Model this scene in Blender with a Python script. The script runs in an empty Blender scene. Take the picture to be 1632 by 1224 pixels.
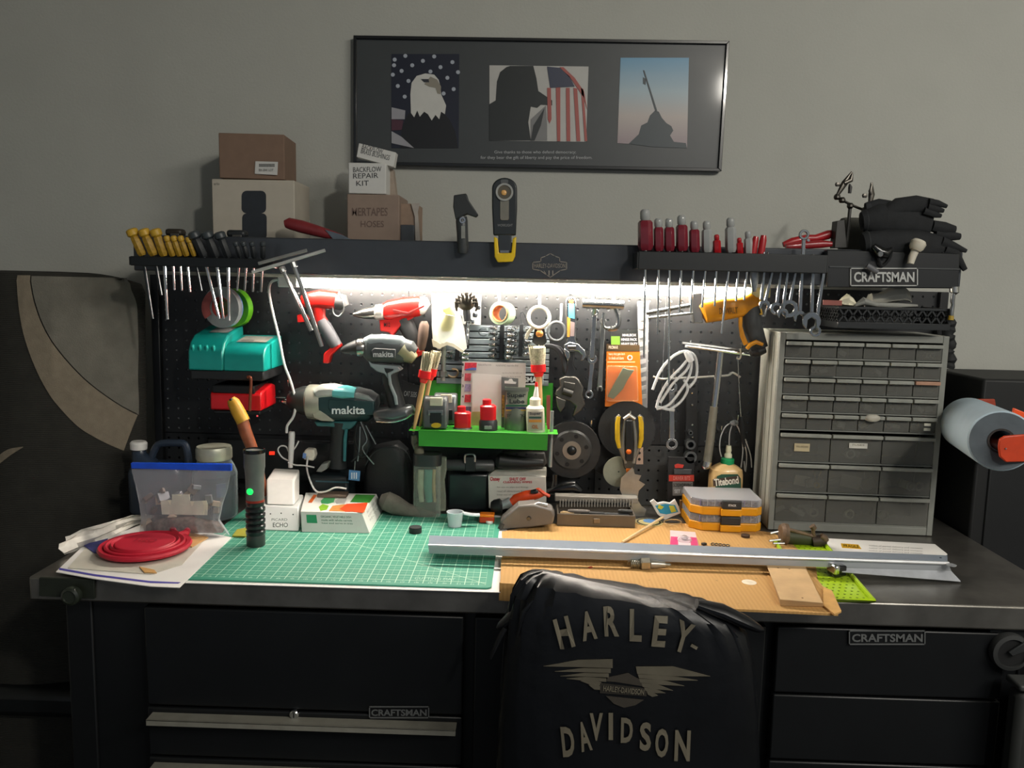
import bpy, math, random
from mathutils import Vector, Matrix, Euler
from mathutils.bvhtree import BVHTree
PI = math.pi
rnd = random.Random(7)
scene = bpy.context.scene
COL = scene.collection
V = Vector
# ---------------------------------------------------------------- camera
F, CX, CY = 1300.0, 816.0, 612.0
CAM = V((0, 0, 1.505))
PITCH, YAW, ROLL = 0.1263, 0.022, 0.022
RM = Matrix.Rotation(YAW, 3, 'Z') @ Matrix.Rotation(PI/2-PITCH, 3, 'X') @ Matrix.Rotation(ROLL, 3, 'Z')
cd = bpy.data.cameras.new('camera'); cam = bpy.data.objects.new('camera', cd); COL.objects.link(cam)
cam.matrix_world = Matrix.Translation(CAM) @ RM.to_4x4()
cd.sensor_width = 36; cd.lens = F/1632*36; cd.clip_start = .02; cd.clip_end = 60
scene.camera = cam
scene.view_settings.view_transform = 'Standard'; scene.view_settings.look = 'None'
scene.view_settings.exposure = 0.0; scene.view_settings.gamma = 1; scene.view_settings.use_curve_mapping = False
# ---------------------------------------------------------------- world and lights
w = bpy.data.worlds.new('world'); scene.world = w; w.use_nodes = True
w.node_tree.nodes['Background'].inputs[0].default_value = (.82, .9, 1, 1)
w.node_tree.nodes['Background'].inputs[1].default_value = .2
def area(name, loc, target, size, power, color, sy=None):
    l = bpy.data.lights.new(name, 'AREA'); l.energy = power; l.color = color; l.size = size
    if sy: l.shape = 'RECTANGLE'; l.size_y = sy
    o = bpy.data.objects.new(name, l); COL.objects.link(o); o.location = loc
    o.rotation_euler = (V(target)-V(loc)).to_track_quat('-Z', 'Y').to_euler(); return o
area('ceiling_light', (1.18, -1.0, 2.70), (0.1, 2.1, 1.7), .13, 19, (1, .95, .85))
area('added_fill_light', (2.0, -.3, 2.74), (1.7, .6, 0), 1.3, 58, (1, .95, .87), .7)  # unseen soft fill, added to brighten the wall from the right and soften shadows
LED_POWER = 102
# ---------------------------------------------------------------- projection helpers: photo pixel -> point in the room
def ray(px, py): return RM @ V(((px-CX)/F, -(py-CY)/F, -1))
def P(px, py, Y):
    d = ray(px, py); return CAM + d*(Y/d.y)
def G(px, py, z=.95):
    d = ray(px, py); return CAM + d*((z-CAM.z)/d.z)
def k(n, Y): return n*Y/F
# ---------------------------------------------------------------- materials
def lin(c): return tuple((x/12.92 if x <= .04045 else ((x+.055)/1.055)**2.4) for x in c)
def hx(s): return lin(tuple(int(s[i:i+2], 16)/255 for i in (0, 2, 4)))
_m = {}
def mt(c, rough=.5, metal=0, coat=0, var=.12, vs=40, bump=0, bs=300, alpha=1, trans=0, emit=0, spec=.5, name=None):
    key = (c, rough, metal, coat, var, vs, bump, bs, alpha, trans, emit, spec, name)
    if key in _m: return _m[key]
    m = bpy.data.materials.new(name or 'm_'+str(c)); m.use_nodes = True
    nt = m.node_tree; b = nt.nodes['Principled BSDF']; L = nt.links
    col = hx(c)
    b.inputs['Base Color'].default_value = (*col, 1); b.inputs['Roughness'].default_value = rough
    b.inputs['Metallic'].default_value = metal; b.inputs['Coat Weight'].default_value = coat
    b.inputs['Coat Roughness'].default_value = .08; b.inputs['Alpha'].default_value = alpha
    b.inputs['Transmission Weight'].default_value = trans; b.inputs['Specular IOR Level'].default_value = spec
    if trans: b.inputs['IOR'].default_value = 1.2
    if emit:
        b.inputs['Emission Color'].default_value = (*col, 1); b.inputs['Emission Strength'].default_value = emit
    if var or bump:
        tc = nt.nodes.new('ShaderNodeTexCoord')
    if var and not emit:
        n = nt.nodes.new('ShaderNodeTexNoise'); n.inputs['Scale'].default_value = vs; n.inputs['Detail'].default_value = 5
        L.new(tc.outputs['Object'], n.inputs['Vector'])
        mr = nt.nodes.new('ShaderNodeMapRange'); mr.inputs[1].default_value = .3; mr.inputs[2].default_value = .7
        mr.inputs[3].default_value = 1-var; mr.inputs[4].default_value = 1+var
        L.new(n.outputs[0], mr.inputs[0])
        mx = nt.nodes.new('ShaderNodeVectorMath'); mx.operation = 'SCALE'; mx.inputs[0].default_value = col
        L.new(mr.outputs[0], mx.inputs['Scale']); L.new(mx.outputs[0], b.inputs['Base Color'])
    if bump:
        n2 = nt.nodes.new('ShaderNodeTexNoise'); n2.inputs['Scale'].default_value = bs; n2.inputs['Detail'].default_value = 3
        L.new(tc.outputs['Object'], n2.inputs['Vector'])
        bp = nt.nodes.new('ShaderNodeBump'); bp.inputs['Strength'].default_value = bump; bp.inputs['Distance'].default_value = .002
        L.new(n2.outputs[0], bp.inputs['Height']); L.new(bp.outputs[0], b.inputs['Normal'])
    _m[key] = m; return m
def math_(nt, op, a, b=None, c=None):
    n = nt.nodes.new('ShaderNodeMath'); n.operation = op
    for i, x in enumerate((a, b, c)):
        if x is None: continue
        if isinstance(x, (int, float)): n.inputs[i].default_value = x
        else: nt.links.new(x, n.inputs[i])
    return n.outputs[0]
def mixc(nt, f, a, b):
    n = nt.nodes.new('ShaderNodeMix'); n.data_type = 'RGBA'
    for i, x in ((0, f), (6, a), (7, b)):
        if isinstance(x, (int, float)): n.inputs[i].default_value = x
        elif isinstance(x, tuple): n.inputs[i].default_value = (*x, 1)
        else: nt.links.new(x, n.inputs[i])
    return n.outputs[2]
CHROME = mt('d8dadb', .16, 1, var=.05)
STEEL = mt('9a9c9c', .32, 1, var=.15, vs=90)
DSTEEL = mt('6a6b6b', .4, 1, var=.2, vs=60)
BLK = mt('15181a', .45, var=.15)
BLKG = mt('0d0f11', .22, coat=.3, var=.1)
RUB = mt('1b1d1e', .75, var=.15, bump=.15)
WHT = mt('e6e4df', .5, var=.04)
PAPER = mt('e8e6e2', .7, var=.05, vs=12)
RED = mt('c8141c', .35, coat=.2, var=.08)
CARD = mt('9b7b62', .8, var=.08, vs=20)
def clear(name, c='e8eef0', a=.25, rough=.08):
    key = ('clear', name)
    if key in _m: return _m[key]
    m = bpy.data.materials.new(name); m.use_nodes = True; nt = m.node_tree
    b = nt.nodes['Principled BSDF']; b.inputs['Base Color'].default_value = (*hx(c), 1); b.inputs['Roughness'].default_value = rough
    tr = nt.nodes.new('ShaderNodeBsdfTransparent'); tr.inputs[0].default_value = (*[.6+.4*x for x in hx(c)], 1)
    ms = nt.nodes.new('ShaderNodeMixShader'); lw = nt.nodes.new('ShaderNodeLayerWeight'); lw.inputs[0].default_value = .35
    f = math_(nt, 'MULTIPLY_ADD', lw.outputs['Facing'], .5, a)
    nt.links.new(f, ms.inputs[0]); nt.links.new(tr.outputs[0], ms.inputs[1]); nt.links.new(b.outputs[0], ms.inputs[2])
    nt.links.new(ms.outputs[0], nt.nodes['Material Output'].inputs[0])
    _m[key] = m; return m
# ---------------------------------------------------------------- mesh builder
class MB:
    def __init__(s): s.v = []; s.f = []
    def add(s, vs, fs):
        o = len(s.v); s.v += [V(p) for p in vs]; s.f += [[i+o for i in f] for f in fs]; return s
    def box(s, c, d, rot=None):
        a, b, e = d[0]/2, d[1]/2, d[2]/2
        vs = [V((x*a, y*b, z*e)) for x in (-1, 1) for y in (-1, 1) for z in (-1, 1)]
        if rot is not None:
            R = rot if isinstance(rot, Matrix) else Euler(rot).to_matrix()
            vs = [R @ p for p in vs]
        return s.add([p+V(c) for p in vs], [(0,1,3,2), (4,6,7,5), (0,4,5,1), (2,3,7,6), (0,2,6,4), (1,5,7,3)])
    def rings(s, rings, cap=True, closed=False):
        n = len(rings[0]); vs = [p for r in rings for p in r]; fs = []
        m = len(rings)
        for i in range(m if closed else m-1):
            j = (i+1) % m
            for q in range(n):
                r = (q+1) % n
                fs.append((i*n+q, i*n+r, j*n+r, j*n+q))
        if cap and not closed: fs.append(tuple(range(n-1, -1, -1))); fs.append(tuple((m-1)*n+q for q in range(n)))
        return s.add(vs, fs)
    def tube(s, pts, r, n=8, cap=True, closed=False, flat=1.0, up=None):
        pts = [V(p) for p in pts]; N = len(pts); rr = r if isinstance(r, (list, tuple)) else [r]*N
        R = []; prev = None
        for i, p in enumerate(pts):
            if closed: t = pts[(i+1) % N]-pts[i-1]
            else: t = pts[min(i+1, N-1)]-pts[max(i-1, 0)]
            t = t.normalized() if t.length > 1e-9 else V((0, 0, 1))
            if prev is None:
                a = V((0, 1, 0)) if abs(t.y) < .9 else V((1, 0, 0))
                if up is not None: a = V(up)
            else: a = prev
            a = (a-t*a.dot(t)); a = a.normalized() if a.length > 1e-6 else t.orthogonal().normalized()
            b = t.cross(a); prev = a
            R.append([p+(a*math.cos(2*PI*q/n)*flat+b*math.sin(2*PI*q/n))*rr[i] for q in range(n)])
        return s.rings(R, cap, closed)
    # sections given in photo pixels: (px, py, radius_px); kd = depth / in-plane radius, e = squareness
    def loft(s, secs, Y, kd=1.0, n=16, e=2.0, kf=None):
        C = [P(a[0], a[1], a[3] if len(a) > 3 else Y) for a in secs]; R = []
        for i, c in enumerate(C):
            t = C[min(i+1, len(C)-1)]-C[max(i-1, 0)]; t = V((t.x, 0, t.z)).normalized()
            a = V((t.z, 0, -t.x)); r = k(secs[i][2], c.y); ring = []
            for q in range(n):
                th = 2*PI*q/n; co, si = math.cos(th), math.sin(th)
                x = abs(co)**(2/e)*(1 if co >= 0 else -1); y = abs(si)**(2/e)*(1 if si >= 0 else -1)
                ring.append(c+a*x*r+V((0, 1, 0))*y*r*kd if kf is None else c+a*x*r+V((0, 1, 0))*y*kf)
            R.append(ring)
        return s.rings(R)
    # stacked horizontal sections: (cx, cy, z, rx, ry)
    def stack(s, secs, n=20, e=2.0):
        R = []
        for (x, y, z, rx, ry) in secs:
            R.append([V((x+abs(math.cos(2*PI*q/n))**(2/e)*(1 if math.cos(2*PI*q/n) >= 0 else -1)*rx,
                         y+abs(math.sin(2*PI*q/n))**(2/e)*(1 if math.sin(2*PI*q/n) >= 0 else -1)*ry, z)) for q in range(n)])
        return s.rings(R)
    def prism(s, pts, y0, y1):      # pts: world (x, z)
        n = len(pts); vs = [V((p[0], y0, p[1])) for p in pts]+[V((p[0], y1, p[1])) for p in pts]
        return s.add(vs, [tuple(range(n)), tuple(range(2*n-1, n-1, -1))]+[(i, (i+1) % n+0, (i+1) % n+n, i+n)[::-1] for i in range(n)])
    def pp(s, pts, Y, th):          # pixel outline, front at Y
        q = [P(a, b, Y) for a, b in pts]; return s.prism([(p.x, p.z) for p in q], Y, Y+th)
    def slab(s, pts, z0, z1):       # world (x, y) outline
        n = len(pts); vs = [V((p[0], p[1], z0)) for p in pts]+[V((p[0], p[1], z1)) for p in pts]
        return s.add(vs, [tuple(range(n-1, -1, -1)), tuple(range(n, 2*n))]+[(i, (i+1) % n, (i+1) % n+n, i+n) for i in range(n)])
    def lathe(s, o, prof, axis=(0, 0, 1), n=20, closed=False):
        o = V(o); ax = V(axis).normalized(); a = ax.orthogonal().normalized(); b = ax.cross(a)
        R = [[o+ax*h+(a*math.cos(2*PI*q/n)+b*math.sin(2*PI*q/n))*max(r, 1e-5) for q in range(n)] for r, h in prof]
        return s.rings(R, True, closed)
    def ring(s, o, r0, r1, h, axis=(0, 1, 0), n=28):
        return s.lathe(o, [(r0, 0), (r1, 0), (r1, h), (r0, h)], axis, n, True)
    def sph(s, c, r, n=12):
        r = r if isinstance(r, (tuple, list)) else (r, r, r); c = V(c)
        R = []
        for i in range(1, n//2):
            t = PI*i/(n//2); R.append([c+V((r[0]*math.sin(t)*math.cos(2*PI*q/n), r[1]*math.sin(t)*math.sin(2*PI*q/n), -r[2]*math.cos(t))) for q in range(n)])
        return s.rings(R)
    def xf(s, M, start=0):
        for i in range(start, len(s.v)): s.v[i] = M @ s.v[i]
        return s
def mkmesh(name, m, mat, o, ang=.6):
    me = bpy.data.meshes.new(name); me.from_pydata([tuple(p-o) for p in m.v], [], m.f); me.validate(); me.update()
    import bmesh
    bm = bmesh.new(); bm.from_mesh(me); bmesh.ops.recalc_face_normals(bm, faces=bm.faces); bm.to_mesh(me); bm.free()
    me.polygons.foreach_set('use_smooth', [True]*len(me.polygons)); me.set_sharp_from_angle(angle=ang)
    me.materials.append(mat); return me
def meta(o, label=None, cat=None, group=None, kind=None):
    if label: o['label'] = label
    if cat: o['category'] = cat
    if group: o['group'] = group
    if kind: o['kind'] = kind
def bevmod(o, b):
    md = o.modifiers.new('bevel', 'BEVEL'); md.width = b; md.segments = 2; md.limit_method = 'ANGLE'; md.angle_limit = .7
    md.harden_normals = False
def T(name, label, cat, origin, group=None):
    o = bpy.data.objects.new(name, None); COL.objects.link(o); o.location = V(origin); o.empty_display_size = .02
    meta(o, label, cat, group); return o
def part(t, name, m, mat, bev=0, parent=None, label=None, kind=None):
    me = mkmesh(name, m, mat, t.location); ob = bpy.data.objects.new(name, me); COL.objects.link(ob)
    ob.parent = parent or t
    meta(ob, label, kind=kind)
    if bev: bevmod(ob, bev)
    return ob
def one(name, label, cat, m, mat, bev=0, group=None, kind=None):
    xs = [p.x for p in m.v]; ys = [p.y for p in m.v]; zs = [p.z for p in m.v]
    o = V(((min(xs)+max(xs))/2, (min(ys)+max(ys))/2, min(zs)))
    me = mkmesh(name, m, mat, o); ob = bpy.data.objects.new(name, me); COL.objects.link(ob); ob.location = o
    meta(ob, label, cat, group, kind)
    if bev: bevmod(ob, bev)
    return ob
def flatmesh(s, bold=0):
    cu = bpy.data.curves.new('t', 'FONT'); cu.body = s; cu.resolution_u = 3; cu.offset = bold; cu.align_x = 'CENTER'
    ob = bpy.data.objects.new('t', cu); COL.objects.link(ob)
    dg = bpy.context.evaluated_depsgraph_get(); me = bpy.data.meshes.new_from_object(ob.evaluated_get(dg))
    vs = [v.co.copy() for v in me.vertices]; fs = [tuple(p.vertices) for p in me.polygons]
    bpy.data.objects.remove(ob); bpy.data.meshes.remove(me); bpy.data.curves.remove(cu)
    x0 = min(v.x for v in vs); x1 = max(v.x for v in vs); y0 = min(v.y for v in vs); y1 = max(v.y for v in vs)
    return [((v.x-x0)/(x1-x0), (v.y-y0)/max(y1-y0, 1e-6)) for v in vs], fs
def text(t, s, TL, TR, BL, mat, bold=.01, off=.0006, parent=None, name='lettering', conform=None):
    uv, fs = flatmesh(s, bold); TL, TR, BL = V(TL), V(TR), V(BL); U = TR-TL; W = TL-BL; n = U.cross(W).normalized()
    m = MB(); vs = [BL+U*a+W*b+n*off for a, b in uv]
    if conform:
        out = []
        for p in vs:
            h = conform.ray_cast(V((p.x, p.y-.5, p.z)), V((0, 1, 0)))
            out.append(h[0]-V((0, off, 0)) if h[0] else p)
        vs = out
    m.add(vs, fs)
    me = bpy.data.meshes.new(name); me.from_pydata([tuple(p-t.location) for p in m.v], [], m.f); me.update(); me.materials.append(mat)
    ob = bpy.data.objects.new(name, me); COL.objects.link(ob); ob.parent = parent or t; return ob
def tpx(t, s, x0, y0, x1, y1, Y, mat, bold=.01, off=.0008, parent=None, rot=0, conform=None):
    cx, cy = (x0+x1)/2, (y0+y1)/2; c, si = math.cos(rot), math.sin(rot)
    def r(x, y): dx, dy = x-cx, y-cy; return P(cx+dx*c+dy*si, cy-dx*si+dy*c, Y)
    return text(t, s, r(x0, y0), r(x1, y0), r(x0, y1), mat, bold, off, parent, conform=conform)
def stk(t, name, pts, Y, mat, parent=None, label=None, th=.0006):
    if len(pts) == 4 and not isinstance(pts[0], tuple): x0, y0, x1, y1 = pts; pts = [(x0, y0), (x1, y0), (x1, y1), (x0, y1)]
    return part(t, name, MB().pp(pts, Y-th, th*.9), mat, parent=parent, label=label)
def arc(cx, cy, r, a0, a1, n=10, ry=None):
    ry = ry or r
    return [(cx+r*math.cos(a0+(a1-a0)*i/n), cy-ry*math.sin(a0+(a1-a0)*i/n)) for i in range(n+1)]
def wire(pts, Y, r, n=6, sub=4):   # smooth polyline of pixel points (px,py[,Y])
    q = [P(a[0], a[1], a[2] if len(a) > 2 else Y) for a in pts]
    return smooth(q, sub)
def smooth(q, sub=4):
    q = [V(x) for x in q]; out = []
    for i in range(len(q)-1):
        p0, p1, p2, p3 = q[max(i-1, 0)], q[i], q[i+1], q[min(i+2, len(q)-1)]
        for j in range(sub):
            t = j/sub
            out.append(.5*((2*p1)+(p2-p0)*t+(2*p0-5*p1+4*p2-p3)*t*t+(3*p1-p0-3*p2+p3)*t**3))
    out.append(q[-1]); return out
# ================================================================ setting
YW, YP = 2.10, 2.01     # wall, pegboard face
ZB = .95
WALLM = mt('b0b1aa', .85, var=.03, vs=6, bump=.25, bs=160)
def struct(name, m, mat): 
    o = one(name, None, None, m, mat, kind='structure'); return o
struct('wall_back', MB().box((0.1, YW+.05, 1.4), (5.4, .1, 2.8)), WALLM)
struct('wall_left', MB().box((-2.65, .2, 1.4), (.1, 3.8, 2.8)), WALLM)
struct('wall_right', MB().box((2.85, .2, 1.4), (.1, 3.8, 2.8)), WALLM)
struct('ceiling', MB().box((0.1, .2, 2.85), (5.4, 3.9, .1)), mt('b9b6ae', .9, var=.02))
struct('floor', MB().box((0.1, .2, -.05), (5.4, 3.9, .1)), mt('1d1d1c', .8, var=.15, vs=8))
# ================================================================ workbench
YF = G(500, 933).y          # front edge of the top
XL, XR = -.905, 1.005

SST = mt('8e8b85', .36, .9, var=.25, vs=14, bump=.05, bs=500)
BENCHBLK = mt('0e1012', .4, var=.2, vs=10)
b = T('workbench', 'black rolling workbench with a steel top, drawers and a logo badge, in the centre', 'workbench', ((XL+XR)/2, 1.77, 0))
part(b, 'worktop', MB().box(((XL+XR)/2, (YF+2.06)/2, ZB-.0225), (XR-XL, 2.06-YF, .045)), SST, .004)
part(b, 'cabinet_body', MB().box(((XL+XR)/2+.01, (YF+.03+2.05)/2, .52), (XR-XL-.12, 2.0-YF, .77)), BENCHBLK, .003)
ZF = lambda px, py: P(px, py, YF+.01).z
XF = lambda px, py: P(px, py, YF+.01).x
x0, x1 = XF(250, 1160), XF(732, 1160)
BADGE = mt('626464', .4, var=.05); BADGEB = mt('0d0e10', .4)
def badge(t, x0, y0, x1, y1, Y, s='CRAFTSMAN', parent=None, fr=1.6, lm=None):
    m = MB()
    for (a, c, d, e) in ((x0, y0, x1, y0+fr), (x0, y1-fr, x1, y1), (x0, y0, x0+fr, y1), (x1-fr, y0, x1, y1)): m.pp([(a, c), (d, c), (d, e), (a, e)], Y-.003, .002)
    p = stk(t, 'badge', (x0, y0, x1, y1), Y, BADGEB, parent=parent, th=.001)
    part(t, 'badge_frame', m, lm or BADGE, parent=p)
    h = (y1-y0)
    tpx(t, s, x0+h*.2, y0+h*.22, x1-h*.2, y1-h*.22, Y-.0015, lm or BADGE, .03, parent=p)
# drawers: wide upper door, two wide drawers at the left, right bank
YD = YF+.03
def drawer(name, xa, xb, za, zb, pull=True):
    d = part(b, name, MB().box(((xa+xb)/2, YD-.01, (za+zb)/2), (xb-xa, .02, zb-za)), BENCHBLK, .003)
    if pull:
        m = MB().box(((xa+xb)/2, YD-.034, zb-.011), (xb-xa-.02, .028, .003)).box(((xa+xb)/2, YD-.046, zb-.0155), (xb-xa-.02, .004, .012))
        part(b, 'drawer_pull', m, mt('8f8d82', .5, .2, var=.1), .001, parent=d)
    return d
zt = P(500, 1152, YD-.045).z+.006
xa, xb = P(244, 1160, YD).x, P(738, 1160, YD).x
drawer('drawer_front', xa, xb, zt+.004, .895, False)
zz = zt
for hgt in (.1, .1, .15, .2):
    drawer('drawer', xa, xb, zz-hgt+.004, zz); zz -= hgt
xc, xd = P(1230, 1060, YD).x, P(1590, 1060, YD).x
zz = .895
for hgt in (.13, .13, .16, .3):
    drawer('drawer', xc, xd, zz-hgt+.004, zz, False); zz -= hgt
drawer('drawer_front', xb+.02, xc-.02, .2, .895, False)
badge(b, 588, 1126, 684, 1145, YD-.021)
badge(b, 1353, 1005, 1475, 1028, YD-.022)
p0 = P(470, 1137, YD-.02); m = MB().lathe(p0, [(.009, 0), (.0085, .006), (.0065, .008)], (0, -1, 0)); lk = part(b, 'lock', m, CHROME, label='chrome key lock')
part(b, 'keyhole', MB().box(p0+V((0, -.0085, 0)), (.0018, .001, .008)), BLK, parent=lk)
# bolted end bracket with a round knob on the left front corner
p0 = P(122, 944, YF-.004)
part(b, 'corner_bracket', MB().pp([(62, 921), (150, 924), (150, 955), (62, 950)], YF-.006, .006), mt('23281f', .5, var=.2), .001)
part(b, 'bench_knob', MB().lathe(p0, [(.006, 0), (.006, .008), (.0165, .01), (.0175, .016), (.0165, .022), (.012, .025), (.011, .022), (.004, .022)], (0, -1, 0), 24), mt('2c3229', .35, coat=.3), label='round dark plastic knob')
for sx in (XL+.07, XR-.07):
    part(b, 'leg_post', MB().box((sx, YF+.06, .47), (.05, .05, .86)), BENCHBLK, .003)
# ================================================================ pegboard hutch
h = T('pegboard_hutch', 'black steel pegboard back with overhanging shelf cabinet along the rear of the bench', 'pegboard', (.03, 2.0, ZB))
def perf(x0, x1, z0, z1, y, step=.0254, r=.0031):
    m = MB(); nx = round((x1-x0)/step); nz = round((z1-z0)/step); sx = (x1-x0)/nx; sz = (z1-z0)/nz
    for i in range(nx):
        for j in range(nz):
            cx, cz = x0+(i+.5)*sx, z0+(j+.5)*sz
            o = [V((cx+sx/2*a, y, cz+sz/2*c)) for a, c in ((1, 0), (1, 1), (0, 1), (-1, 1), (-1, 0), (-1, -1), (0, -1), (1, -1))]
            q = [V((cx+r*math.cos(PI*t/4), y, cz+r*math.sin(PI*t/4))) for t in range(8)]
            q2 = [p+V((0, .0015, 0)) for p in q]
            m.add(o+q+q2, [(t, (t+1) % 8, 8+(t+1) % 8, 8+t) for t in range(8)]+[(8+t, 8+(t+1) % 8, 16+(t+1) % 8, 16+t) for t in range(8)])
    return m
PXL, PXR = P(258, 600, YP).x, .985
ZM = 1.105
PEGM = mt('1c1e20', .42, var=.15, vs=12)
xs = [PXL, PXL+.62, PXL+1.25, PXR]
for i in range(3):
    part(h, 'pegboard_panel', perf(xs[i]+.001, xs[i+1]-.001, ZM+.001, 1.50, YP), PEGM, label='upper black pegboard panel')
part(h, 'pegboard_panel', perf(xs[0], xs[2]-.16, ZB+.001, ZM-.001, YP), PEGM)
part(h, 'pegboard_panel', perf(xs[2]-.158, xs[2]+.06, ZB+.001, ZM-.001, YP-.002), mt('3c3e3e', .45, var=.1), label='grey lower pegboard panel with dark holes')
part(h, 'pegboard_panel', perf(xs[2]+.062, xs[3], ZB+.001, ZM-.001, YP), PEGM)
part(h, 'backing_sheet', MB().box(((PXL+PXR)/2, YP+.009, (ZM+1.5)/2), (PXR-PXL, .002, 1.5-ZM)), mt('c9cccd', .7), label='pale backing behind the holes')
part(h, 'backing_sheet', MB().box(((PXL+PXR)/2, YP+.012, (ZM+ZB)/2), (PXR-PXL, .002, ZM-ZB)), BLK)
for sx in (PXL-.006, PXR+.006):
    part(h, 'side_post', MB().box((sx, YP+.01, (ZB+1.501)/2), (.02, .05, 1.499-ZB)), BENCHBLK, .002)
# shelf cabinet (header)
YH = 1.79
HT, HB = P(800, 386, YH).z, P(800, 444, YH).z
HXL, HXR = P(212, 400, YH).x, P(1533, 430, YH).x
HM = mt('3c4046', .3, coat=.25, var=.06)
part(h, 'shelf_face', MB().box(((HXL+HXR)/2, YH+.006, (HT+HB)/2), (HXR-HXL, .012, HT-HB)), HM, .003)
part(h, 'shelf_top', MB().box(((HXL+HXR)/2, (YH+.012+2.05)/2, HT-.006), (HXR-HXL-.004, 2.05-YH-.012, .008)), HM, .001)
part(h, 'shelf_underside', MB().box(((HXL+HXR)/2, (YH+.012+2.05)/2, HB+.04), (HXR-HXL-.004, 2.05-YH-.012, .006)), mt('26282b', .5))
for sx in (HXL+.005, HXR-.005):
    part(h, 'shelf_end', MB().box((sx, (YH+.012+2.05)/2, (HT+HB)/2), (.006, 2.05-YH-.012, HT-HB)), HM, .001)
# shield emblem on the header face
EM = mt('8b857d', .5)
o1 = [(852, 419), (858, 412), (866, 411), (870, 405), (877, 403), (884, 405), (888, 411), (896, 412), (902, 419)]
def outline(pts, w, Y, closed=True):
    m = MB(); n = len(pts)
    for i in range(n if closed else n-1):
        a, c = V(pts[i]).to_2d() if False else V((*pts[i], 0)), V((*pts[(i+1) % n], 0)); d = (c-a).normalized(); q = V((-d.y, d.x, 0))*w/2
        a = a-d*w/2; c = c+d*w/2
        m.pp([((a+q).x, (a+q).y), ((c+q).x, (c+q).y), ((c-q).x, (c-q).y), ((a-q).x, (a-q).y)], Y, .0006)
    return m
sh = part(h, 'shield_emblem', outline([(849, 418), (862, 417), (862, 411), (870, 408), (877, 404), (884, 408), (892, 411), (892, 417), (903, 418), (903, 429), (893, 431), (877, 442), (861, 431), (849, 429)], 1.4, YH-.001), EM)
tpx(h, 'HARLEY-DAVIDSON', 851, 420, 901, 427, YH-.001, EM, .01, parent=sh)
part(h, 'emblem_stripes', outline([(867, 432), (872, 439)], 1, YH-.001, False).pp([(874, 431), (876, 431), (876, 439), (874, 439)], YH-.001, .0006).pp([(880, 431), (882, 431), (882, 438), (880, 438)], YH-.001, .0006), EM, parent=sh)
# hooks
HOOKM = mt('cfd2d4', .25, 1, var=.05)
def hook(px, py, L=.05, up=.014):
    p = P(px, py, YP); q = [p, p+V((0, -L*.5, -.004)), p+V((0, -L, -.002)), p+V((0, -L-.006, up))]
    part(h, 'peg_hook', MB().tube(smooth(q, 3), .0022, 6), HOOKM)
for (x, y, L) in ((797, 480, .04), (858, 482, .05), (908, 475, .04), (945, 480, .04), (975, 480, .05), (1092, 548, .06), (1172, 552, .06), (1066, 592, .06), (940, 672, .05), (1167, 664, .05), (1143, 682, .04), (573, 500, .045), (655, 505, .045), (497, 490, .05), (527, 490, .05), (609, 560, .06), (652, 565, .06), (1070, 602, .05), (712, 490, .05), (998, 655, .08), (1210, 500, .05), (1130, 485, .05), (910, 675, .03), (360, 470, .09), (470, 610, .05), (915, 700, .05)):
    hook(x, y, L)
# ================================================================ LED strip light
l = T('led_strip_light', 'long glowing white strip light under the shelf cabinet', 'light', P(830, 457, 1.905))
a, c = P(478, 449, 1.905), P(1192, 465, 1.905)
lz = .5*(a.z+c.z); 
a.z = c.z = lz
part(l, 'housing', MB().box(((a.x+c.x)/2-.01, 1.908, lz+.0135), (c.x-a.x+.13, .05, .008)), mt('d8d4c6', .4), .002)
m = MB(); R = []
for x in (a.x, c.x):
    R.append([V((x, 1.905-.017*math.cos(PI*q/8), lz+.009-.022*math.sin(PI*q/8))) for q in range(9)])
m.rings(R)
part(l, 'diffuser', m, mt('fff4e6', emit=LED_POWER, var=0, name='led'))
for x, s, cc in ((a.x, -1, 'd9dbd8'), (c.x, 1, 'e8e0a8')):
    part(l, 'end_cap', MB().box((x+s*.024, 1.905, lz), (.046, .038, .026)), mt(cc, .4), .003)
# ================================================================ framed poster
p = T('framed_poster', 'black framed triptych print with eagle, soldier and flag, and monument photos on the wall', 'poster', P(860, 273, YW))
YQ = YW-.02
def lerp(a, c, t): return a+(c-a)*t
fr = [(563, 56), (1163, 65), (1150, 273), (563, 262)]
def inset(q, d):
    (a, b_, c, e) = q; return [(a[0]+d, a[1]+d), (b_[0]-d, b_[1]+d), (c[0]-d, c[1]-d), (e[0]+d, e[1]-d)]
q = inset(fr, 5)
FRM = mt('16181a', .3, coat=.4)
for i in range(4):
    j = (i+1) % 4
    part(p, 'frame_rail', MB().pp([fr[i], fr[j], q[j], q[i]], YQ-.004, .022), FRM, .001)
PRT = lambda c, **kw: mt(c, .42, coat=.12, var=.03, **kw)
part(p, 'mat_board', MB().pp(inset(fr, 3), YQ+.004, .01), PRT('3e4244'))
Yp = YQ+.0035
def blob(cx, cy, r, n=8, ry=None): return [(cx+r*math.cos(2*PI*i/n), cy+(ry or r)*math.sin(2*PI*i/n)) for i in range(n)]
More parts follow.
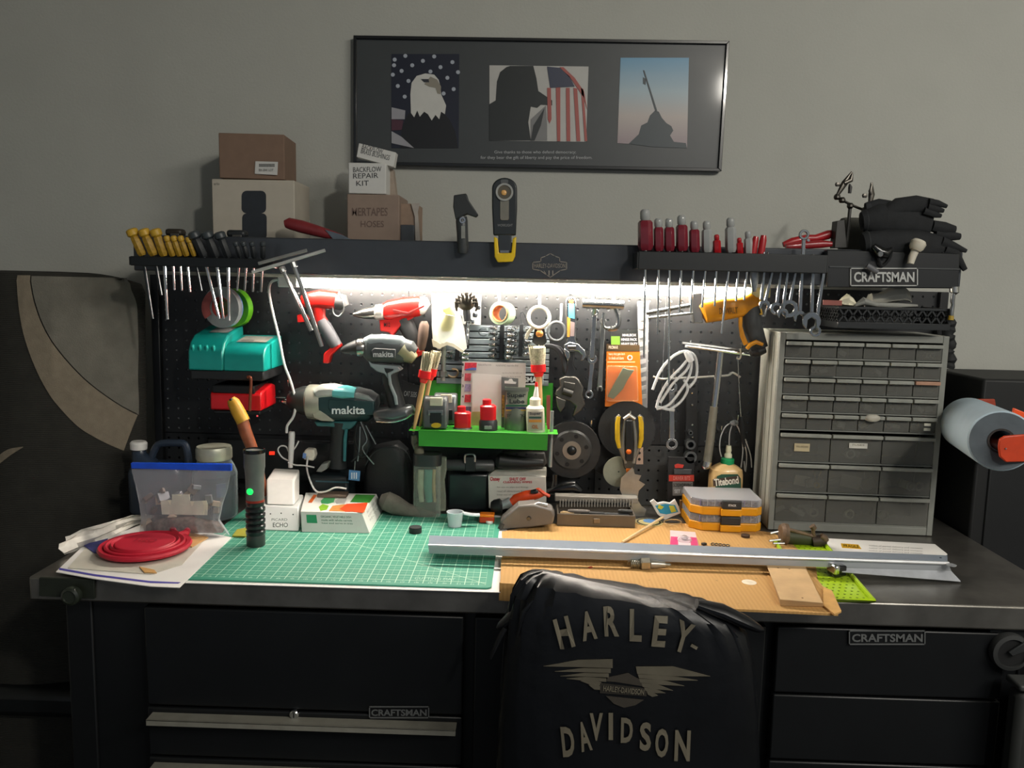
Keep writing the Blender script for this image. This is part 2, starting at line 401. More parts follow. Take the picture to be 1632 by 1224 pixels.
# eagle picture
e = stk(p, 'eagle_photo', [(624, 86), (732, 86), (731, 236), (624, 236)], Yp, PRT('1b2030'))
m = MB()
for (x, y) in ((629, 95), (646, 89), (674, 97), (692, 90), (721, 99), (657, 104), (702, 107), (640, 113), (686, 114), (651, 129), (713, 124), (634, 137), (723, 142), (645, 154), (730, 115), (626, 119), (707, 149), (628, 104)): m.pp(blob(x, y, 3.3), Yp-.0014, .0005)
part(p, 'stars', m, PRT('a9b0bb'), parent=e, kind='stuff')
part(p, 'eagle_body', MB().pp([(638, 236), (640, 205), (650, 182), (668, 170), (700, 172), (716, 190), (726, 210), (730, 236)], Yp-.0012, .0005), PRT('16181c'), parent=e)
hd = part(p, 'eagle_head', MB().pp([(655, 180), (654, 150), (656, 132), (664, 121), (678, 117), (692, 119), (699, 127), (702, 138), (703, 150), (711, 168), (709, 182), (703, 178), (700, 190), (694, 183), (688, 192), (682, 182), (676, 178), (669, 186), (665, 176), (660, 187)], Yp-.0018, .0005), PRT('c9c9c4'), parent=e)
part(p, 'eagle_beak', MB().pp([(686, 122), (697, 127), (703, 138), (702, 150), (697, 149), (694, 140), (684, 138), (676, 134)], Yp-.0024, .0005), PRT('8d887c'), parent=e)
part(p, 'eagle_eye', MB().pp([(671, 126), (683, 126), (684, 131), (676, 131)], Yp-.003, .0005), PRT('30323a'), parent=e)
m = MB().pp([(624, 171), (646, 176), (645, 190), (624, 190)], Yp-.002, .0004).pp([(624, 209), (640, 218), (660, 236), (624, 228)], Yp-.002, .0004)
part(p, 'flag_stripes', m, PRT('9a9aa0'), parent=e, kind='stuff')
part(p, 'flag_stripe', MB().pp([(624, 190), (643, 192), (640, 207), (624, 208)], Yp-.002, .0004), PRT('4c2c38'), parent=e)
# soldier picture
s_ = stk(p, 'soldier_photo', [(780, 104), (938, 106), (934, 226), (780, 224)], Yp, PRT('b5b4b0'))
part(p, 'helmet_and_shoulder', MB().pp([(780, 224), (780, 166), (790, 160), (792, 130), (797, 115), (807, 107), (813, 105), (850, 105), (855, 125), (858, 145), (880, 160), (880, 168), (862, 167), (856, 172), (846, 170), (842, 195), (846, 224)], Yp-.0012, .0005), PRT('24292a'), parent=s_)
part(p, 'arm_shadow', MB().pp([(846, 190), (870, 168), (872, 200), (872, 224), (846, 224)], Yp-.0018, .0005), PRT('7c7c7c'), parent=s_)
part(p, 'arm_shadow', MB().pp([(850, 200), (868, 172), (862, 200), (852, 224), (846, 224)], Yp-.0024, .0005), PRT('2c3031'), parent=s_)
part(p, 'flag_canton', MB().pp([(872, 106), (892, 108), (908, 122), (916, 138), (877, 140)], Yp-.002, .0005), PRT('3a3f52'), parent=s_)
m = MB()
for i, (a0, a1, b0, b1) in enumerate(((886, 893, 888, 893), (902, 908, 903, 909), (914, 920, 919, 925), (926, 930, 932, 936))):
    m.pp([(a0, 140), (a1, 139+i), (b1, 225), (b0, 225)], Yp-.002, .0005)
part(p, 'flag_stripes', m, PRT('a2544e'), parent=s_, kind='stuff'); m = MB()
m.pp([(872, 140), (878, 140), (879, 190), (876, 197), (873, 190)], Yp-.002, .0005).pp([(892, 107), (898, 107), (916, 124), (931, 146), (936, 175), (930, 155), (912, 128)], Yp-.002, .0005)
part(p, 'flag_stripes', m, PRT('a2544e'), parent=s_, kind='stuff')
# monument picture with dusk sky
sk = mt('7fa3bd', .42, coat=.12, var=0, name='dusk_print'); nt = sk.node_tree
tc = nt.nodes.new('ShaderNodeTexCoord'); sp = nt.nodes.new('ShaderNodeSeparateXYZ'); nt.links.new(tc.outputs['Generated'], sp.inputs[0])
cr = nt.nodes.new('ShaderNodeValToRGB'); nt.links.new(sp.outputs[2], cr.inputs[0]); nt.links.new(cr.outputs[0], nt.nodes['Principled BSDF'].inputs['Base Color'])
E = cr.color_ramp.elements; E[0].position = .05; E[0].color = (*hx('97888c'), 1); E[1].position = 1; E[1].color = (*hx('5f93b4'), 1)
x = E.new(.35); x.color = (*hx('b3aaa5'), 1); x = E.new(.62); x.color = (*hx('9fb2bb'), 1)
s3 = stk(p, 'monument_photo', [(989, 92), (1098, 92), (1095, 236), (984, 228)], Yp, sk)
part(p, 'monument_silhouette', MB().pp([(1002, 229), (1018, 214), (1022, 200), (1032, 195), (1036, 184), (1044, 176), (1050, 178), (1055, 188), (1062, 196), (1070, 201), (1073, 208), (1068, 216), (1074, 226), (1093, 228), (1095, 236), (1040, 234)], Yp-.0012, .0005), PRT('2f3a40'), parent=s3)
part(p, 'flagpole', MB().pp([(1025, 112), (1027, 112), (1048, 178), (1045, 178)], Yp-.0018, .0005).pp([(1025, 123), (1030, 126), (1029, 135), (1025, 133)], Yp-.0018, .0005), PRT('2f3a40'), parent=s3)
TXM = mt('b5b8ba', .5)
tpx(p, 'Give thanks to those who defend democracy;', 788, 240, 918, 246, Yp, TXM, 0)
tpx(p, 'for they bear the gift of liberty and pay the price of freedom.', 766, 248.5, 944, 255, Yp, TXM, 0)
# ================================================================ things on the shelf cabinet
def cbox(t, name, x0, y0, x1, y1, Y, dep, mat, bev=.002, lab=None, base=None, rz=0):
    a, c = P(x0, y0, Y), P(x1, y1, Y); z0 = base if base is not None else c.z
    m = MB().box((0, dep/2, (a.z+z0)/2), (c.x-a.x, dep, a.z-z0)); m.xf(Matrix.Translation(((a.x+c.x)/2, Y, 0)) @ Matrix.Rotation(rz, 4, 'Z'))
    return part(t, name, m, mat, bev, label=lab)
HTOP = HT-.002+.001
def TT(name, label, cat, px, py, Y, group=None, z=None):
    o = P(px, py, Y)
    if z is not None: o.z = z
    return T(name, label, cat, o, group)
SCR = mt('cfcfcb', .6, var=.03)
t = TT('product_box', 'white cardboard product box printed with two dark rounded shapes, under the brown box', 'box', 408, 383, 1.92, z=HTOP)
cbox(t, 'carton', 337, 285, 470, 380, 1.92, .13, mt('b9b2a4', .7, var=.04), base=HTOP)
dkp = mt('2b3036', .5)
rr = lambda x0, y0, x1, y1, r: arc(x1-r, y0+r, r, 0, PI/2, 4)+arc(x0+r, y0+r, r, PI/2, PI, 4)+arc(x0+r, y1-r, r, PI, 1.5*PI, 4)+arc(x1-r, y1-r, r, 1.5*PI, 2*PI, 4)
stk(t, 'printed_shape', rr(385, 304, 424, 340, 8), 1.92, dkp)
stk(t, 'printed_shape', rr(386, 340, 425, 382, 7), 1.92, dkp)
tpx(t, 'arlo', 341, 291, 350, 295, 1.92, mt('6a6a66'), 0)
t = TT('cardboard_box', 'plain brown cardboard box with a white shipping label, stacked on the white product box', 'box', 405, 284, 1.93)
zb = P(400, 285, 1.92).z+.0005; t.location.z = zb
cbox(t, 'carton', 349, 212, 453, 284, 1.925, .12, mt('7d6656', .8, var=.06), base=zb, rz=.06)
stk(t, 'shipping_label', [(407, 257), (443, 258), (442, 279), (406, 277)], 1.9235, SCR)
m = MB()
for i in range(14): m.pp([(413+i*1.8, 261), (414+i*1.8, 261), (414+i*1.8, 266), (413+i*1.8, 266)], 1.9225, .0004)
part(t, 'barcode', m, mt('333333'), kind='stuff')
tpx(t, 'BX-2041 LOT', 413, 269, 436, 273, 1.9225, mt('555555'), 0)
# label stacks
t = TT('hose_box', 'large brown box with faint printed capitals, at the bottom of the box stack', 'box', 595, 386, 1.9, z=HTOP)
cbox(t, 'carton', 553, 309, 636, 386, 1.9, .13, mt('8f7d70', .8, var=.05), base=HTOP)
tpx(t, 'MERTAPES', 561, 331, 618, 344, 1.9, mt('6d5a52', .7), .01)
tpx(t, 'HOSES', 575, 352, 612, 362, 1.9, mt('6d5a52', .7), .01)
t = TT('small_carton', 'small open brown carton with torn flap, right of the tall box stack', 'box', 652, 386, 1.92, z=HTOP)
cbox(t, 'carton', 637, 324, 664, 386, 1.93, .1, mt('927d6c', .8), base=HTOP)
part(t, 'flap', MB().pp([(655, 324), (669, 324), (666, 338), (670, 388), (662, 386), (661, 345)], 1.925, .002), mt('a9a29a', .8))
cbox(t, 'dark_tab', 638, 358, 660, 386, 1.918, .01, mt('3c4248', .6), base=HTOP)
t = TT('repair_kit_box', 'white box marked by hand with three lines, standing on the big brown box', 'box', 590, 308, 1.905)
zb2 = P(590, 309, 1.9).z+.0005; t.location.z = zb2
cbox(t, 'carton', 555, 259, 615, 306, 1.905, .09, SCR, base=zb2)
INK = mt('46484a', .6)
for s, y, x in (('BACKFLOW', 266, (563, 608)), ('REPAIR', 276, (563, 603)), ('KIT', 288, (568, 588))): tpx(t, s, x[0], y, x[1], y+8, 1.905, INK, 0, rot=.03)
t = TT('cardboard_sleeve', 'thin brown cardboard piece leaning behind the hand-marked white box', 'box', 623, 300, 1.96)
part(t, 'sleeve', MB().pp([(612, 250), (626, 256), (632, 306), (612, 306)], 1.96, .03), mt('9c8f82', .8)); t.location.z = zb2
t = TT('label_box', 'small tilted white box with two handwritten lines, topmost on the stack by the poster', 'box', 598, 258, 1.92)
zt2 = P(590, 259, 1.905).z
part(t, 'carton', MB().pp([(572, 228), (631, 243), (627, 266), (568, 250)], 1.925, .03), SCR, .001)
for s, (x0, y0, x1, y1) in (('BACKFLOW', (577, 234, 611, 241)), ('BRASS BUSHINGS', (575, 242, 622, 250))): tpx(t, s, x0, y0, x1, y1, 1.925, INK, 0, rot=-.25)
# red heat gun shape lying on the shelf
t = TT('caulking_tool', 'red plastic hand tool with a pale blade lying on the shelf by the left boxes', 'tool', 505, 375, 1.86, z=HTOP)
part(t, 'handle', MB().loft([(454, 357, 6), (460, 356, 9), (480, 361, 10), (505, 368, 9), (530, 375, 7), (548, 379, 4)], 1.86, .8), mt('7e2a2e', .4, coat=.2))
part(t, 'blade', MB().pp([(518, 366), (545, 374), (568, 386), (562, 388), (530, 380)], 1.85, .002), mt('8f9598', .3, 1))
# clip lamp standing on header
t = TT('pocket_flashlight', 'small black flashlight with a folded clip head standing on the shelf', 'flashlight', 738, 398, 1.775)
part(t, 'barrel', MB().loft([(738, 404, 7), (738, 398, 9), (737, 372, 9), (736, 352, 9.5), (736, 345, 8)], 1.775), mt('3a3e40', .4, coat=.2))
part(t, 'clip_head', MB().pp([(723, 311), (743, 308), (746, 318), (762, 342), (758, 346), (744, 341), (726, 350), (722, 330)], 1.765, .022), mt('272b2d', .5), .002)
part(t, 'lens_ring', MB().ring(P(737, 351, 1.761), .0035, .0065, .003), CHROME)
part(t, 'light_bar', MB().pp([(735, 360), (741, 360), (741, 380), (735, 380)], 1.7605, .003), mt('8d8f8a', .4))
# inspection lamp hung on the header face
t = TT('inspection_lamp', 'tall dark rounded inspection lamp with yellow folding foot, stuck on the shelf front', 'lamp', 804, 418, 1.77)
YL = 1.765
part(t, 'body', MB().pp(arc(804, 300, 20, 0, PI, 12, 17)+[(784, 330), (786, 375), (822, 375), (824, 330)], YL, .022), mt('22282c', .4, coat=.15), .003)
part(t, 'lens_ring', MB().ring(P(804, 306, YL-.004), .0145, .0185, .006), mt('9b9d9a', .35))
part(t, 'lens', MB().lathe(P(804, 306, YL-.002), [(.0145, 0), (.0145, .003)], (0, 1, 0)), mt('5c5648', .2, coat=.6))
part(t, 'bulb', MB().sph(P(803, 307, YL-.003), (.006, .002, .006)), mt('d9a765', .3))
part(t, 'light_bar', MB().pp(rr(797, 317, 811, 351, 3), YL-.0015, .003), mt('77756c', .3, coat=.4), .0005)
part(t, 'hook_slot', MB().pp(rr(798, 286, 810, 292, 2), YL-.001, .002), mt('54585a', .5))
tpx(t, 'WORKLIGHT', 793, 357, 817, 361, YL, mt('8b8d8d'), 0)
part(t, 'neck', MB().pp([(794, 372), (815, 372), (815, 402), (794, 402)], YL+.002, .018), mt('2a3138', .5), .002)
part(t, 'folding_foot', MB().pp([(787, 377), (793, 380), (795, 403), (815, 403), (817, 380), (823, 377), (821, 408), (817, 417), (793, 418), (788, 409)], YL-.001, .014), mt('e0bd18', .4), .002)
part(t, 'magnet_plate', MB().pp([(797, 399), (811, 399), (811, 403), (797, 403)], YL-.002, .003), STEEL)
# ---------------------------------------------------------------- screwdrivers
def rack(name, label, x0, x1, y0, y1, Y, holes):
    a, c = P(x0, y0, Y), P(x1, y1, Y)
    t = T(name, label, 'rack', ((a.x+c.x)/2, Y, c.z))
    zt, zb = a.z, c.z
    mt_ = mt('15191b', .4, var=.1)
    part(t, 'front_rail', MB().box(((a.x+c.x)/2, Y+.003, (zt+zb)/2), (c.x-a.x, .006, zt-zb)), mt_, .0015)
    part(t, 'shelf_plate', MB().box(((a.x+c.x)/2, (Y+YH)/2, zb+.004), (c.x-a.x, YH-Y-.006, .004)), mt_, .001)
    for x in (a.x, c.x): part(t, 'end_cap', MB().box((x, (Y+YH)/2-.002, (zt+zb)/2), (.006, YH-Y-.006, (zt-zb)*.9)), mt_, .001)
    return t
rack('screwdriver_rack', 'black tool rack holding yellow and black screwdrivers, left end of the shelf', 207, 432, 408, 428, 1.71, 14)
rack('screwdriver_rack', 'black tool rack holding clear red screwdrivers and wrenches, right part of the shelf', 1018, 1318, 400, 436, 1.715, 14)
def sdriver(label, top, mid, tip, wt, wm, Y, hm, cm=None, shaft=.0032, group=None, Yt=None, sm=None, clearcap=False):
    t = TT('screwdriver', label, 'screwdriver', tip[0], tip[1], Y+.01, group)
    Yt = Yt or Y
    A, B, Cc = P(*top, Yt), P(*mid, Y), P(*tip, Y+.01)
    d = (B-A); L = d.length; u = d/L; rw, rm = k(wt/2, Yt), k(wm/2, Y)
    n = 12; a = u.orthogonal().normalized(); b2 = u.cross(a)
    def prof(pr, fl=.0):
        R = []
        for r, s in pr: R.append([A+u*s*L+(a*math.cos(2*PI*q/n)+b2*math.sin(2*PI*q/n))*r*(1-fl*(q % 2)) for q in range(n)])
        return R
    part(t, 'handle', MB().rings(prof([(rm*.75, .24), (rm, .3), (rm*1.03, .6), (rm*1.05, .9), (rm*.8, 1.0)], .1)), hm)
    part(t, 'handle_cap', MB().rings(prof([(rw*.55, -.04), (rw*.9, 0), (rw, .05), (rw, .2), (rw*.7, .26), (rm*.6, .3)])), cm or hm)
    part(t, 'shaft', MB().tube([B-u*.004, Cc], [shaft, shaft*.8], 8), sm or CHROME)
    return t
YEL = mt('b08a26', .5, var=.3, vs=160); YEB = mt('c9a032', .45)
gy, gb = 'yellow handled screwdrivers in the left rack', 'black handled screwdrivers in the left rack'
DS = mt('4a4e50', .35, 1)
ordy = ['first yellow screwdriver at the left end of the left rack, long dark shaft', 'second yellow screwdriver from the left end of the left rack', 'third yellow screwdriver in the left rack, with the longest bright shaft',
 'fourth from left, short yellow screwdriver in the left rack', 'fifth from left, short yellow screwdriver in the left rack', 'sixth from left, short yellow screwdriver in the left rack', 'thin tilted yellow screwdriver, last of the yellow ones in the left rack']
for i, (tp, md, ti, wt, wm, sm) in enumerate((((209, 366), (228, 407), (243, 508), 19, 14, DS), ((228, 366), (246, 407), (257, 470), 18, 15, DS), ((247, 366), (262, 408), (267, 509), 18, 14, CHROME),
   ((265, 377), (276, 408), (278, 462), 10, 11, CHROME), ((276, 377), (287, 408), (290, 463), 10, 10, CHROME), ((287, 377), (298, 408), (303, 465), 10, 10, CHROME), ((299, 379), (310, 408), (321, 463), 9, 8, DS))):
    sdriver(ordy[i], tp, md, ti, wt, wm, 1.745, YEL, YEB, .0035 if i < 3 else .0027, gy, Yt=1.735, sm=sm)
BH = mt('23272a', .5, var=.1); BC = mt('3a4145', .4)
ordb = ['first big black screwdriver right of the yellow ones, crossing the tape rolls', 'second big black screwdriver right of the yellow ones', 'third big black screwdriver, straight shaft over the tape rolls',
 'fourth black screwdriver in the left rack, small with a short shaft', 'fifth black screwdriver in the left rack, small with a short shaft', 'sixth black screwdriver in the left rack, small with a short shaft', 'last small black screwdriver at the right end of the left rack']
for i, (tp, md, ti, wt, wm) in enumerate((((308, 370), (326, 410), (349, 508), 19, 14), ((329, 370), (345, 410), (356, 508), 19, 14), ((349, 371), (364, 410), (365, 511), 18, 13),
   ((375, 386), (383, 410), (378, 463), 9, 9), ((387, 386), (394, 410), (390, 464), 9, 9), ((401, 386), (405, 411), (403, 465), 9, 9), ((419, 386), (419, 411), (416, 465), 9, 9))):
    sdriver(ordb[i], tp, md, ti, wt, wm, 1.745, BH, BC, .0035 if i < 3 else .0027, gb, Yt=1.735)
for lab, x0, x1, y0, c in (('flat brownish-black handle block behind the yellow screwdrivers', 255, 283, 363, '2f2a22'), ('flat dark handle block behind the black screwdrivers', 354, 385, 365, '25292c')):
    t = TT('ratchet_handle', lab, 'tool', (x0+x1)/2, y0+22, 1.765, z=HTOP)
    a, c_ = P(x0, y0, 1.775), P(x1, y0+20, 1.775)
    part(t, 'grip', MB().box(((a.x+c_.x)/2, 1.81, (a.z+HTOP)/2), (c_.x-a.x, .03, a.z-HTOP)), mt(c, .5), .006)
    part(t, 'inlay', MB().box(((a.x+c_.x)/2+.004, 1.7945, a.z-.014), ((c_.x-a.x)*.5, .002, .007)), mt('4a4a46', .4), .001)
# T handle hex keys
for lab, bar, rod, Y in (('nearer T-handle hex key hooked over the rack, long bent cross bar', ((402, 434), (518, 399)), ((467, 418), (513, 552)), 1.66), ('farther T-handle hex key with a shorter dull bar behind the first', ((412, 420), (489, 399)), ((449, 425), (496, 527)), 1.69)):
    t = TT('hex_key', lab, 'hex key', rod[1][0], rod[1][1], Y, 'T-handle hex keys on the left rack')
    part(t, 'cross_bar', MB().tube([P(*bar[0], Y), P(*bar[1], Y)], .0035, 8), mt('c4c6c4', .4, .1) if Y < 1.68 else mt('8a8c8a', .4, .1))
    part(t, 'shaft', MB().tube([P(*rod[0], Y), P(*rod[1], Y+.02)], .0045, 6), CHROME)
    part(t, 'collar', MB().tube([P(*rod[0], Y), P(rod[0][0]+3, rod[0][1]+8, Y)], .0065, 8), STEEL)
# right rack
REDC = mt('7a2834', .18, coat=.5, var=.05, name='clear red'); 
CLR = mt('9ea1a0', .12, coat=.6, var=.05)
R2 = mt('a81a22', .3, coat=.3)
lst = [(1028, 336, 397, 1026, 570, 20, 23, REDC, 'tallest clear red screwdriver at the left end of the right rack, longest shaft'), (1049, 350, 398, 1048, 533, 16, 15, REDC, 'second clear red screwdriver in the right rack'), (1066, 350, 398, 1066, 610, 15, 16, REDC, 'third clear red screwdriver, its long thin shaft reaching the clear hose'),
 (1086, 345, 398, 1083, 498, 17, 18, REDC, 'fourth, wider clear red screwdriver in the right rack'), (1106, 354, 400, 1101, 498, 15, 16, REDC, 'fifth clear red screwdriver in the right rack, paler handle'), (1126, 354, 400, 1119, 490, 15, 16, CLR, 'first colourless clear screwdriver in the right rack'),
 (1142, 375, 405, 1139, 488, 10, 12, R2, 'short opaque red screwdriver between two colourless ones'), (1164, 349, 400, 1150, 532, 16, 17, CLR, 'taller colourless clear screwdriver in the right rack with hooked pick shaft'), (1178, 380, 405, 1173, 480, 9, 11, R2, 'short dark red screwdriver right of the tall colourless one'),
 (1192, 370, 408, 1186, 478, 12, 13, CLR, 'last colourless screwdriver in the right rack')]
for (x, y, ym, tx, ty, wt, wm, hm, lab) in lst:
    sdriver(lab, (x, y), (x+1, ym+2), (tx, ty), wt*.8, wm, 1.745, hm, CLR if hm is not R2 else hm, .0028, 'screwdrivers with clear or red handles in the right rack', Yt=1.74)
t = TT('slip_pliers', 'pair of red dipped handles of pliers standing in the right rack', 'pliers', 1208, 470, 1.745)
part(t, 'handle', MB().loft([(1205, 377, 4), (1203, 385, 5.5), (1199, 410, 5.5), (1196, 428, 4.5)], 1.745), R2)
part(t, 'handle', MB().loft([(1217, 375, 4), (1216, 383, 5.5), (1212, 408, 5.5), (1209, 428, 4.5)], 1.745), R2)
part(t, 'jaws', MB().loft([(1203, 426, 6), (1203, 440, 8), (1202, 465, 3)], 1.75, .5), STEEL)
# wrenches
def wrench(label, A, B, wpx, Y, endA='open', endB='ring', mat=CHROME, rA=7, rB=6, group=None, cat='wrench', name='combination_wrench', curve=0, th=.006):
    t = TT(name, label, cat, B[0], B[1], Y, group)
    dx, dy = B[0]-A[0], B[1]-A[1]; L = math.hypot(dx, dy); u = (dx/L, dy/L); n = (-u[1], u[0])
    def pt(s, o): return (A[0]+u[0]*s+n[0]*o, A[1]+u[1]*s+n[1]*o)
    ra = rA if endA else 0; rb = rB if endB else 0
    c = curve
    mid = [pt(ra*.7, wpx/2), pt(L/2, wpx/2*.85+c), pt(L-rb*.7, wpx/2), pt(L-rb*.7, -wpx/2), pt(L/2, -wpx/2*.85+c), pt(ra*.7, -wpx/2)]
    part(t, 'shank', MB().pp(mid, Y+.001, th*.7), mat, .0012)
    for end, r, s0, sg in ((endA, rA, 0, -1), (endB, rB, L, 1)):
        if end == 'open':
            a0 = .55; ps = [pt(s0+sg*r*math.cos(a), r*math.sin(a)) for a in [a0+(2*PI-2*a0)*i/14 for i in range(15)]]
            ps += [pt(s0-sg*r*.15, -r*.42), pt(s0-sg*r*.4, 0), pt(s0-sg*r*.15, r*.42)]
            part(t, 'open_jaw', MB().pp(ps, Y, th), mat, .001)
        elif end == 'ring':
            q = P(*pt(s0, 0), Y); part(t, 'ring_end', MB().ring(q, k(r*.55, Y), k(r, Y), th, (0, 1, 0), 20), mat, .0008)
    return t
gw = 'wrenches hanging in the right rack'
DCH = mt('a4a8aa', .22, 1, var=.1)
for i, (A, B, wp, ra, rb, ea, eb, lab) in enumerate((((1221, 405), (1214, 478), 5, 5, 4, 'open', None, 'first small open end wrench hanging right of the red pliers handles'), ((1236, 412), (1219, 487), 5, 4, 9, None, 'open', 'second wrench in the right rack, head leaning left'),
  ((1247, 414), (1238, 492), 5, 4, 10, None, 'ring', 'third wrench in the right rack with a ring end'), ((1258, 412), (1248, 500), 5, 4, 9, None, 'open', 'fourth wrench in the right rack, thin bright shank'),
  ((1272, 412), (1258, 492), 5, 4, 14, None, 'ring', 'fifth wrench in the right rack with a broad ring'), ((1282, 374), (1275, 505), 6, 8, 10, 'ring', 'open', 'tall wrench whose ring end sticks up above the rack'),
  ((1297, 405), (1294, 512), 6, 5, 15, None, 'open', 'largest open end wrench hanging low, over the drawer cabinet corner'), ((1317, 408), (1300, 528), 6, 5, 9, None, 'ring', 'last wrench at the right end of the rack, hanging lowest'))):
    wrench(lab, A, B, wp, 1.738+.006*(i % 3), ea, eb, DCH, ra, rb, gw)
# red tool lying on the right of the shelf
t = TT('red_snips', 'red handled snips lying on the shelf behind the hanging wrenches', 'snips', 1290, 395, 1.88, z=HTOP)
zr = lambda y: y
part(t, 'handle', MB().loft([(1248, 390, 4), (1262, 386, 7), (1285, 380, 6), (1300, 380, 6), (1320, 374, 7), (1329, 371, 5)], 1.85, .8), mt('a01820', .35, coat=.3))
part(t, 'handle', MB().loft([(1252, 393, 4), (1280, 391, 6), (1310, 389, 6), (1326, 389, 4)], 1.83, .8), mt('8c141c', .35, coat=.3))
part(t, 'rivet', MB().lathe(P(1288, 383, 1.83), [(.004, 0), (.003, .003)], (0, -1, 0)), CHROME)
# helping hands
t = TT('helping_hands', 'metal helping-hands stand with jointed arms and alligator clips on the shelf', 'tool', 1350, 392, 1.83, z=HTOP)
HH = mt('5a5752', .35, 1, var=.2)
part(t, 'post', MB().tube([P(1348, 395, 1.83), P(1352, 360, 1.83), P(1355, 328, 1.83)], .004, 8).pp([(1334, 352), (1346, 350), (1350, 395), (1330, 395)], 1.82, .03), mt('2c2b28', .5), .001)
part(t, 'cross_arm', MB().tube([P(1340, 318, 1.83), P(1360, 328, 1.83), P(1380, 336, 1.83)], .003, 8), HH)
for jx, jy in ((1334, 314), (1342, 319), (1355, 328), (1378, 335), (1386, 331)): part(t, 'joint', MB().sph(P(jx, jy, 1.828), .0075, 10), HH)
for a, c_, e in (((1334, 312), (1346, 292), (1358, 274)), ((1386, 330), (1389, 310), (1389, 291))):
    part(t, 'alligator_clip', MB().loft([(a[0], a[1], 2.5), (c_[0], c_[1], 5), (e[0], e[1], 1.6)], 1.825, .6).loft([(c_[0], c_[1], 3), (e[0]-1.5, (c_[1]+e[1])/2+4, 3.5), (e[0]+1, e[1]+2, 1)], 1.82, .6), HH)
    part(t, 'wing_nut', MB().sph(P(c_[0]-11, c_[1]+2, 1.823), (.006, .004, .006), 8), HH)
part(t, 'hanging_clip', MB().loft([(1354, 293, 1), (1355, 298, 3), (1354, 308, 2.5)], 1.825), mt('222222', .5))
t = TT('sponge_block', 'grey sponge block standing behind the helping-hands stand', 'sponge', 1362, 390, 1.9, z=HTOP)
cbox(t, 'block', 1345, 346, 1378, 392, 1.9, .03, mt('54544e', .9, bump=.3), .006, base=HTOP)
# toolbox at the right with badge
t = TT('small_toolbox', 'black metal tool chest with a logo badge at the right end of the shelf', 'toolbox', 1430, 484, 1.77)
Yt_ = 1.765
tb = mt('111416', .35, coat=.15, var=.1)
part(t, 'front_panel', MB().pp([(1318, 398), (1530, 404), (1528, 460), (1318, 458)], Yt_, .02), tb, .002)
part(t, 'top_strip', MB().pp([(1322, 424), (1530, 428), (1530, 430), (1322, 426)], Yt_-.002, .003), mt('3a3e3f', .4))
badge(t, 1355, 427, 1463, 456, Yt_, lm=mt('b0b2b0', .4))
part(t, 'red_stripe', MB().pp([(1312, 478), (1342, 479), (1342, 487), (1312, 486)], Yt_-.003, .003), mt('8a4a40', .5))
# gloves and dark cloths in a pile
FAB = mt('14171a', .85, var=.25, vs=60, bump=.4, bs=120)
def glove(label, palm, fingers, Y, mat=FAB):
    t = TT('work_glove', label, 'glove', palm[0][0], palm[0][1], Y, 'dark gloves piled on the tool chest')
    part(t, 'palm', MB().loft(palm, Y, .7, 16, 2.4), mat)
    for f in fingers: part(t, 'finger', MB().loft(f, Y-.012, .9, 10), mat)
    part(t, 'cuff', MB().loft([(palm[0][0]-5, palm[0][1]+1, palm[0][2]*.9), (palm[0][0]+1, palm[0][1], palm[0][2]*1.12), (palm[0][0]+7, palm[0][1], palm[0][2]*.95)], Y, .7, 16), mt('1c1f22', .8, bump=.3))
glove('topmost black glove, flattened on the heap with a pointed finger end at right', [(1412, 340, 10), (1430, 330, 14), (1460, 326, 14), (1485, 328, 11)], [[(1480, 322, 6), (1495, 324, 5), (1509, 329, 3)], [(1478, 330, 6), (1495, 334, 5), (1504, 336, 3)], [(1472, 336, 6), (1490, 342, 5), (1500, 344, 3)]], 1.79)
glove('wide black glove under the topmost one, bunched with lumpy fingers', [(1378, 352, 16), (1400, 350, 24), (1440, 352, 24), (1480, 358, 20)], [[(1485, 360, 9), (1505, 364, 10), (1522, 366, 6)], [(1490, 372, 7), (1512, 376, 8), (1530, 377, 5)], [(1430, 345, 7), (1445, 352, 8), (1462, 360, 6)]], 1.80)
glove('lowest black glove on the heap, its fingers hanging over the right edge', [(1380, 388, 18), (1410, 390, 24), (1460, 392, 25), (1500, 394, 18)], [[(1500, 385, 8), (1518, 392, 7), (1540, 400, 3)], [(1505, 398, 8), (1522, 405, 8), (1538, 430, 4)], [(1498, 408, 8), (1514, 412, 8), (1530, 416, 5)]], 1.79)
glove('small black glove at the left of the heap, near the helping-hands stand', [(1384, 330, 8), (1400, 327, 10), (1418, 330, 10)], [[(1418, 326, 5), (1428, 330, 5), (1436, 336, 3)], [(1385, 338, 6), (1380, 350, 7), (1377, 362, 5)]], 1.81)
t = TT('headlamp', 'black headlamp with strap hanging in front of the glove heap', 'headlamp', 1405, 420, 1.755)
part(t, 'lamp_head', MB().loft([(1392, 392, 5), (1402, 402, 9), (1412, 404, 8), (1420, 398, 4)], 1.755), BLKG)
part(t, 'lens', MB().lathe(P(1403, 405, 1.742), [(.006, 0), (.005, .002)], (0, -1, 0)), mt('6a6e70', .15, coat=.5))
part(t, 'strap', MB().tube(wire([(1392, 390), (1400, 412), (1406, 424), (1418, 412), (1422, 394)], 1.758, .003), .003, 6), FAB)
t = TT('grey_tag', 'small grey plastic tag resting over the chest badge', 'tag', 1388, 432, 1.757)
part(t, 'tag_body', MB().loft([(1382, 423, 4), (1390, 428, 4.5), (1399, 434, 3.5)], 1.75, .5), mt('54565a', .5))
t = TT('white_bolt', 'large cream white plastic bolt leaning on the dark cloth heap', 'bolt', 1456, 420, 1.745)
CRM = mt('cfcabb', .4, coat=.2)
part(t, 'bolt_head', MB().loft([(1458, 399, 8), (1460, 395, 11), (1464, 387, 12), (1466, 383, 9)], 1.745, 1, 12), CRM)
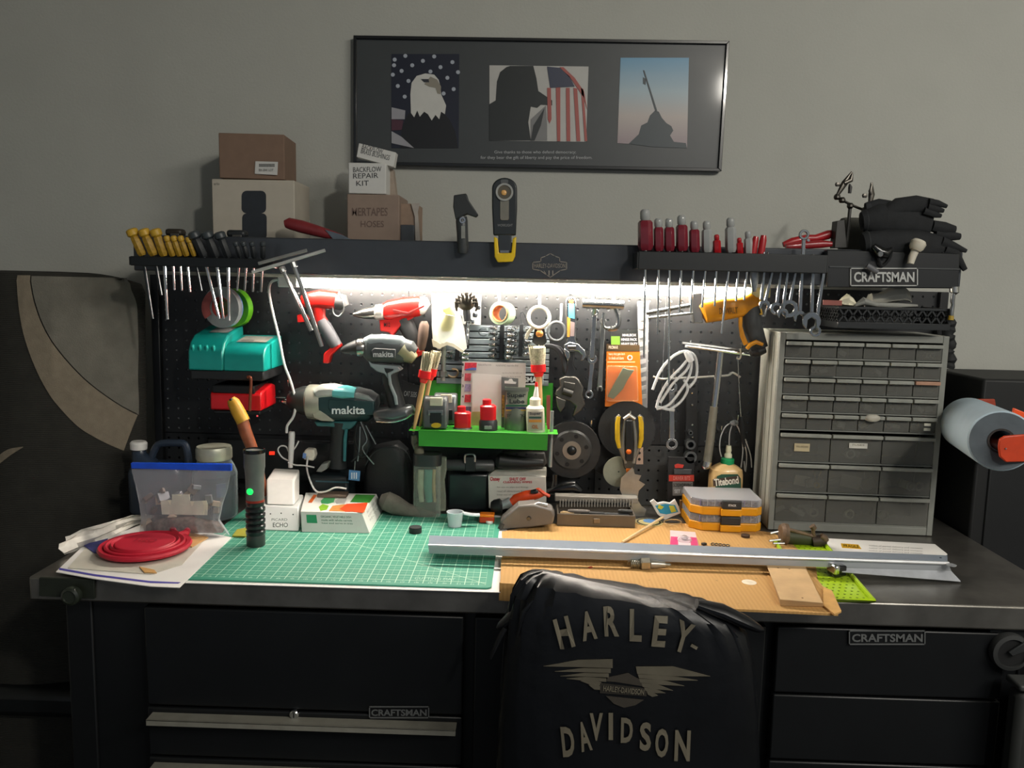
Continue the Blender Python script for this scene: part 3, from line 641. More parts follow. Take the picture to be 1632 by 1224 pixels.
part(t, 'shank', MB().loft([(1451, 420, 5), (1454, 409, 6), (1459, 398, 6)], 1.747, 1, 12), CRM)
# basket
YB_ = 1.78
t = TT('wire_basket', 'black plastic basket with diamond shaped holes hanging above the drawer cabinet', 'basket', 1420, 528, YB_)
bm_ = mt('14181a', .4, coat=.2)
a, c_ = P(1338, 488, YB_), P(1512, 527, YB_); bx0, bx1, bz1, bz0 = a.x, c_.x, a.z, c_.z
dpt = .13
def lattice(p0, ux, L, H, nx, vz=V((0, 0, 1))):
    m = MB(); s = L/nx; nr = max(1, round(H/s)); hh = H/nr; yv = ux.cross(vz)*.0018
    for i in range(nx):
        for j in range(nr):
            for (q0, q1) in (((0, 0), (1, 1)), ((1, 0), (0, 1))):
                A_ = p0+ux*(i+q0[0])*s+vz*(j+q0[1])*hh; B_ = p0+ux*(i+q1[0])*s+vz*(j+q1[1])*hh
                d = (B_-A_).normalized(); nn = yv.normalized().cross(d)*.0017
                m.add([A_-nn-yv, B_-nn-yv, B_+nn-yv, A_+nn-yv, A_-nn+yv, B_-nn+yv, B_+nn+yv, A_+nn+yv], [(0, 1, 2, 3), (7, 6, 5, 4), (0, 4, 5, 1), (3, 2, 6, 7)])
    return m
X_ = V((1, 0, 0)); Y_ = V((0, 1, 0))
for nm, p0, ux, L, n in (('front_lattice', V((bx0, YB_, bz1-.033)), X_, bx1-bx0, 12), ('rear_lattice', V((bx0, YB_+dpt, bz1-.033)), X_, bx1-bx0, 16), ('side_lattice', V((bx0, YB_, bz1-.033)), Y_, dpt, 9), ('side_lattice', V((bx1, YB_, bz1-.033)), Y_, dpt, 9)):
    part(t, nm, lattice(p0, ux, L, .028, n), bm_, kind='stuff')
m = MB()
for y in (YB_, YB_+dpt): m.box(((bx0+bx1)/2, y, bz1-.003), (bx1-bx0+.006, .006, .006)).box(((bx0+bx1)/2, y, (bz0+bz1-.033)/2), (bx1-bx0+.003, .004, bz1-.033-bz0))
for x in (bx0, bx1): m.box((x, YB_+dpt/2, bz1-.003), (.006, dpt, .006)).box((x, YB_+dpt/2, (bz0+bz1-.033)/2), (.004, dpt, bz1-.033-bz0))
part(t, 'basket_walls', m, bm_, .0008)
part(t, 'basket_floor', MB().box(((bx0+bx1)/2, YB_+dpt/2, bz0+.002), (bx1-bx0, dpt, .003)), bm_)
def crumple(label, name, cat, pts, Y, mat, seed, grp=None):
    r = random.Random(seed); m = MB(); R = []
    for (px, py, rad) in pts:
        c = P(px, py, Y); R.append([c+V((0, math.cos(2*PI*q/14)*k(rad, Y)*1.2*r.uniform(.7, 1.2), math.sin(2*PI*q/14)*k(rad, Y)*r.uniform(.75, 1.15))) for q in range(14)])
    m.rings(R); return one(name, label, cat, m, mat, group=grp)
CL = mt('dcd9cc', .85, var=.08, bump=.3, bs=90)
crumple('small cream rag mound at the left end of the black basket', 'cleaning_rag', 'rag', [(1332, 486, 1), (1342, 480, 7), (1350, 478, 10), (1358, 482, 7), (1366, 487, 2)], 1.81, mt('e4dec4', .85, bump=.3), 1)
crumple('larger pale grey rag lying folded in the black basket', 'cleaning_rag', 'rag', [(1378, 486, 3), (1386, 478, 10), (1400, 476, 10), (1420, 470, 12), (1438, 468, 12), (1448, 472, 8), (1452, 480, 3)], 1.84, CL, 2)
crumple('thin grey cloth strip along the front of the black basket', 'cleaning_rag', 'rag', [(1362, 487, 2), (1376, 480, 6), (1395, 486, 4), (1430, 487, 4), (1462, 487, 2)], 1.80, mt('8f908a', .85, bump=.3), 3)
# nut driver hanging at right
t = TT('nut_driver', 'chrome socket nut driver with a twisted shaft hanging at the right end of the shelf', 'screwdriver', 1518, 515, 1.77)
part(t, 'socket', MB().loft([(1521, 457, 7), (1521, 466, 7), (1520, 468, 4)], 1.77), mt('c9c9c4', .3, 1))
part(t, 'shaft', MB().loft([(1520, 467, 3), (1518, 480, 3.4), (1519, 486, 2.6), (1517, 493, 3.4), (1516, 505, 3)], 1.77), STEEL)
part(t, 'ferrule', MB().loft([(1516, 503, 4), (1515, 510, 4.5)], 1.77), mt('a58a2e', .4))
t = TT('spiral_hose', 'black ribbed hose hanging down behind the right edge of the drawer cabinet', 'hose', 1510, 590, 1.95)
part(t, 'ribbed_tube', MB().loft([(1512+2*math.sin(i), 512+i*4.4, 9+1.6*math.sin(i*2.4)) for i in range(18)], 1.95), RUB)
# ================================================================ things hanging on the pegboard
def xpr(m, prof, x0, x1):      # profile of (y, z) extruded along x
    n = len(prof); vs = [V((x0, y, z)) for y, z in prof]+[V((x1, y, z)) for y, z in prof]
    return m.add(vs, [tuple(range(n)), tuple(range(2*n-1, n-1, -1))]+[(i, (i+1) % n, (i+1) % n+n, i+n) for i in range(n)])
TEAL = mt('0f958c', .35, coat=.25, var=.05)
# teal charger
t = TT('battery_charger', 'teal battery charger with grey labels on a black base, on the left pegboard', 'charger', 370, 600, 1.92)
xa, xb, xc = P(300, 580, 1.85).x, P(356, 580, 1.85).x, P(421, 580, 1.85).x
z0 = P(400, 592, 1.85).z; zf = P(400, 566, 1.85).z; zt = P(421, 546, 1.9).z
part(t, 'shell', xpr(MB(), [(1.85, z0), (1.852, zf), (1.86, zf+.012), (1.878, zt-.004), (1.985, zt+.012), (1.995, z0)], xb, xc), TEAL, .003)
part(t, 'shell', xpr(MB(), [(1.848, z0), (1.85, zf+.006), (1.862, zf+.026), (1.885, zt+.016), (1.985, zt+.034), (1.995, z0)], xa, xb), TEAL, .004)
part(t, 'base', MB().box(((xa+xc)/2, 1.925, z0-.011), (xc-xa-.006, .142, .0225)), mt('202224', .5), .003)
def roofquad(y0, y1, xs0, xs1, za, zb_, d=.0012): return MB().add([(xs0, y0, za+d), (xs1, y0, za+d), (xs1, y1, zb_+d), (xs0, y1, zb_+d)], [(0, 1, 2, 3)])
sl = .016/.107
part(t, 'label', roofquad(1.90, 1.965, xb+.012, xc-.012, zt-.004+.022*sl, zt-.004+.087*sl), mt('9c9c92', .6, var=.3, vs=90), label='grey printed rating label')
m = MB()
for i in range(5): m.add([(xb+.02, 1.91+i*.009, zt+.002+.0012*i), (xb+.05, 1.91+i*.009, zt+.002+.0012*i), (xb+.05, 1.915+i*.009, zt+.003+.0012*i), (xb+.02, 1.915+i*.009, zt+.003+.0012*i)], [(0, 1, 2, 3)])
part(t, 'label_print', m, mt('4a4640', .6), kind='stuff')
sl2 = .018/.1
part(t, 'label', roofquad(1.905, 1.97, xa+.028, xb-.008, zt+.016+.02*sl2, zt+.016+.085*sl2), mt('8d8f88', .6, var=.3, vs=120), label='grey label in a dark recess')
for i in range(4):
    x = xa+.012+i*.016
    part(t, 'vent_rib', MB().box((x, 1.853, zf+.01), (.004, .008, .022), (.4, 0, 0)), mt('2fb8ae', .3, coat=.3), .001)
# red charger
t = TT('battery_charger', 'red and black battery charger below the teal one', 'charger', 400, 655, 1.92)
xa, xc = P(335, 640, 1.87).x, P(417, 640, 1.87).x; z0 = P(417, 655, 1.87).z; zt = P(417, 626, 1.87).z
part(t, 'shell', xpr(MB(), [(1.868, z0), (1.87, zt-.004), (1.88, zt+.001), (1.955, zt+.012), (1.975, zt+.006), (1.98, z0)], xa, xc), RED, .004)
part(t, 'black_cradle', MB().box((xa+.055, 1.92, zt+.006), (.1, .1, .02)).box(((xa+xc)/2, 1.925, z0-.006), (xc-xa-.01, .1, .01)), BLK, .003)
part(t, 'indicator', MB().sph(P(410, 663, 1.868), (.0025, .002, .0025), 8), mt('e05058', .3, emit=.4))
# tape rolls
SILV = mt('b9babb', .35, .5, var=.1)
for lab, cx, cy, ro, ri, Y, c, cc in (('nearest tape roll with red printed face on the left peg', 352, 490, 33, 17, 1.90, '9a9d9e', 'a5403c'), ('bright blue tape roll, middle of the three on the left peg', 353, 490, 31, 20, 1.925, '2f7fe6', 'b9babb'), ('lime green tape roll, rearmost of the three on the left peg', 369, 491, 31, 19, 1.955, '62b420', '7b8a60')):
    t = TT('tape_roll', lab, 'tape', cx, cy+ro, Y, 'tape rolls on the left peg')
    p0 = P(cx, cy, Y)
    part(t, 'tape', MB().ring(p0, k(ri, Y), k(ro, Y), .02 if c != '9a9d9e' else .016, (.25, 1, .05)), mt(c, .35, coat=.3))
    part(t, 'core', MB().ring(p0, k(ri-2, Y), k(ri, Y), .022, (.25, 1, .05)), mt(cc, .6))
    if cc == 'a5403c': part(t, 'printed_face', MB().pp(arc(cx, cy, 31, PI*.65, PI*1.2, 8)+arc(cx, cy, 18, PI*1.2, PI*.65, 8), Y-.007, .0008), mt('9a4a46', .5, var=.25))
# white power cord of the strip light
CORD = mt('d9dad8', .4, var=.03)
one('light_cable', 'white power cord running down the pegboard from the strip light', 'cord', MB().tube(wire([(476, 447, 1.905), (440, 446, 1.9), (429, 458, 1.9), (433, 490, 1.9), (445, 540, 1.9), (453, 580, 1.9), (464, 610, 1.9), (471, 640, 1.9), (468, 663, 1.9), (458, 678, 1.9), (457, 690, 1.9)], 1.9, .003), .0032, 8), CORD)
t = TT('cord_connector', 'white inline cord connector standing behind the small white cube, cable looped beside it', 'connector', 464, 745, 1.9)
part(t, 'sleeve', MB().loft([(465, 688, 4.5), (465, 692, 5.2), (464, 718, 4.6), (463, 745, 3.6)], 1.9), CORD)
part(t, 'cable_loop', MB().tube(wire([(462, 735), (450, 729), (443, 718), (447, 711), (456, 712), (462, 722), (470, 714), (476, 703)], 1.905, .002), .0018, 6), CORD)
part(t, 'cable', MB().tube(wire([(459, 737), (470, 741), (485, 742), (501, 745)], 1.895, .002), .0018, 6), CORD)
t = TT('charger_plug', 'small white plug adapter with blue port and dangling cable, beside the cord connector', 'plug', 492, 735, 1.93)
part(t, 'plug_body', MB().pp([(487, 716), (500, 717), (502, 726), (499, 735), (484, 733), (482, 724)], 1.91, .025), mt('d8d4c4', .4), .003)
part(t, 'port', MB().pp([(483, 722), (488, 723), (487, 731), (482, 730)], 1.908, .003), mt('6a8fc8', .4))
part(t, 'cable', MB().tube(wire([(491, 727, 1.905), (489, 745, 1.9), (494, 765, 1.86), (504, 783, 1.82), (520, 783, 1.80), (535, 777, 1.80), (552, 779, 1.80)], 1.9, .002), .0022, 6), CORD)
# power strip dim
t = TT('power_strip', 'black metal power strip panel with a red lamp on the lower pegboard', 'power strip', 440, 800, 1.98)
a, c = P(330, 700, 1.97), P(585, 770, 1.97)
part(t, 'panel', MB().box(((a.x+c.x)/2, 1.985, (a.z+c.z)/2), (c.x-a.x, .026, a.z-c.z)), mt('191b1d', .35, var=.1), .003)
part(t, 'red_lamp', MB().pp([(429, 720), (437, 720), (437, 725), (429, 725)], 1.967, .004), mt('e0301c', .3, emit=1.2))
# ---------------------------------------------------------------- red drills
GR = mt('3a3b3b', .6, var=.1); REDM = mt('c41a14', .35, coat=.3, var=.06)
t = TT('cordless_drill', 'red and black compact drill behind the hex keys, hanging grip down', 'drill', 530, 578, 1.95)
part(t, 'motor_housing', MB().loft([(482, 480, 9), (490, 479, 13), (512, 477, 15), (535, 479, 14), (545, 482, 9)], 1.94, .9, 16, 2.6), REDM)
part(t, 'rear_cap', MB().loft([(536, 480, 14), (544, 482, 14), (549, 490, 9)], 1.94, .9), GR)
part(t, 'nose', MB().loft([(474, 482, 5), (483, 481, 9)], 1.94), DSTEEL)
part(t, 'trigger_neck', MB().loft([(508, 488, 12), (510, 505, 9), (514, 514, 10)], 1.94, .8), REDM)
part(t, 'trigger', MB().pp([(473, 502), (486, 500), (494, 508), (490, 513), (474, 514)], 1.94, .012), REDM, .001)
part(t, 'grip', MB().loft([(512, 510, 9), (520, 524, 11), (530, 542, 11), (536, 552, 10)], 1.94, .9), mt('55565a', .6))
part(t, 'battery_foot', MB().pp([(514, 579), (515, 564), (528, 552), (538, 544), (543, 552), (527, 566), (523, 580)], 1.93, .03), REDM, .003)
part(t, 'belt_clip', MB().tube(wire([(540, 465), (546, 480), (548, 494), (540, 504), (532, 500), (530, 490)], 1.925, .002), .002, 6), STEEL)
t = TT('cordless_drill', 'red compact drill with silver chuck, hanging near the left centre under the light', 'drill', 640, 565, 1.95)
part(t, 'chuck', MB().loft([(563, 501, 2.5), (570, 501, 5), (578, 500, 8), (590, 499, 9.5), (598, 498, 10), (612, 497, 11)], 1.935), mt('98958f', .28, 1))
part(t, 'clutch_ring', MB().loft([(598, 498, 11), (600, 498, 12.5), (610, 497, 12.5), (612, 497, 11)], 1.935), mt('c7c2b8', .4, .6))
part(t, 'motor_housing', MB().loft([(611, 497, 12), (620, 495, 16), (645, 491, 17), (668, 488, 16), (676, 489, 12)], 1.94, .9, 16, 2.6), REDM)
part(t, 'rear_cap', MB().loft([(668, 488, 15), (675, 489, 16), (681, 493, 10)], 1.94, .9), mt('cfcfcf', .4))
part(t, 'trigger_neck', MB().pp([(604, 510), (660, 505), (650, 512), (638, 520), (624, 538), (620, 530), (606, 528)], 1.93, .028), REDM, .003)
part(t, 'housing_slots', MB().pp([(626, 493), (650, 498), (676, 486), (676, 489), (650, 502), (626, 497)], 1.912, .004), mt('7a1612', .5), .0005)
part(t, 'grip', MB().loft([(643, 508, 13), (650, 522, 13), (660, 542, 11), (667, 557, 10)], 1.945, .9), GR)
part(t, 'battery_foot', MB().loft([(660, 567, 5), (668, 559, 8), (674, 555, 5)], 1.93), REDM)
tpx(t, 'M12', 612, 514, 622, 521, 1.928, mt('2a0a08'), .02)
# black drill
t = TT('cordless_drill', 'black and silver drill with maker lettering, hanging above the teal impact wrench', 'drill', 625, 675, 1.9)
Y = 1.89; GD = mt('4a4e4f', .45, var=.08); LG = mt('8c9698', .4, var=.05)
part(t, 'chuck', MB().loft([(544, 559, 3), (548, 558, 6), (556, 556, 9), (568, 554, 12), (571, 553, 12)], Y), mt('333536', .5, var=.1))
part(t, 'clutch_ring', MB().loft([(569, 554, 12), (571, 554, 15), (580, 554, 15), (583, 554, 13)], Y), mt('b5b0aa', .25, 1))
part(t, 'motor_housing', MB().loft([(582, 556, 13), (588, 557, 20), (610, 557, 21), (640, 558, 20), (655, 560, 17), (662, 563, 10)], Y, .9, 18, 2.6), GD)
part(t, 'top_cover', MB().loft([(586, 550, 13), (592, 547, 14), (615, 547, 14.5), (638, 549, 14), (650, 556, 10)], Y-.006, .9, 16, 2.6), LG)
part(t, 'logo_panel', MB().pp([(592, 559), (596, 555), (630, 557), (630, 571), (594, 570)], Y-.034, .008), GD, .001)
tpx(t, 'makita', 595, 560, 627, 569, Y-.0345, mt('d5d8d8', .4), .02)
part(t, 'rear_vent', MB().loft([(640, 557, 17), (652, 566, 14), (661, 573, 8)], Y-.004), mt('8a8768', .4, coat=.3))
part(t, 'trigger_guard', MB().pp([(586, 574), (592, 580), (634, 584), (640, 590), (626, 596), (618, 604), (612, 596), (600, 592), (590, 584)], Y-.018, .034), LG, .003)
part(t, 'grip', MB().loft([(622, 586, 16), (621, 600, 13), (627, 625, 13), (633, 648, 14)], Y, .9), mt('26292b', .6))
part(t, 'grip_inlay', MB().loft([(632, 590, 2), (620, 596, 3), (622, 612, 2.6), (630, 632, 3), (632, 645, 2.6)], Y-.022, .5), LG)
part(t, 'battery', MB().loft([(598, 662, 8), (604, 661, 11), (630, 660, 13), (650, 656, 12), (659, 650, 6)], Y, 1.6, 16, 3), mt('6f7374', .3, .7))
part(t, 'battery_band', MB().tube(wire([(600, 671), (625, 672), (645, 667), (658, 658)], Y-.03, .002), .003, 6), mt('c6c9ca', .25, 1))
t = TT('nylon_strap', 'black printed nylon strap hanging behind the black drill handle', 'strap', 655, 640, 1.97)
part(t, 'webbing', MB().pp([(640, 606), (676, 618), (672, 650), (640, 640)], 1.97, .004), mt('15181c', .7))
tpx(t, 'CAT 5335', 644, 624, 664, 632, 1.969, mt('9a9fa2', .5), 0, rot=-.12)
# teal impact wrench
t = TT('impact_wrench', 'large teal and black impact wrench with maker lettering, standing at the left of the bench', 'impact wrench', 528, 785, 1.92, z=ZB)
Y = 1.92; DT = mt('223c3e', .4, var=.08); TL_ = mt('3d8f92', .35, coat=.2)
part(t, 'anvil', MB().loft([(450, 640, 3.5), (455, 640, 5), (462, 640, 5)], Y), CHROME)
part(t, 'anvil_pin', MB().tube([P(438, 633, Y), P(455, 634, Y)], .0015, 6), CHROME)
part(t, 'hammer_case', MB().loft([(458, 639, 7), (461, 639, 12), (470, 638, 18), (482, 638, 23), (493, 639, 25)], Y), mt('3b3d3c', .45, .3, var=.1))
part(t, 'collar', MB().loft([(490, 640, 25), (493, 640, 28), (508, 641, 29), (514, 641, 27)], Y), mt('97978a', .4, .3))
part(t, 'motor_housing', MB().loft([(510, 641, 27), (530, 642, 28.5), (570, 644, 28), (590, 647, 25), (598, 649, 18), (601, 650, 8)], Y, .9, 20, 2.7), DT)
part(t, 'top_panel', MB().loft([(508, 627, 10), (514, 623, 11), (530, 622, 11), (548, 624, 9)], Y-.008, 2, 14, 3), mt('b8bcb6', .35))
part(t, 'top_panel', MB().loft([(534, 624, 10), (550, 625, 10.5), (568, 627, 9)], Y-.01, 2, 14, 3), mt('62b9bb', .35), label='pale teal top panel')
part(t, 'rear_cover', MB().loft([(568, 640, 24), (585, 644, 24), (597, 648, 20), (602, 650, 9)], Y-.003, .95, 18, 2.6), mt('3d4142', .5))
part(t, 'rear_stripe', MB().loft([(552, 631, 2.5), (570, 631, 6), (586, 635, 5), (595, 640, 2)], Y-.03, .7), mt('7f8785', .35))
part(t, 'side_brace', MB().pp([(494, 650), (512, 655), (522, 663), (532, 672), (511, 671), (500, 666)], Y-.036, .014), mt('9a9a8c', .4), .002)
part(t, 'logo_panel', MB().pp([(524, 636), (596, 640), (596, 662), (530, 660), (522, 650)], Y-.0385, .012), DT, .002)
tpx(t, 'makita', 529, 647, 582, 660, Y-.0395, mt('dfe6e6', .4), .02)
part(t, 'trigger_neck', MB().pp([(500, 672), (560, 672), (572, 668), (560, 684), (548, 686), (536, 682), (520, 680), (505, 680)], Y-.02, .04), mt('35686a', .4), .003)
part(t, 'grip', MB().loft([(543, 672, 17), (542, 690, 15), (540, 715, 14), (538, 745, 15)], Y, .9), mt('1e2426', .6))
part(t, 'grip_inlay', MB().loft([(552, 684, 2.5), (550, 700, 3), (549, 735, 2.5)], Y-.022, .5), mt('2f6f74', .4))
zb_ = ZB
m = MB(); pa, pb = P(498, 752, Y), P(560, 752, Y)
part(t, 'battery', MB().box(((pa.x+pb.x)/2, Y+.01, (pa.z+ZB)/2-.0), (pb.x-pa.x, .085, pa.z-ZB-.0005)), mt('121e22', .5), .008)
part(t, 'battery_latch', MB().pp([(503, 752), (512, 740), (524, 737), (520, 748), (512, 753)], Y-.035, .03), mt('7d807c', .4), .002)
part(t, 'battery_stripe', MB().pp([(503, 766), (556, 768), (556, 770), (503, 768)], Y-.0345, .003), mt('2f5a66', .4))
# key bundle with blue tag
t = TT('key_bundle', 'bundle of dark wires and thin keys hanging from the impact wrench', 'keys', 573, 740, 1.875)
wm = mt('aeb0b0', .3, .9); m = MB(); 
for ln in ([(570, 676), (566, 700), (572, 722), (560, 736)], [(575, 672), (585, 700), (578, 716), (596, 740)], [(583, 678), (592, 695), (599, 708)], [(568, 718), (574, 728), (583, 726), (586, 715)], [(574, 680), (573, 710), (570, 735)]):
    part(t, 'thin_key', MB().tube(wire(ln, 1.872, .001), .0016, 5), wm if ln[0][0] > 572 else mt('1a1c1e', .4))
part(t, 'dark_tuft', MB().loft([(574, 675, 6), (576, 690, 13), (578, 708, 15), (574, 722, 11), (566, 732, 4)], 1.885, .6), mt('14171a', .6, bump=.5, bs=200))
t = TT('key_tag', 'small blue plastic tag hanging under the wire bundle', 'tag', 564, 768, 1.87)
part(t, 'tag_body', MB().pp([(556, 749), (574, 751), (573, 767), (555, 765)], 1.87, .004), mt('4f86b8', .4), .001)
tpx(t, 'III', 560, 753, 569, 763, 1.87, mt('d8e4ee'), .01)
part(t, 'cord', MB().tube([P(566, 735, 1.872), P(565, 750, 1.872)], .0012, 5), wm)
# pipe with yellow end (hammer handle)
t = TT('wooden_hammer_handle', 'tilted brown handle with a yellow sleeve on top, left behind the flashlight', 'hammer', 410, 800, 1.8, z=ZB)
part(t, 'handle', MB().loft([(385, 668, 10), (392, 690, 10), (402, 715, 9), (412, 750, 9), (418, 790, 9)], 1.8), mt('8a4a2c', .45, var=.25, vs=60))
part(t, 'sleeve', MB().loft([(368, 636, 7), (372, 641, 10), (379, 655, 11), (388, 672, 11)], 1.795), mt('c9962a', .5, var=.15))
part(t, 'sleeve_bore', MB().loft([(367.5, 635.5, 2.6), (369, 638, 2.6)], 1.785), BLK)
t = TT('copper_rod', 'thin copper rod with a bent top standing left of the red charger', 'rod', 398, 640, 1.845)
part(t, 'rod', MB().tube(wire([(394, 601), (398, 601), (400, 606), (399, 630), (398, 655)], 1.845, .002), .0035, 8), mt('8a4e3a', .4, .7))
# ---------------------------------------------------------------- slatwall panel with magnetic sockets
t = TT('steel_tool_board', 'grey slotted steel panel with a logo badge fixed on the pegboard centre', 'panel', 790, 620, 1.985)
SL = mt('8c979b', .4, .6, var=.1)
a, c = P(697, 516, 1.985), P(874, 616, 1.985); n = 9; hz = (a.z-c.z)/n
part(t, 'backing', MB().box(((a.x+c.x)/2, 1.992, (a.z+c.z)/2), (c.x-a.x, .008, a.z-c.z)), mt('2c3032', .5))
for i in range(n): part(t, 'slat', MB().box(((a.x+c.x)/2, 1.984, a.z-(i+.5)*hz), (c.x-a.x, .008, hz-.0035)), SL, .001)
tpx(t, 'CR', 762, 522, 790, 536, 1.979, mt('4a5256', .5), .0)
badge(t, 800, 597, 866, 613, 1.978, lm=mt('c4c9ca'))
def socketrow(label, x, ys, Y, w, cols=2):
    t = TT('socket_rail', label, 'socket rail', x, ys[-1]+6, Y+.01, 'magnetic socket rails on the steel panel')
    part(t, 'rail', MB().pp([(x-3, ys[0]-6), (x+4, ys[0]-6), (x+2, ys[-1]+6), (x-5, ys[-1]+6)], Y+.012, .008), BLK, .001)
    for i, y in enumerate(ys):
        for s in ((-1, 1) if cols == 2 else (0,)):
            p0 = P(x+s*w*.62-(i*.5), y+(2 if s > 0 else 0), Y); r = .0055+.0006*(i % 3)
            part(t, 'socket', MB().lathe(p0, [(r, 0), (r, .011), (r*.8, .013), (r*.8, .018)], (s*.85 if s else 0, .5 if s else -.1, -.12 if s else 1), 12), CHROME if (i+s) % 3 else DCH)
socketrow('black rail of chrome sockets in the middle of the steel panel', 800, [522, 531, 540, 549, 558, 567], 1.955, 13)
socketrow('narrow rail of chrome sockets right of the middle one', 831, [522, 532, 542, 552, 562], 1.965, 8)
socketrow('stack of chrome sockets at the left of the steel panel', 745, [524, 532, 541, 550], 1.955, 6, 1)
socketrow('short row of sockets low at the left of the steel panel', 729, [561, 569], 1.96, 10)
# hose clamp
t = TT('hose_clamp', 'small brassy hose clamp hanging low on the steel panel', 'clamp', 722, 603, 1.965)
part(t, 'band', MB().tube(wire([(714, 598), (720, 601), (727, 600), (730, 594), (727, 589), (720, 588)], 1.965, .002), .0028, 6), mt('8c7a60', .35, .8))
# bag with clear funnel, jaw tool
t = TT('goggles_bag', 'clear plastic bag with yellowish roll and pale paper hanging beside the red drill', 'bag', 715, 560, 1.93)
part(t, 'bag', MB().pp([(688, 468), (728, 468), (731, 490), (740, 525), (744, 555), (738, 560), (728, 556), (712, 546), (700, 554), (690, 548), (688, 520)], 1.925, .004), mt('d9dad2', .35, coat=.3, var=.06), .001)
part(t, 'roll', MB().loft([(706, 494, 4), (714, 492, 8), (718, 505, 9), (711, 522, 9), (704, 524, 5)], 1.905, .6), mt('a29a58', .5, var=.2))
part(t, 'clear_cup', MB().loft([(716, 502, 15), (713, 515, 18), (709, 530, 16), (705, 540, 9), (704, 546, 4)], 1.89, .7), clear('cup', 'e0e4e0', .3))
part(t, 'paper_folds', MB().pp([(688, 540), (702, 548), (710, 544), (722, 547), (740, 559), (736, 562), (722, 553), (712, 550), (700, 556), (690, 552)], 1.915, .003), mt('cfcbb8', .6))
t = TT('gear_puller', 'dark toothed three-jaw gear puller hanging just under the strip light', 'puller', 745, 512, 1.93)
part(t, 'hub', MB().sph(P(743, 482, 1.93), (.022, .018, .02), 14), mt('4a4640', .35, .8))
for i in range(9):
    a0 = PI*(i/8); x0 = 743+17*math.cos(a0); y0 = 482-17*math.sin(a0)*.9
    part(t, 'jaw', MB().loft([(743+10*math.cos(a0), 482-12*math.sin(a0), 2.5), (x0, y0, 3), (x0+1, y0+7, 2.6), (743+15*math.cos(a0), y0+14, 1.5)], 1.91, .9, 8), mt('3e3a34', .3, .8))
part(t, 'screw', MB().loft([(743, 482, 5), (744, 500, 6), (745, 512, 5)], 1.93), mt('2b2d30', .4, .5))
t = TT('clear_blister', 'clear blister pack with chrome parts hanging behind the gear puller', 'packet', 748, 518, 1.96)
part(t, 'card', MB().pp([(727, 468), (767, 470), (766, 518), (728, 516)], 1.965, .002), mt('c4c6c4', .5))
for x, y in ((733, 506), (757, 502), (752, 512), (762, 490)): part(t, 'chrome_part', MB().sph(P(x, y, 1.952), (.007, .006, .008), 8), CHROME)
# vertical bolt
t = TT('long_bolt', 'long galvanised bolt with a nut hanging at the left of the steel panel', 'bolt', 705, 606, 1.95)
part(t, 'shank', MB().loft([(708, 548, 3.6), (707, 570, 3.6), (706, 607, 3.6)], 1.95), mt('a4aea4', .35, .8))
part(t, 'nut', MB().loft([(706, 591, 6.5), (706, 600, 6.5)], 1.95, 1, 6), mt('9ca49c', .35, .8))
t = TT('file_handle', 'brown wooden file handle hanging right of the red drill with silver chuck', 'file', 674, 555, 1.92)
part(t, 'handle', MB().loft([(676, 512, 5), (676, 518, 8), (674, 535, 8.5), (672, 552, 7), (672, 558, 4)], 1.92), mt('5c4a40', .5, var=.2))
# tape rings on hooks
t = TT('tape_roll', 'white and green tape roll hanging from a white hook under the light', 'tape', 797, 516, 1.92)
part(t, 'tape', MB().ring(P(796, 499, 1.91), k(14, 1.91), k(18.5, 1.91), .03, (.5, 1, -.1)), mt('8fa486', .4, coat=.3))
part(t, 'core', MB().ring(P(796, 499, 1.908), k(12.5, 1.91), k(14, 1.91), .032, (.5, 1, -.1)), mt('c98454', .6))
part(t, 'hanger', MB().tube([P(795, 466, 1.92), P(796, 484, 1.92)], .003, 8), WHT)
t = TT('scissors', 'scissors with large cream and grey finger rings hanging points down', 'scissors', 868, 560, 1.93)
part(t, 'finger_ring', MB().tube([P(x, y, 1.92) for x, y in arc(859, 506, 16.5, 0, 2*PI*.98, 24)], .0045, 8, closed=True), mt('cfc9b8', .35, coat=.3))
part(t, 'finger_ring', MB().tube([P(x, y, 1.94) for x, y in arc(887, 528, 14, 0, 2*PI*.98, 24, 15)], .0035, 8, closed=True), mt('5c6062', .4), label='dark grey finger ring')
part(t, 'pivot', MB().sph(P(860, 532, 1.915), (.009, .006, .009), 10), mt('c98c4c', .3, .7))
part(t, 'blade', MB().pp([(852, 524), (868, 524), (872, 545), (862, 556), (848, 545)], 1.925, .004), BLK, .001)
part(t, 'hanger', MB().tube([P(860, 464, 1.93), P(860, 492, 1.93)], .003, 8), WHT)
part(t, 'blade_arm', MB().loft([(849, 522, 3), (842, 530, 3), (838, 540, 2.5)], 1.925, .6), mt('d0cab8', .3, .5))
part(t, 'wire_loop', MB().tube(wire([(832, 517), (829, 502), (833, 497), (838, 506), (843, 520)], 1.93, .001), .0013, 5), STEEL)
# leather / strap loops
t = TT('strap_loops', 'black rubber strap folded in loops hanging right of the brush', 'strap', 890, 600, 1.95)
for o in (0, 6, 12): part(t, 'loop', MB().tube(wire([(868+o*.4, 552), (880+o, 552+o*.3), (892+o*.7, 562+o), (900, 580+o), (905, 600)], 1.95+.004*o/6, .002), .0055, 8, flat=.4), mt('34373a', .5))
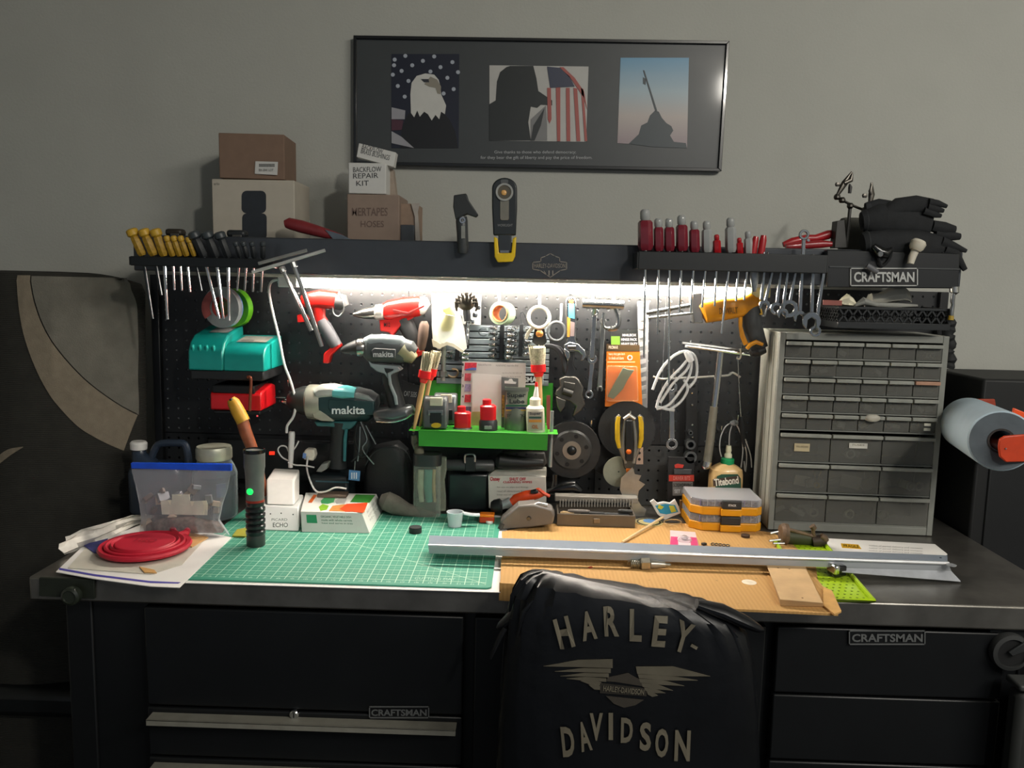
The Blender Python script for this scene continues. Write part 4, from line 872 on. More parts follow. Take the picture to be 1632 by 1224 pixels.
# adjustable wrenches
t = TT('adjustable_wrench', 'chrome adjustable wrench with blue and orange printed handle, hung jaw down', 'wrench', 915, 573, 1.93)
CH2 = mt('b4b6b6', .25, 1, var=.08)
part(t, 'handle', MB().pp(arc(910, 480, 8.5, 0, PI, 8)+[(901, 500), (904, 540), (898, 552), (922, 552), (918, 540), (919.5, 500)], 1.93, .01), CH2, .003)
part(t, 'fixed_jaw', MB().pp([(898, 550), (908, 545), (922, 548), (932, 558), (935, 567), (930, 574), (925, 576), (928, 566), (922, 560), (912, 558), (902, 560), (900, 556)], 1.928, .014), CH2, .002)
part(t, 'movable_jaw', MB().pp([(899, 555), (908, 560), (909, 568), (905, 576), (900, 566)], 1.926, .014), CH2, .002)
part(t, 'adjusting_screw', MB().loft([(905, 553, 3), (918, 553, 3)], 1.925), DSTEEL)
for pts, c in (([(907, 478), (914, 478), (914, 483), (907, 483)], 'c8642c'), ([(906, 484), (915, 484), (916, 508), (906, 506)], '4fb6d8'), ([(904, 505), (909, 508), (908, 537), (904, 537)], 'e0913a'), ([(909, 512), (916, 514), (915, 536), (909, 536)], '8a7a78')):
    stk(t, 'printed_inlay', pts, 1.9285, mt(c, .35, coat=.4), label=None)
t = TT('adjustable_wrench', 'big dark steel adjustable wrench with wide open jaws below the printed one', 'wrench', 910, 665, 1.93)
DW = mt('6e6c66', .35, .9, var=.15)
part(t, 'handle', MB().pp([(905, 560), (917, 560), (914, 580), (918, 590), (914, 604), (898, 604), (903, 588)], 1.945, .012), mt('46484a', .4, .7), .003)
part(t, 'head', MB().pp([(891, 604), (900, 600), (916, 600), (922, 604), (930, 618), (928, 630), (933, 645), (926, 655), (912, 665), (918, 648), (908, 640), (894, 636), (884, 630), (887, 622), (893, 616)], 1.935, .016), DW, .003)
part(t, 'movable_jaw', MB().pp([(886, 632), (902, 638), (900, 648), (893, 658), (888, 648)], 1.93, .016), DW, .002)
part(t, 'adjusting_screw', MB().loft([(897, 623, 6), (912, 628, 6)], 1.93), mt('3c3c3a', .4, .7))
part(t, 'logo_boss', MB().pp([(899, 608), (917, 611), (915, 622), (898, 618)], 1.931, .006), mt('55544f', .4, .7), .002)
# chrome tube tool and wrenches
t = TT('cross_tube_spanner', 'thick chrome cross tube hanging horizontally right of the printed wrench', 'tool', 958, 490, 1.93)
part(t, 'tube', MB().tube([P(928, 483, 1.92), P(994, 486, 1.92)], .0115, 16), CH2)
part(t, 'stub', MB().tube([P(947, 486, 1.92), P(947, 500, 1.93)], .005, 10), CH2)
part(t, 'hanger', MB().tube([P(945, 466, 1.92), P(945, 480, 1.92)], .0035, 8), WHT)
part(t, 'hanger', MB().tube([P(978, 466, 1.92), P(978, 480, 1.92)], .0035, 8), WHT)
wrench('long chrome combination wrench hanging left of the orange package', (944, 572), (939, 629), 8, 1.955, 'open', 'ring', CH2, 8, 7)
wrench('chrome combination wrench hung under the cross tube, upper of two overlapping', (948, 498), (943, 572), 8, 1.94, 'ring', None, CH2, 6, 5)
wrench('long steel wrench between the combination wrench and the orange package', (961, 512), (956, 620), 8, 1.95, 'ring', 'open', mt('8f9290', .35, .9), 5, 5)
t = TT('c_clamp_frame', 'bent chrome C-shaped handle hanging from the right of the cross tube', 'clamp', 976, 528, 1.93)
part(t, 'frame', MB().tube(wire([(962, 498), (962, 518), (968, 523), (978, 524), (985, 518), (986, 505), (982, 492)], 1.92, .003), [.004]*9+[.0065]*13+[.007]*3, 10), CH2)
t = TT('white_rod', 'short white metal rod hanging left of the printed adjustable wrench', 'rod', 895, 515, 1.95)
part(t, 'rod', MB().tube([P(895, 484, 1.95), P(894, 512, 1.95)], .003, 8), WHT)
# packages
t = TT('hardware_pack', 'black and green carded pack hanging behind the orange package', 'package', 1000, 555, 1.975)
part(t, 'card', MB().pp([(974, 526), (1018, 526), (1018, 556), (974, 556)], 1.985, .002), mt('1e211f', .5))
stk(t, 'green_field', (974, 536, 988, 552), 1.985, mt('6a9a30', .5))
for i, (x0, x1) in enumerate(((992, 1014), (990, 1015), (990, 1016))): tpx(t, ('MAILBOX', 'HINGE PACK', 'HEAVY DUTY')[i], x0, 532+i*7, x1, 536+i*7, 1.985, WHT, .01)
t = TT('blade_pack', 'orange carded pack holding a grey metal bracket on the pegboard', 'package', 994, 645, 1.965)
part(t, 'card', MB().pp([(967, 549), (1019, 550), (1024, 648), (964, 648)], 1.967, .002), mt('d9740c', .45, coat=.5, var=.04), .0005)
stk(t, 'header_band', [(967, 549), (1019, 550), (1019.5, 560), (966.5, 560)], 1.967, mt('4b3a20', .5))
for i, (s, y) in enumerate((('PROMAR', 551), ('heavy duty gate latch', 562), ('for sheds and doors', 568))): tpx(t, s, 970, y, (985, 996, 994)[i], y+5, 1.966, mt('f2e2cc'), .01)
part(t, 'round_mark', MB().ring(P(1004, 570, 1.9655), .004, .0065, .0006), mt('e8dcc8', .5), label='white circle mark')
stk(t, 'white_rule', (968, 576, 1012, 578), 1.967, mt('f2c48a'))
part(t, 'bracket', MB().pp([(968, 632), (980, 610), (993, 586), (1002, 589), (1011, 590), (1000, 606), (993, 620), (978, 636)], 1.957, .005), mt('5e7f7a', .35, .5, var=.1), .001)
part(t, 'blister', MB().pp([(968, 583), (1016, 584), (1018, 640), (967, 640)], 1.952, .012), clear('blister', 'ffe0b8', .08), .003)
# vertical clear strip of ties
t = TT('tie_strip', 'tall clear strip of packed cable ties hanging right of the orange pack', 'cable ties', 1027, 640, 1.975)
part(t, 'strip', MB().pp([(1016, 480), (1034, 480), (1032, 650), (1020, 650)], 1.975, .006), clear('strip', 'd8dadb', .35), .001)
for i in range(11): part(t, 'packed_tie', MB().pp([(1020, 490+i*14), (1030, 488+i*14), (1030, 494+i*14), (1020, 497+i*14)], 1.971, .003), mt('9b9d9c', .4))
part(t, 'hang_tab', MB().ring(P(1026, 486, 1.97), .003, .009, .003), CH2)
# brake rotor, cutting discs
t = TT('brake_rotor', 'dark round brake rotor with bolt holes hanging on the lower pegboard', 'rotor', 910, 762, 1.95)
RT = mt('3a3b3c', .45, .6, var=.15)
c0 = P(911, 717, 1.95)
part(t, 'disc', MB().ring(c0, k(30, 1.95), k(47, 1.95), .014), RT, .001)
part(t, 'hat', MB().lathe(c0+V((0, .01, 0)), [(k(34, 1.95), 0), (k(33, 1.95), .012), (k(30, 1.95), .016)], (0, -1, 0), 32), mt('4a4b4b', .45, .6, var=.15))
part(t, 'hub_ring', MB().ring(c0+V((0, -.0085, 0)), k(8, 1.95), k(15, 1.95), .004), mt('a09a90', .35, .8))
part(t, 'hub_cap', MB().sph(c0+V((0, -.008, 0)), (.011, .006, .011), 12), mt('2a2c2d', .3, .6))
for i in range(6):
    a0 = i*PI/3+.25; part(t, 'bolt_hole', MB().lathe(c0+V((math.cos(a0)*k(24, 1.95), -.0075, math.sin(a0)*k(24, 1.95))), [(.0052, 0), (.0052, .002)], (0, 1, 0), 12), mt('0a0b0c', .7))
t = TT('cutting_disc', 'large matt black cutting disc behind the yellow pliers', 'disc', 1000, 730, 1.965)
part(t, 'disc', MB().ring(P(999, 684, 1.965), .004, k(46, 1.965), .003, n=48), mt('26282a', .75, var=.08, bump=.2))
part(t, 'centre_label', MB().ring(P(999, 684, 1.9645), .004, .018, .001), mt('3a3c3c', .6))
t = TT('grinding_disc', 'black depressed centre disc partly hidden between rotor and cutting disc', 'disc', 970, 750, 1.985)
part(t, 'disc', MB().ring(P(968, 732, 1.985), .004, k(26, 1.985), .004, n=36), mt('17191b', .6))
t = TT('sanding_disc', 'grey green sanding disc leaning at the foot of the pegboard', 'disc', 985, 778, 1.93)
part(t, 'disc', MB().ring(P(986, 752, 1.93), .002, k(25, 1.93), .003, n=40), mt('8c8f7e', .8, var=.08, bump=.2))
t = TT('pegged_plate', 'small pale plate with two holes hanging beside the orange tipped pliers', 'plate', 1020, 740, 1.96)
part(t, 'plate', MB().pp([(1017, 716), (1025, 713), (1025, 740), (1014, 740)], 1.95, .003), mt('b59a88', .5))
for y in (722, 732): part(t, 'hole', MB().lathe(P(1019, y, 1.9492), [(.0035, 0), (.0035, .001)], (0, 1, 0), 10), BLK)
# yellow pliers
t = TT('needle_pliers', 'steel pliers with yellow handle inserts and orange tip, in front of the discs', 'pliers', 1003, 770, 1.93)
YY = 1.915; YP2 = mt('d9b21c', .4, coat=.2)
for s in (-1, 1):
    part(t, 'handle', MB().loft([(1003+s*15, 662, 3), (1003+s*19, 666, 4), (1003+s*19, 690, 4.5), (1003+s*15, 712, 4), (1003+s*8, 730, 4)], YY, .8), mt('8f8b82', .35, .7))
    part(t, 'handle_grip', MB().loft([(1003+s*17, 664, 3), (1003+s*19, 675, 4), (1003+s*19, 700, 4), (1003+s*16, 714, 3)], YY-.006, .7), YP2)
    part(t, 'inner_arm', MB().loft([(1003+s*6, 670, 3), (1003+s*9, 690, 4), (1003+s*10, 712, 4), (1003+s*6, 738, 4)], YY, .8), mt('a5a39a', .3, .8))
part(t, 'centre_sheath', MB().pp([(998, 670), (1008, 670), (1009, 735), (997, 735)], YY-.012, .008), mt('1d1f20', .4), .002)
part(t, 'orange_button', MB().sph(P(1002, 720, YY-.013), (.0065, .004, .0065), 12), mt('e06a18', .4))
part(t, 'spring_clip', MB().loft([(994, 668, 3), (1003, 662, 4), (1012, 668, 3)], YY-.004), mt('b9b6ae', .3, .8))
part(t, 'pivot', MB().pp([(992, 732), (1013, 732), (1010, 748), (995, 748)], YY-.004, .014), mt('5b5a54', .4, .7), .003)
part(t, 'orange_tip', MB().pp([(998, 747), (1006, 747), (1005, 760), (1001, 773), (999, 760)], YY-.006, .008), mt('e0741c', .4), .001)
t = TT('saw_blade_fan', 'pale steel blade with curved pointed cut-outs standing under the pliers', 'blade', 1010, 812, 1.9, z=ZB)
part(t, 'blade', MB().pp([(990, 762), (1008, 745), (1012, 756), (1022, 758), (1018, 766), (1028, 772), (1018, 782), (1016, 796), (1022, 806), (1030, 812), (1027, 822), (1000, 822), (996, 800), (988, 780)], 1.9, .002), mt('a9a8a0', .35, .7))
# chrome T breaker bar
t = TT('breaker_bar', 'long chrome T-shaped bar with knurled lower grip hanging at the right', 'wrench', 1128, 746, 1.93)
part(t, 'cross_bar', MB().tube([P(1091, 551, 1.925), P(1202, 566, 1.925)], .0048, 10), CHROME)
part(t, 'stem', MB().loft([(1148, 560, 5.5), (1144, 600, 5.5), (1138, 650, 5.5)], 1.93), CHROME)
part(t, 'knurled_grip', MB().loft([(1138, 648, 6.5), (1132, 700, 6.8), (1127, 738, 6.8)], 1.93), mt('8f8c80', .5, .8, bump=.6, bs=900))
part(t, 'socket_end', MB().loft([(1127, 735, 8), (1125, 743, 8), (1125, 747, 5)], 1.93), CHROME)
part(t, 'cross_bar', MB().tube([P(1087, 547, 1.94), P(1195, 560, 1.94)], .004, 10), STEEL)
# clear tubing coil
t = TT('clear_tubing', 'coil of clear plastic tubing looped over a hook at the right', 'tubing', 1075, 655, 1.93)
CT = clear('tubing', 'f4f6f6', .5, .12)
for pts in ([(1040, 621), (1052, 592), (1070, 570), (1090, 560), (1106, 566), (1111, 585), (1108, 605), (1098, 618)], [(1046, 650), (1052, 630), (1066, 606), (1085, 586), (1098, 572), (1102, 580), (1098, 600), (1085, 622), (1066, 645), (1046, 652)], [(1066, 654), (1085, 640), (1096, 620), (1090, 605)], [(1047, 648), (1062, 652), (1075, 654)], [(1052, 642), (1072, 612), (1094, 590), (1100, 574)]):
    part(t, 'tube_loop', MB().tube(wire(pts, 1.915, .002, sub=6), .0033, 8), CT)
part(t, 'binding', MB().loft([(1093, 560, 4), (1098, 568, 6), (1102, 576, 5)], 1.91), mt('e6e8e8', .3, coat=.4))
t = TT('thin_rod', 'thin white rod lying across two hooks behind the clear tubing', 'rod', 1110, 603, 1.955)
part(t, 'rod', MB().tube(wire([(1041, 600), (1055, 604), (1070, 603), (1100, 602), (1135, 600), (1160, 598), (1168, 594), (1180, 601)], 1.955, .002), .0028, 6), mt('c9cbc6', .3, .6))
t = wrench('chrome ratcheting wrench hanging vertically through the clear tubing', (1071, 618), (1071, 708), 9, 1.935, 'open', 'ring', CH2, 9, 9.5)
# string with hook
t = TT('bead_chain', 'long thin wire with a hook on top hanging right of the T-shaped bar', 'wire', 1182, 680, 1.92)
part(t, 'wire', MB().tube(wire([(1176, 572), (1177, 600), (1179, 640), (1181, 666)], 1.92, .001), .0012, 6), CHROME)
part(t, 'hook', MB().tube(wire([(1174, 570), (1178, 572), (1181, 566), (1180, 556)], 1.918, .001), .0022, 6), mt('cfc8b4', .3, .5))
part(t, 'ring', MB().tube([P(x, y, 1.918) for x, y in arc(1176, 571, 3, 0, 6.2, 10)], .001, 5, closed=True), CHROME)
part(t, 'weight', MB().loft([(1181, 664, 3), (1182, 675, 5), (1184, 700, 3), (1186, 712, 2)], 1.92), mt('202224', .4, .5))
t = TT('wire_bundle', 'loop of thin clear and white wires hanging above the glue bottle', 'wires', 1165, 745, 1.95)
for pts in ([(1172, 672), (1158, 678), (1149, 695), (1147, 715), (1150, 728)], [(1172, 674), (1180, 690), (1184, 715), (1181, 745)], [(1168, 674), (1163, 690), (1162, 710)], [(1186, 705), (1190, 725), (1188, 752), (1186, 735)], [(1188, 700), (1196, 725), (1198, 745)]):
    part(t, 'wire', MB().tube(wire(pts, 1.95, .001), .0016, 6), mt('c4c6c6', .3, .4))
part(t, 'knot', MB().loft([(1164, 675, 3), (1170, 674, 5), (1176, 674, 3)], 1.945), mt('8f9496', .4))
# socket strip low right
t = TT('socket_rail', 'black vertical rail with chrome studs and two dark sockets at the bottom', 'socket rail', 1102, 740, 1.96)
part(t, 'rail', MB().pp([(1094, 612), (1112, 612), (1112, 742), (1092, 742)], 1.975, .008), mt('181a1c', .5), .001)
for y in (626, 645, 677, 697): part(t, 'stud', MB().sph(P(1103, y, 1.972), (.003, .003, .003), 8), CHROME)
for y, r in ((709, 8), (729, 10), (690, 3.5)): part(t, 'socket', MB().ring(P(1101, y, 1.955), k(r*.6, 1.95), k(r, 1.95), .02), mt('777a7a', .3, .9))
t = TT('black_ball_socket', 'small black ball ended tool hanging beside the thin rod', 'tool', 1103, 622, 1.93)
part(t, 'ball', MB().sph(P(1104, 614, 1.93), (.008, .007, .006), 10), BLK)
t = TT('driver_bit_pack', 'black carded pack with red band standing against the lower pegboard', 'package', 1086, 796, 1.96)
part(t, 'card', MB().pp([(1065, 728), (1107, 729), (1106, 797), (1063, 796)], 1.955, .004), mt('1c1d1e', .45), .001)
stk(t, 'red_band', (1066, 757, 1106, 767), 1.955, mt('c83c2c', .5))
tpx(t, 'DRIVER BITS', 1073, 759, 1100, 765, 1.954, mt('e4988c'), 0)
stk(t, 'red_logo', [(1075, 741), (1080, 739), (1090, 741), (1088, 746), (1076, 746)], 1.955, mt('c8382c', .5))
stk(t, 'grey_panel', (1072, 768, 1104, 790), 1.955, mt('7a7672', .5))
tpx(t, 'SCREWDRIVING', 1073, 770, 1103, 776, 1.954, mt('2a2a2a'), .01)
tpx(t, 'SET 10 PC', 1075, 780, 1100, 786, 1.954, mt('cfcfcf'), .01)
part(t, 'blister', MB().pp([(1074, 748), (1102, 748), (1102, 756), (1074, 756)], 1.948, .006), mt('3a3b3c', .2, coat=.6), .001)
# yellow drill
t = TT('rivet_gun', 'yellow and black power tool with chrome rods, hanging under the right end of the light', 'power tool', 1165, 560, 1.92)
Y = 1.9; YM = mt('d9900c', .4, coat=.2, var=.05)
part(t, 'motor_housing', MB().loft([(1118, 499, 14), (1122, 497, 18), (1150, 492, 19), (1180, 488, 17), (1200, 478, 15), (1208, 472, 8)], Y, .8, 18, 2.8), YM)
part(t, 'top_fin', MB().loft([(1186, 468, 5), (1196, 464, 7), (1212, 466, 6), (1218, 468, 3)], Y), mt('e8b01a', .4))
part(t, 'handle', MB().loft([(1198, 478, 13), (1197, 500, 15), (1200, 522, 15), (1207, 542, 13), (1212, 555, 12)], Y, .8, 16, 2.4), mt('3a3d3e', .6, bump=.2))
part(t, 'front_strap', MB().loft([(1180, 505, 3.5), (1180, 520, 3), (1183, 535, 4), (1189, 549, 4)], Y-.008, .8), YM)
part(t, 'foot_trim', MB().loft([(1190, 556, 3), (1196, 549, 3.6), (1205, 545, 3.6), (1216, 549, 2.6)], Y-.02, .8), YM)
part(t, 'battery_foot', MB().loft([(1196, 562, 6), (1206, 560, 9), (1218, 556, 7)], Y, 1.6), mt('1d1f21', .5))
part(t, 'nose_block', MB().pp([(1100, 468), (1120, 466), (1120, 515), (1106, 515)], Y-.01, .03), mt('9b9a98', .3, .8), .002)
part(t, 'rod', MB().tube([P(1030, 499, Y), P(1104, 486, Y)], .005, 10), CH2)
part(t, 'rod', MB().tube([P(1033, 507, Y-.006), P(1104, 499, Y-.006)], .0035, 10), CH2)
part(t, 'rear_wire', MB().tube(wire([(1211, 475), (1212, 490), (1214, 500), (1211, 500)], Y-.015, .001), .002, 6), mt('d2a83c', .4))
tpx(t, 'DEWALT', 1146, 490, 1176, 500, Y-.0235, mt('7a5208', .5), .02, rot=.05)
# ================================================================ bench top, flat things first
def gp(pts, z=ZB): return [(G(a, b_, z).x, G(a, b_, z).y) for a, b_ in pts]
def hexa(m, bot, top, zb, zt):
    B = [G(a, b_, zb) for a, b_ in bot]; Tp = [G(a, b_, zt) for a, b_ in top]
    return m.add(B+Tp, [(3, 2, 1, 0), (4, 5, 6, 7), (0, 1, 5, 4), (1, 2, 6, 5), (2, 3, 7, 6), (3, 0, 4, 7)])
GM = G(783, 938, ZB+.003)
MW, MD = .607, .4572
MRZ = math.atan2(G(783, 938).y-G(290, 921.5).y, G(783, 938).x-G(290, 921.5).x)
one('white_sheet', 'white paper sheet lying under the green cutting mat, its edge showing', 'paper', MB().slab([(GM.x-MW-.004, GM.y-.012), (GM.x+.017, GM.y-.012), (GM.x+.017, GM.y+MD+.004), (GM.x-MW-.004, GM.y+MD+.004)], ZB+.0002, ZB+.0012), PAPER)
mm = bpy.data.materials.new('cutting_mat'); mm.use_nodes = True; nt = mm.node_tree; L = nt.links
bs = nt.nodes['Principled BSDF']; bs.inputs['Roughness'].default_value = .45
tc = nt.nodes.new('ShaderNodeTexCoord'); sp = nt.nodes.new('ShaderNodeSeparateXYZ'); L.new(tc.outputs['Object'], sp.inputs[0])
X, Yc = sp.outputs[0], sp.outputs[1]
def gl(v, pitch, w_):
    f = math_(nt, 'FRACT', math_(nt, 'ADD', math_(nt, 'DIVIDE', v, pitch), .5)); d = math_(nt, 'ABSOLUTE', math_(nt, 'SUBTRACT', f, .5))
    return math_(nt, 'LESS_THAN', d, w_/pitch/2)
mj = math_(nt, 'MAXIMUM', gl(X, .0254, .0014), gl(Yc, .0254, .0014)); mn = math_(nt, 'MAXIMUM', gl(X, .0127, .0007), gl(Yc, .0127, .0007))
dg = math_(nt, 'LESS_THAN', math_(nt, 'ABSOLUTE', math_(nt, 'ADD', Yc, math_(nt, 'MULTIPLY', X, .72))), .0007)
dg2 = math_(nt, 'LESS_THAN', math_(nt, 'ABSOLUTE', math_(nt, 'SUBTRACT', Yc, math_(nt, 'MULTIPLY', math_(nt, 'ADD', X, .1), .45))), .0006)
ins = math_(nt, 'MULTIPLY', math_(nt, 'LESS_THAN', math_(nt, 'ABSOLUTE', X), .2925), math_(nt, 'LESS_THAN', math_(nt, 'ABSOLUTE', Yc), .217))
lines = math_(nt, 'MULTIPLY', math_(nt, 'MAXIMUM', math_(nt, 'MAXIMUM', mj, math_(nt, 'MAXIMUM', dg, dg2)), math_(nt, 'MULTIPLY', mn, .45)), ins)
n = nt.nodes.new('ShaderNodeTexNoise'); n.inputs['Scale'].default_value = 9; L.new(tc.outputs['Object'], n.inputs[0])
base = mixc(nt, n.outputs[0], hx('358c73'), hx('439b82'))
L.new(mixc(nt, lines, base, hx('bfe0c8')), bs.inputs['Base Color'])
t = T('cutting_mat', 'green gridded cutting mat lying on the left half of the bench top', 'cutting mat', (GM.x-MW/2, GM.y+MD/2, ZB+.0013))
cx_, cy_ = t.location.x, t.location.y
rc = [(cx_+sx*(MW/2-.01)+.01*math.cos(a), cy_+sy*(MD/2-.01)+.01*math.sin(a)) for sx, sy, a0 in ((1, 1, 0), (-1, 1, PI/2), (-1, -1, PI), (1, -1, 1.5*PI)) for a in [a0+PI/2*i/4 for i in range(5)]]
part(t, 'mat_sheet', MB().slab(rc, ZB+.0013, ZB+.0043), mm)
for i in range(1, 23):
    x = cx_-MW/2+.0125+.0254*i
    p0 = V((x-.004, cy_-MD/2+.011, ZB+.0044)); text(t, str(23-i if False else i), p0+V((0, .006, 0)), p0+V((.008, .006, 0)), p0, mt('a8d4c0'), .0, .0003, name='numeral')
p0 = V((cx_+.16, cy_-MD/2+.03, ZB+.0044)); text(t, 'CUTTING MAT', p0+V((0, .012, 0)), p0+V((.075, .012, 0)), p0, mt('a8d4c0'), 0, .0003)
# cardboard
CM = bpy.data.materials.new('corrugated'); CM.use_nodes = True; nt = CM.node_tree; L = nt.links; bs = nt.nodes['Principled BSDF']; bs.inputs['Roughness'].default_value = .85
tc = nt.nodes.new('ShaderNodeTexCoord'); wv = nt.nodes.new('ShaderNodeTexWave'); wv.bands_direction = 'X'; wv.inputs['Scale'].default_value = 42; wv.inputs['Distortion'].default_value = .6
L.new(tc.outputs['Object'], wv.inputs[0]); nz = nt.nodes.new('ShaderNodeTexNoise'); nz.inputs['Scale'].default_value = 16; nz.inputs['Detail'].default_value = 6; L.new(tc.outputs['Object'], nz.inputs[0])
nz2 = nt.nodes.new('ShaderNodeTexNoise'); nz2.inputs['Scale'].default_value = 75; L.new(tc.outputs['Object'], nz2.inputs[0])
c1 = mixc(nt, math_(nt, 'MULTIPLY', wv.outputs[0], .35), hx('c0965a'), hx('ab814a')); c2 = mixc(nt, math_(nt, 'MULTIPLY', math_(nt, 'GREATER_THAN', nz2.outputs[0], .72), .5), c1, hx('6e5230'))
L.new(mixc(nt, math_(nt, 'MULTIPLY', nz.outputs[0], .25), c2, hx('a87c44')), bs.inputs['Base Color'])
bp = nt.nodes.new('ShaderNodeBump'); bp.inputs['Strength'].default_value = .3; bp.inputs['Distance'].default_value = .001; L.new(wv.outputs[0], bp.inputs['Height']); L.new(bp.outputs[0], bs.inputs['Normal'])
one('cardboard_sheet', 'larger tan corrugated cardboard sheet under the metal channel, right half of the bench', 'cardboard', MB().slab(gp([(800, 850), (842, 843), (893, 836), (1040, 836), (1120, 838), (1232, 852), (1258, 866), (1300, 905), (1306, 950), (1000, 940), (801, 925)]), ZB+.0004, ZB+.0044), CM)
t = T('cardboard_sheet', 'upper tan cardboard sheet at the front edge, under the spark plug', 'cardboard', tuple(G(1050, 940, ZB+.0045)))
part(t, 'sheet', MB().slab(gp([(799, 889), (880, 887), (1010, 891), (1225, 903), (1290, 907), (1338, 968), (1336, 978), (1140, 969), (960, 958), (838, 953), (836, 935), (797, 930)], ZB+.009), ZB+.0048, ZB+.009), CM)
part(t, 'front_flap', MB().pp([(796, 929), (838, 932), (832, 960), (795, 957)], YF-.007, .004), CM)
part(t, 'glue_patch', MB().lathe(G(1194, 928, ZB+.0093), [(.0135, 0), (.0135, .0003)]), mt('e8dcc8', .6, var=.2))
part(t, 'bent_corner', MB().slab(gp([(1312, 935), (1326, 942), (1341, 974), (1330, 979), (1312, 965)], ZB+.012), ZB+.0095, ZB+.0125), mt('c79a5a', .8))
# lime tray
LM = mt('a6c81c', .35, coat=.2, var=.04)
t = T('silicone_tray', 'lime green dimpled silicone tray at the right front of the bench', 'tray', tuple(G(1340, 940)))
tq = [(1236, 863), (1314, 867), (1392, 957), (1290, 955)]
part(t, 'tray_floor', MB().slab(gp(tq, ZB+.004), ZB+.0003, ZB+.004), LM)
q = [G(a, b_, ZB+.006) for a, b_ in tq]
part(t, 'rim', MB().tube(q, .0045, 8, closed=True), LM)
m = MB()
for i in range(1, 9):
    for j in range(1, 20):
        u, v = (i+.5*(j % 2))/9.5, j/20; p = (q[0]*(1-u)+q[1]*u)*(1-v)+(q[3]*(1-u)+q[2]*u)*v; p.z = ZB+.0041
        m.lathe(p, [(.0022, 0), (.0022, .0003)], (0, 0, 1), 6)
part(t, 'dimples', m, mt('5f7a14', .5), kind='stuff')
# white document at right
t = T('paper_sheet', 'white printed sheet with a yellow tag under the drawer cabinet front', 'paper', tuple(G(1400, 875)))
part(t, 'sheet', MB().slab(gp([(1305, 858), (1490, 868), (1510, 884), (1500, 893), (1312, 885), (1296, 868)]), ZB+.0002, ZB+.0012), PAPER)
p0 = G(1344, 874, ZB+.0016); p1 = G(1375, 876, ZB+.0016); p2 = G(1342, 865, ZB+.0016)
part(t, 'yellow_tag', MB().slab(gp([(1340, 866), (1368, 868), (1373, 875), (1342, 873)], ZB+.0014), ZB+.0012, ZB+.0016), mt('d9a81c', .5))
text(t, 'FRAGILE', G(1344, 867.5, ZB+.0017), G(1368, 869, ZB+.0017), G(1345, 872, ZB+.0017), mt('4a3808'), .02, .0002)
for i in range(3): text(t, 'notice of parcel delivery and contents', G(1385, 868+i*4, ZB+.0014), G(1470, 873+i*4, ZB+.0014), G(1385, 871+i*4, ZB+.0014), mt('9a9a9a'), 0, .0002)
# newspapers at left
t = T('newspaper', 'crumpled white newspaper pages with a purple line under the red bowl', 'newspaper', tuple(G(200, 890)))
part(t, 'page', MB().slab(gp([(130, 872), (225, 836), (300, 842), (369, 856), (318, 905), (286, 936), (240, 934), (150, 922), (89, 911)], ZB+.006), ZB+.0045, ZB+.0058), PAPER)
part(t, 'page', MB().slab(gp([(108, 905), (140, 870), (250, 850), (330, 856), (290, 900), (240, 915)], ZB+.007), ZB+.0062, ZB+.0072), mt('c9c5b8', .75, var=.08))
part(t, 'purple_line', MB().slab(gp([(95, 905), (150, 915), (240, 926), (288, 928), (284, 930), (240, 929), (150, 918), (94, 908)], ZB+.0062), ZB+.006, ZB+.0063), mt('4a44a0', .6))
m = MB(); R = []
for i, (px, py, z) in enumerate(((106, 869, .018), (130, 860, .02), (160, 850, .018), (190, 838, .017), (212, 829, .012), (236, 826, .004))):
    c = G(px, py, ZB+z); R.append([c+V((.006*math.sin(q_*2+i), .022*math.cos(2*PI*q_/12), z*.9*math.sin(2*PI*q_/12)*(1+.2*math.sin(q_*3+i)))) for q_ in range(12)])
part(t, 'folded_page', MB().rings(R), mt('d6d3cb', .7, var=.12, vs=60))
part(t, 'blue_print', MB().slab(gp([(132, 868), (172, 858), (166, 880), (150, 881)], ZB+.0085), ZB+.0075, ZB+.0085), mt('3c3f7c', .6))
one('cardboard_scrap', 'small tan cardboard corner sticking out behind the red bowl', 'cardboard', MB().slab(gp([(230, 832), (262, 836), (332, 856), (306, 871), (250, 862)], ZB+.010), ZB+.0078, ZB+.010), mt('c79c66', .8))
one('wood_sliver', 'thin wooden sliver poking out under the red bowl front', 'stick', MB().slab(gp([(222, 902), (246, 907), (250, 912), (230, 911)], ZB+.010), ZB+.0075, ZB+.009), mt('c99a5c', .7))
# red collapsible bowl
c0 = G(232, 874, ZB+.012); c0.z = ZB+.0105; BR = k(73, c0.y)
t = T('collapsible_bowl', 'red silicone collapsible bowl folded flat on the newspapers', 'bowl', tuple(c0)); RB = mt('bf1c34', .5, var=.04)
part(t, 'outer_rim', MB().lathe(c0, [(BR*.8, 0), (BR*.97, .003), (BR, .008), (BR*.97, .012), (BR*.88, .011), (BR*.86, .006), (BR*.8, .003)], n=56, closed=True), RB)
part(t, 'fold_ring', MB().lathe(c0, [(BR*.7, .004), (BR*.86, .004), (BR*.86, .014), (BR*.82, .0155), (BR*.76, .012), (BR*.7, .007)], n=56, closed=True), RB)
part(t, 'fold_ring', MB().lathe(c0, [(BR*.58, .006), (BR*.74, .006), (BR*.74, .014), (BR*.71, .0172), (BR*.66, .013), (BR*.58, .009)], n=56, closed=True), RB)
part(t, 'bowl_base', MB().lathe(c0, [(BR*.6, .008), (BR*.645, .015), (BR*.62, .0165), (.001, .0165)], n=48), RB)
a_ = G(285, 846, ZB+.02); m = MB().tube([V((a_.x+x, a_.y+y, ZB+.0205)) for x, y in ((-.024, .016), (0, .018), (.016, .006), (.022, -.016), (.014, -.03), (0, -.02), (-.012, 0))], .0075, 8, closed=True)
part(t, 'hang_tab', m, RB)
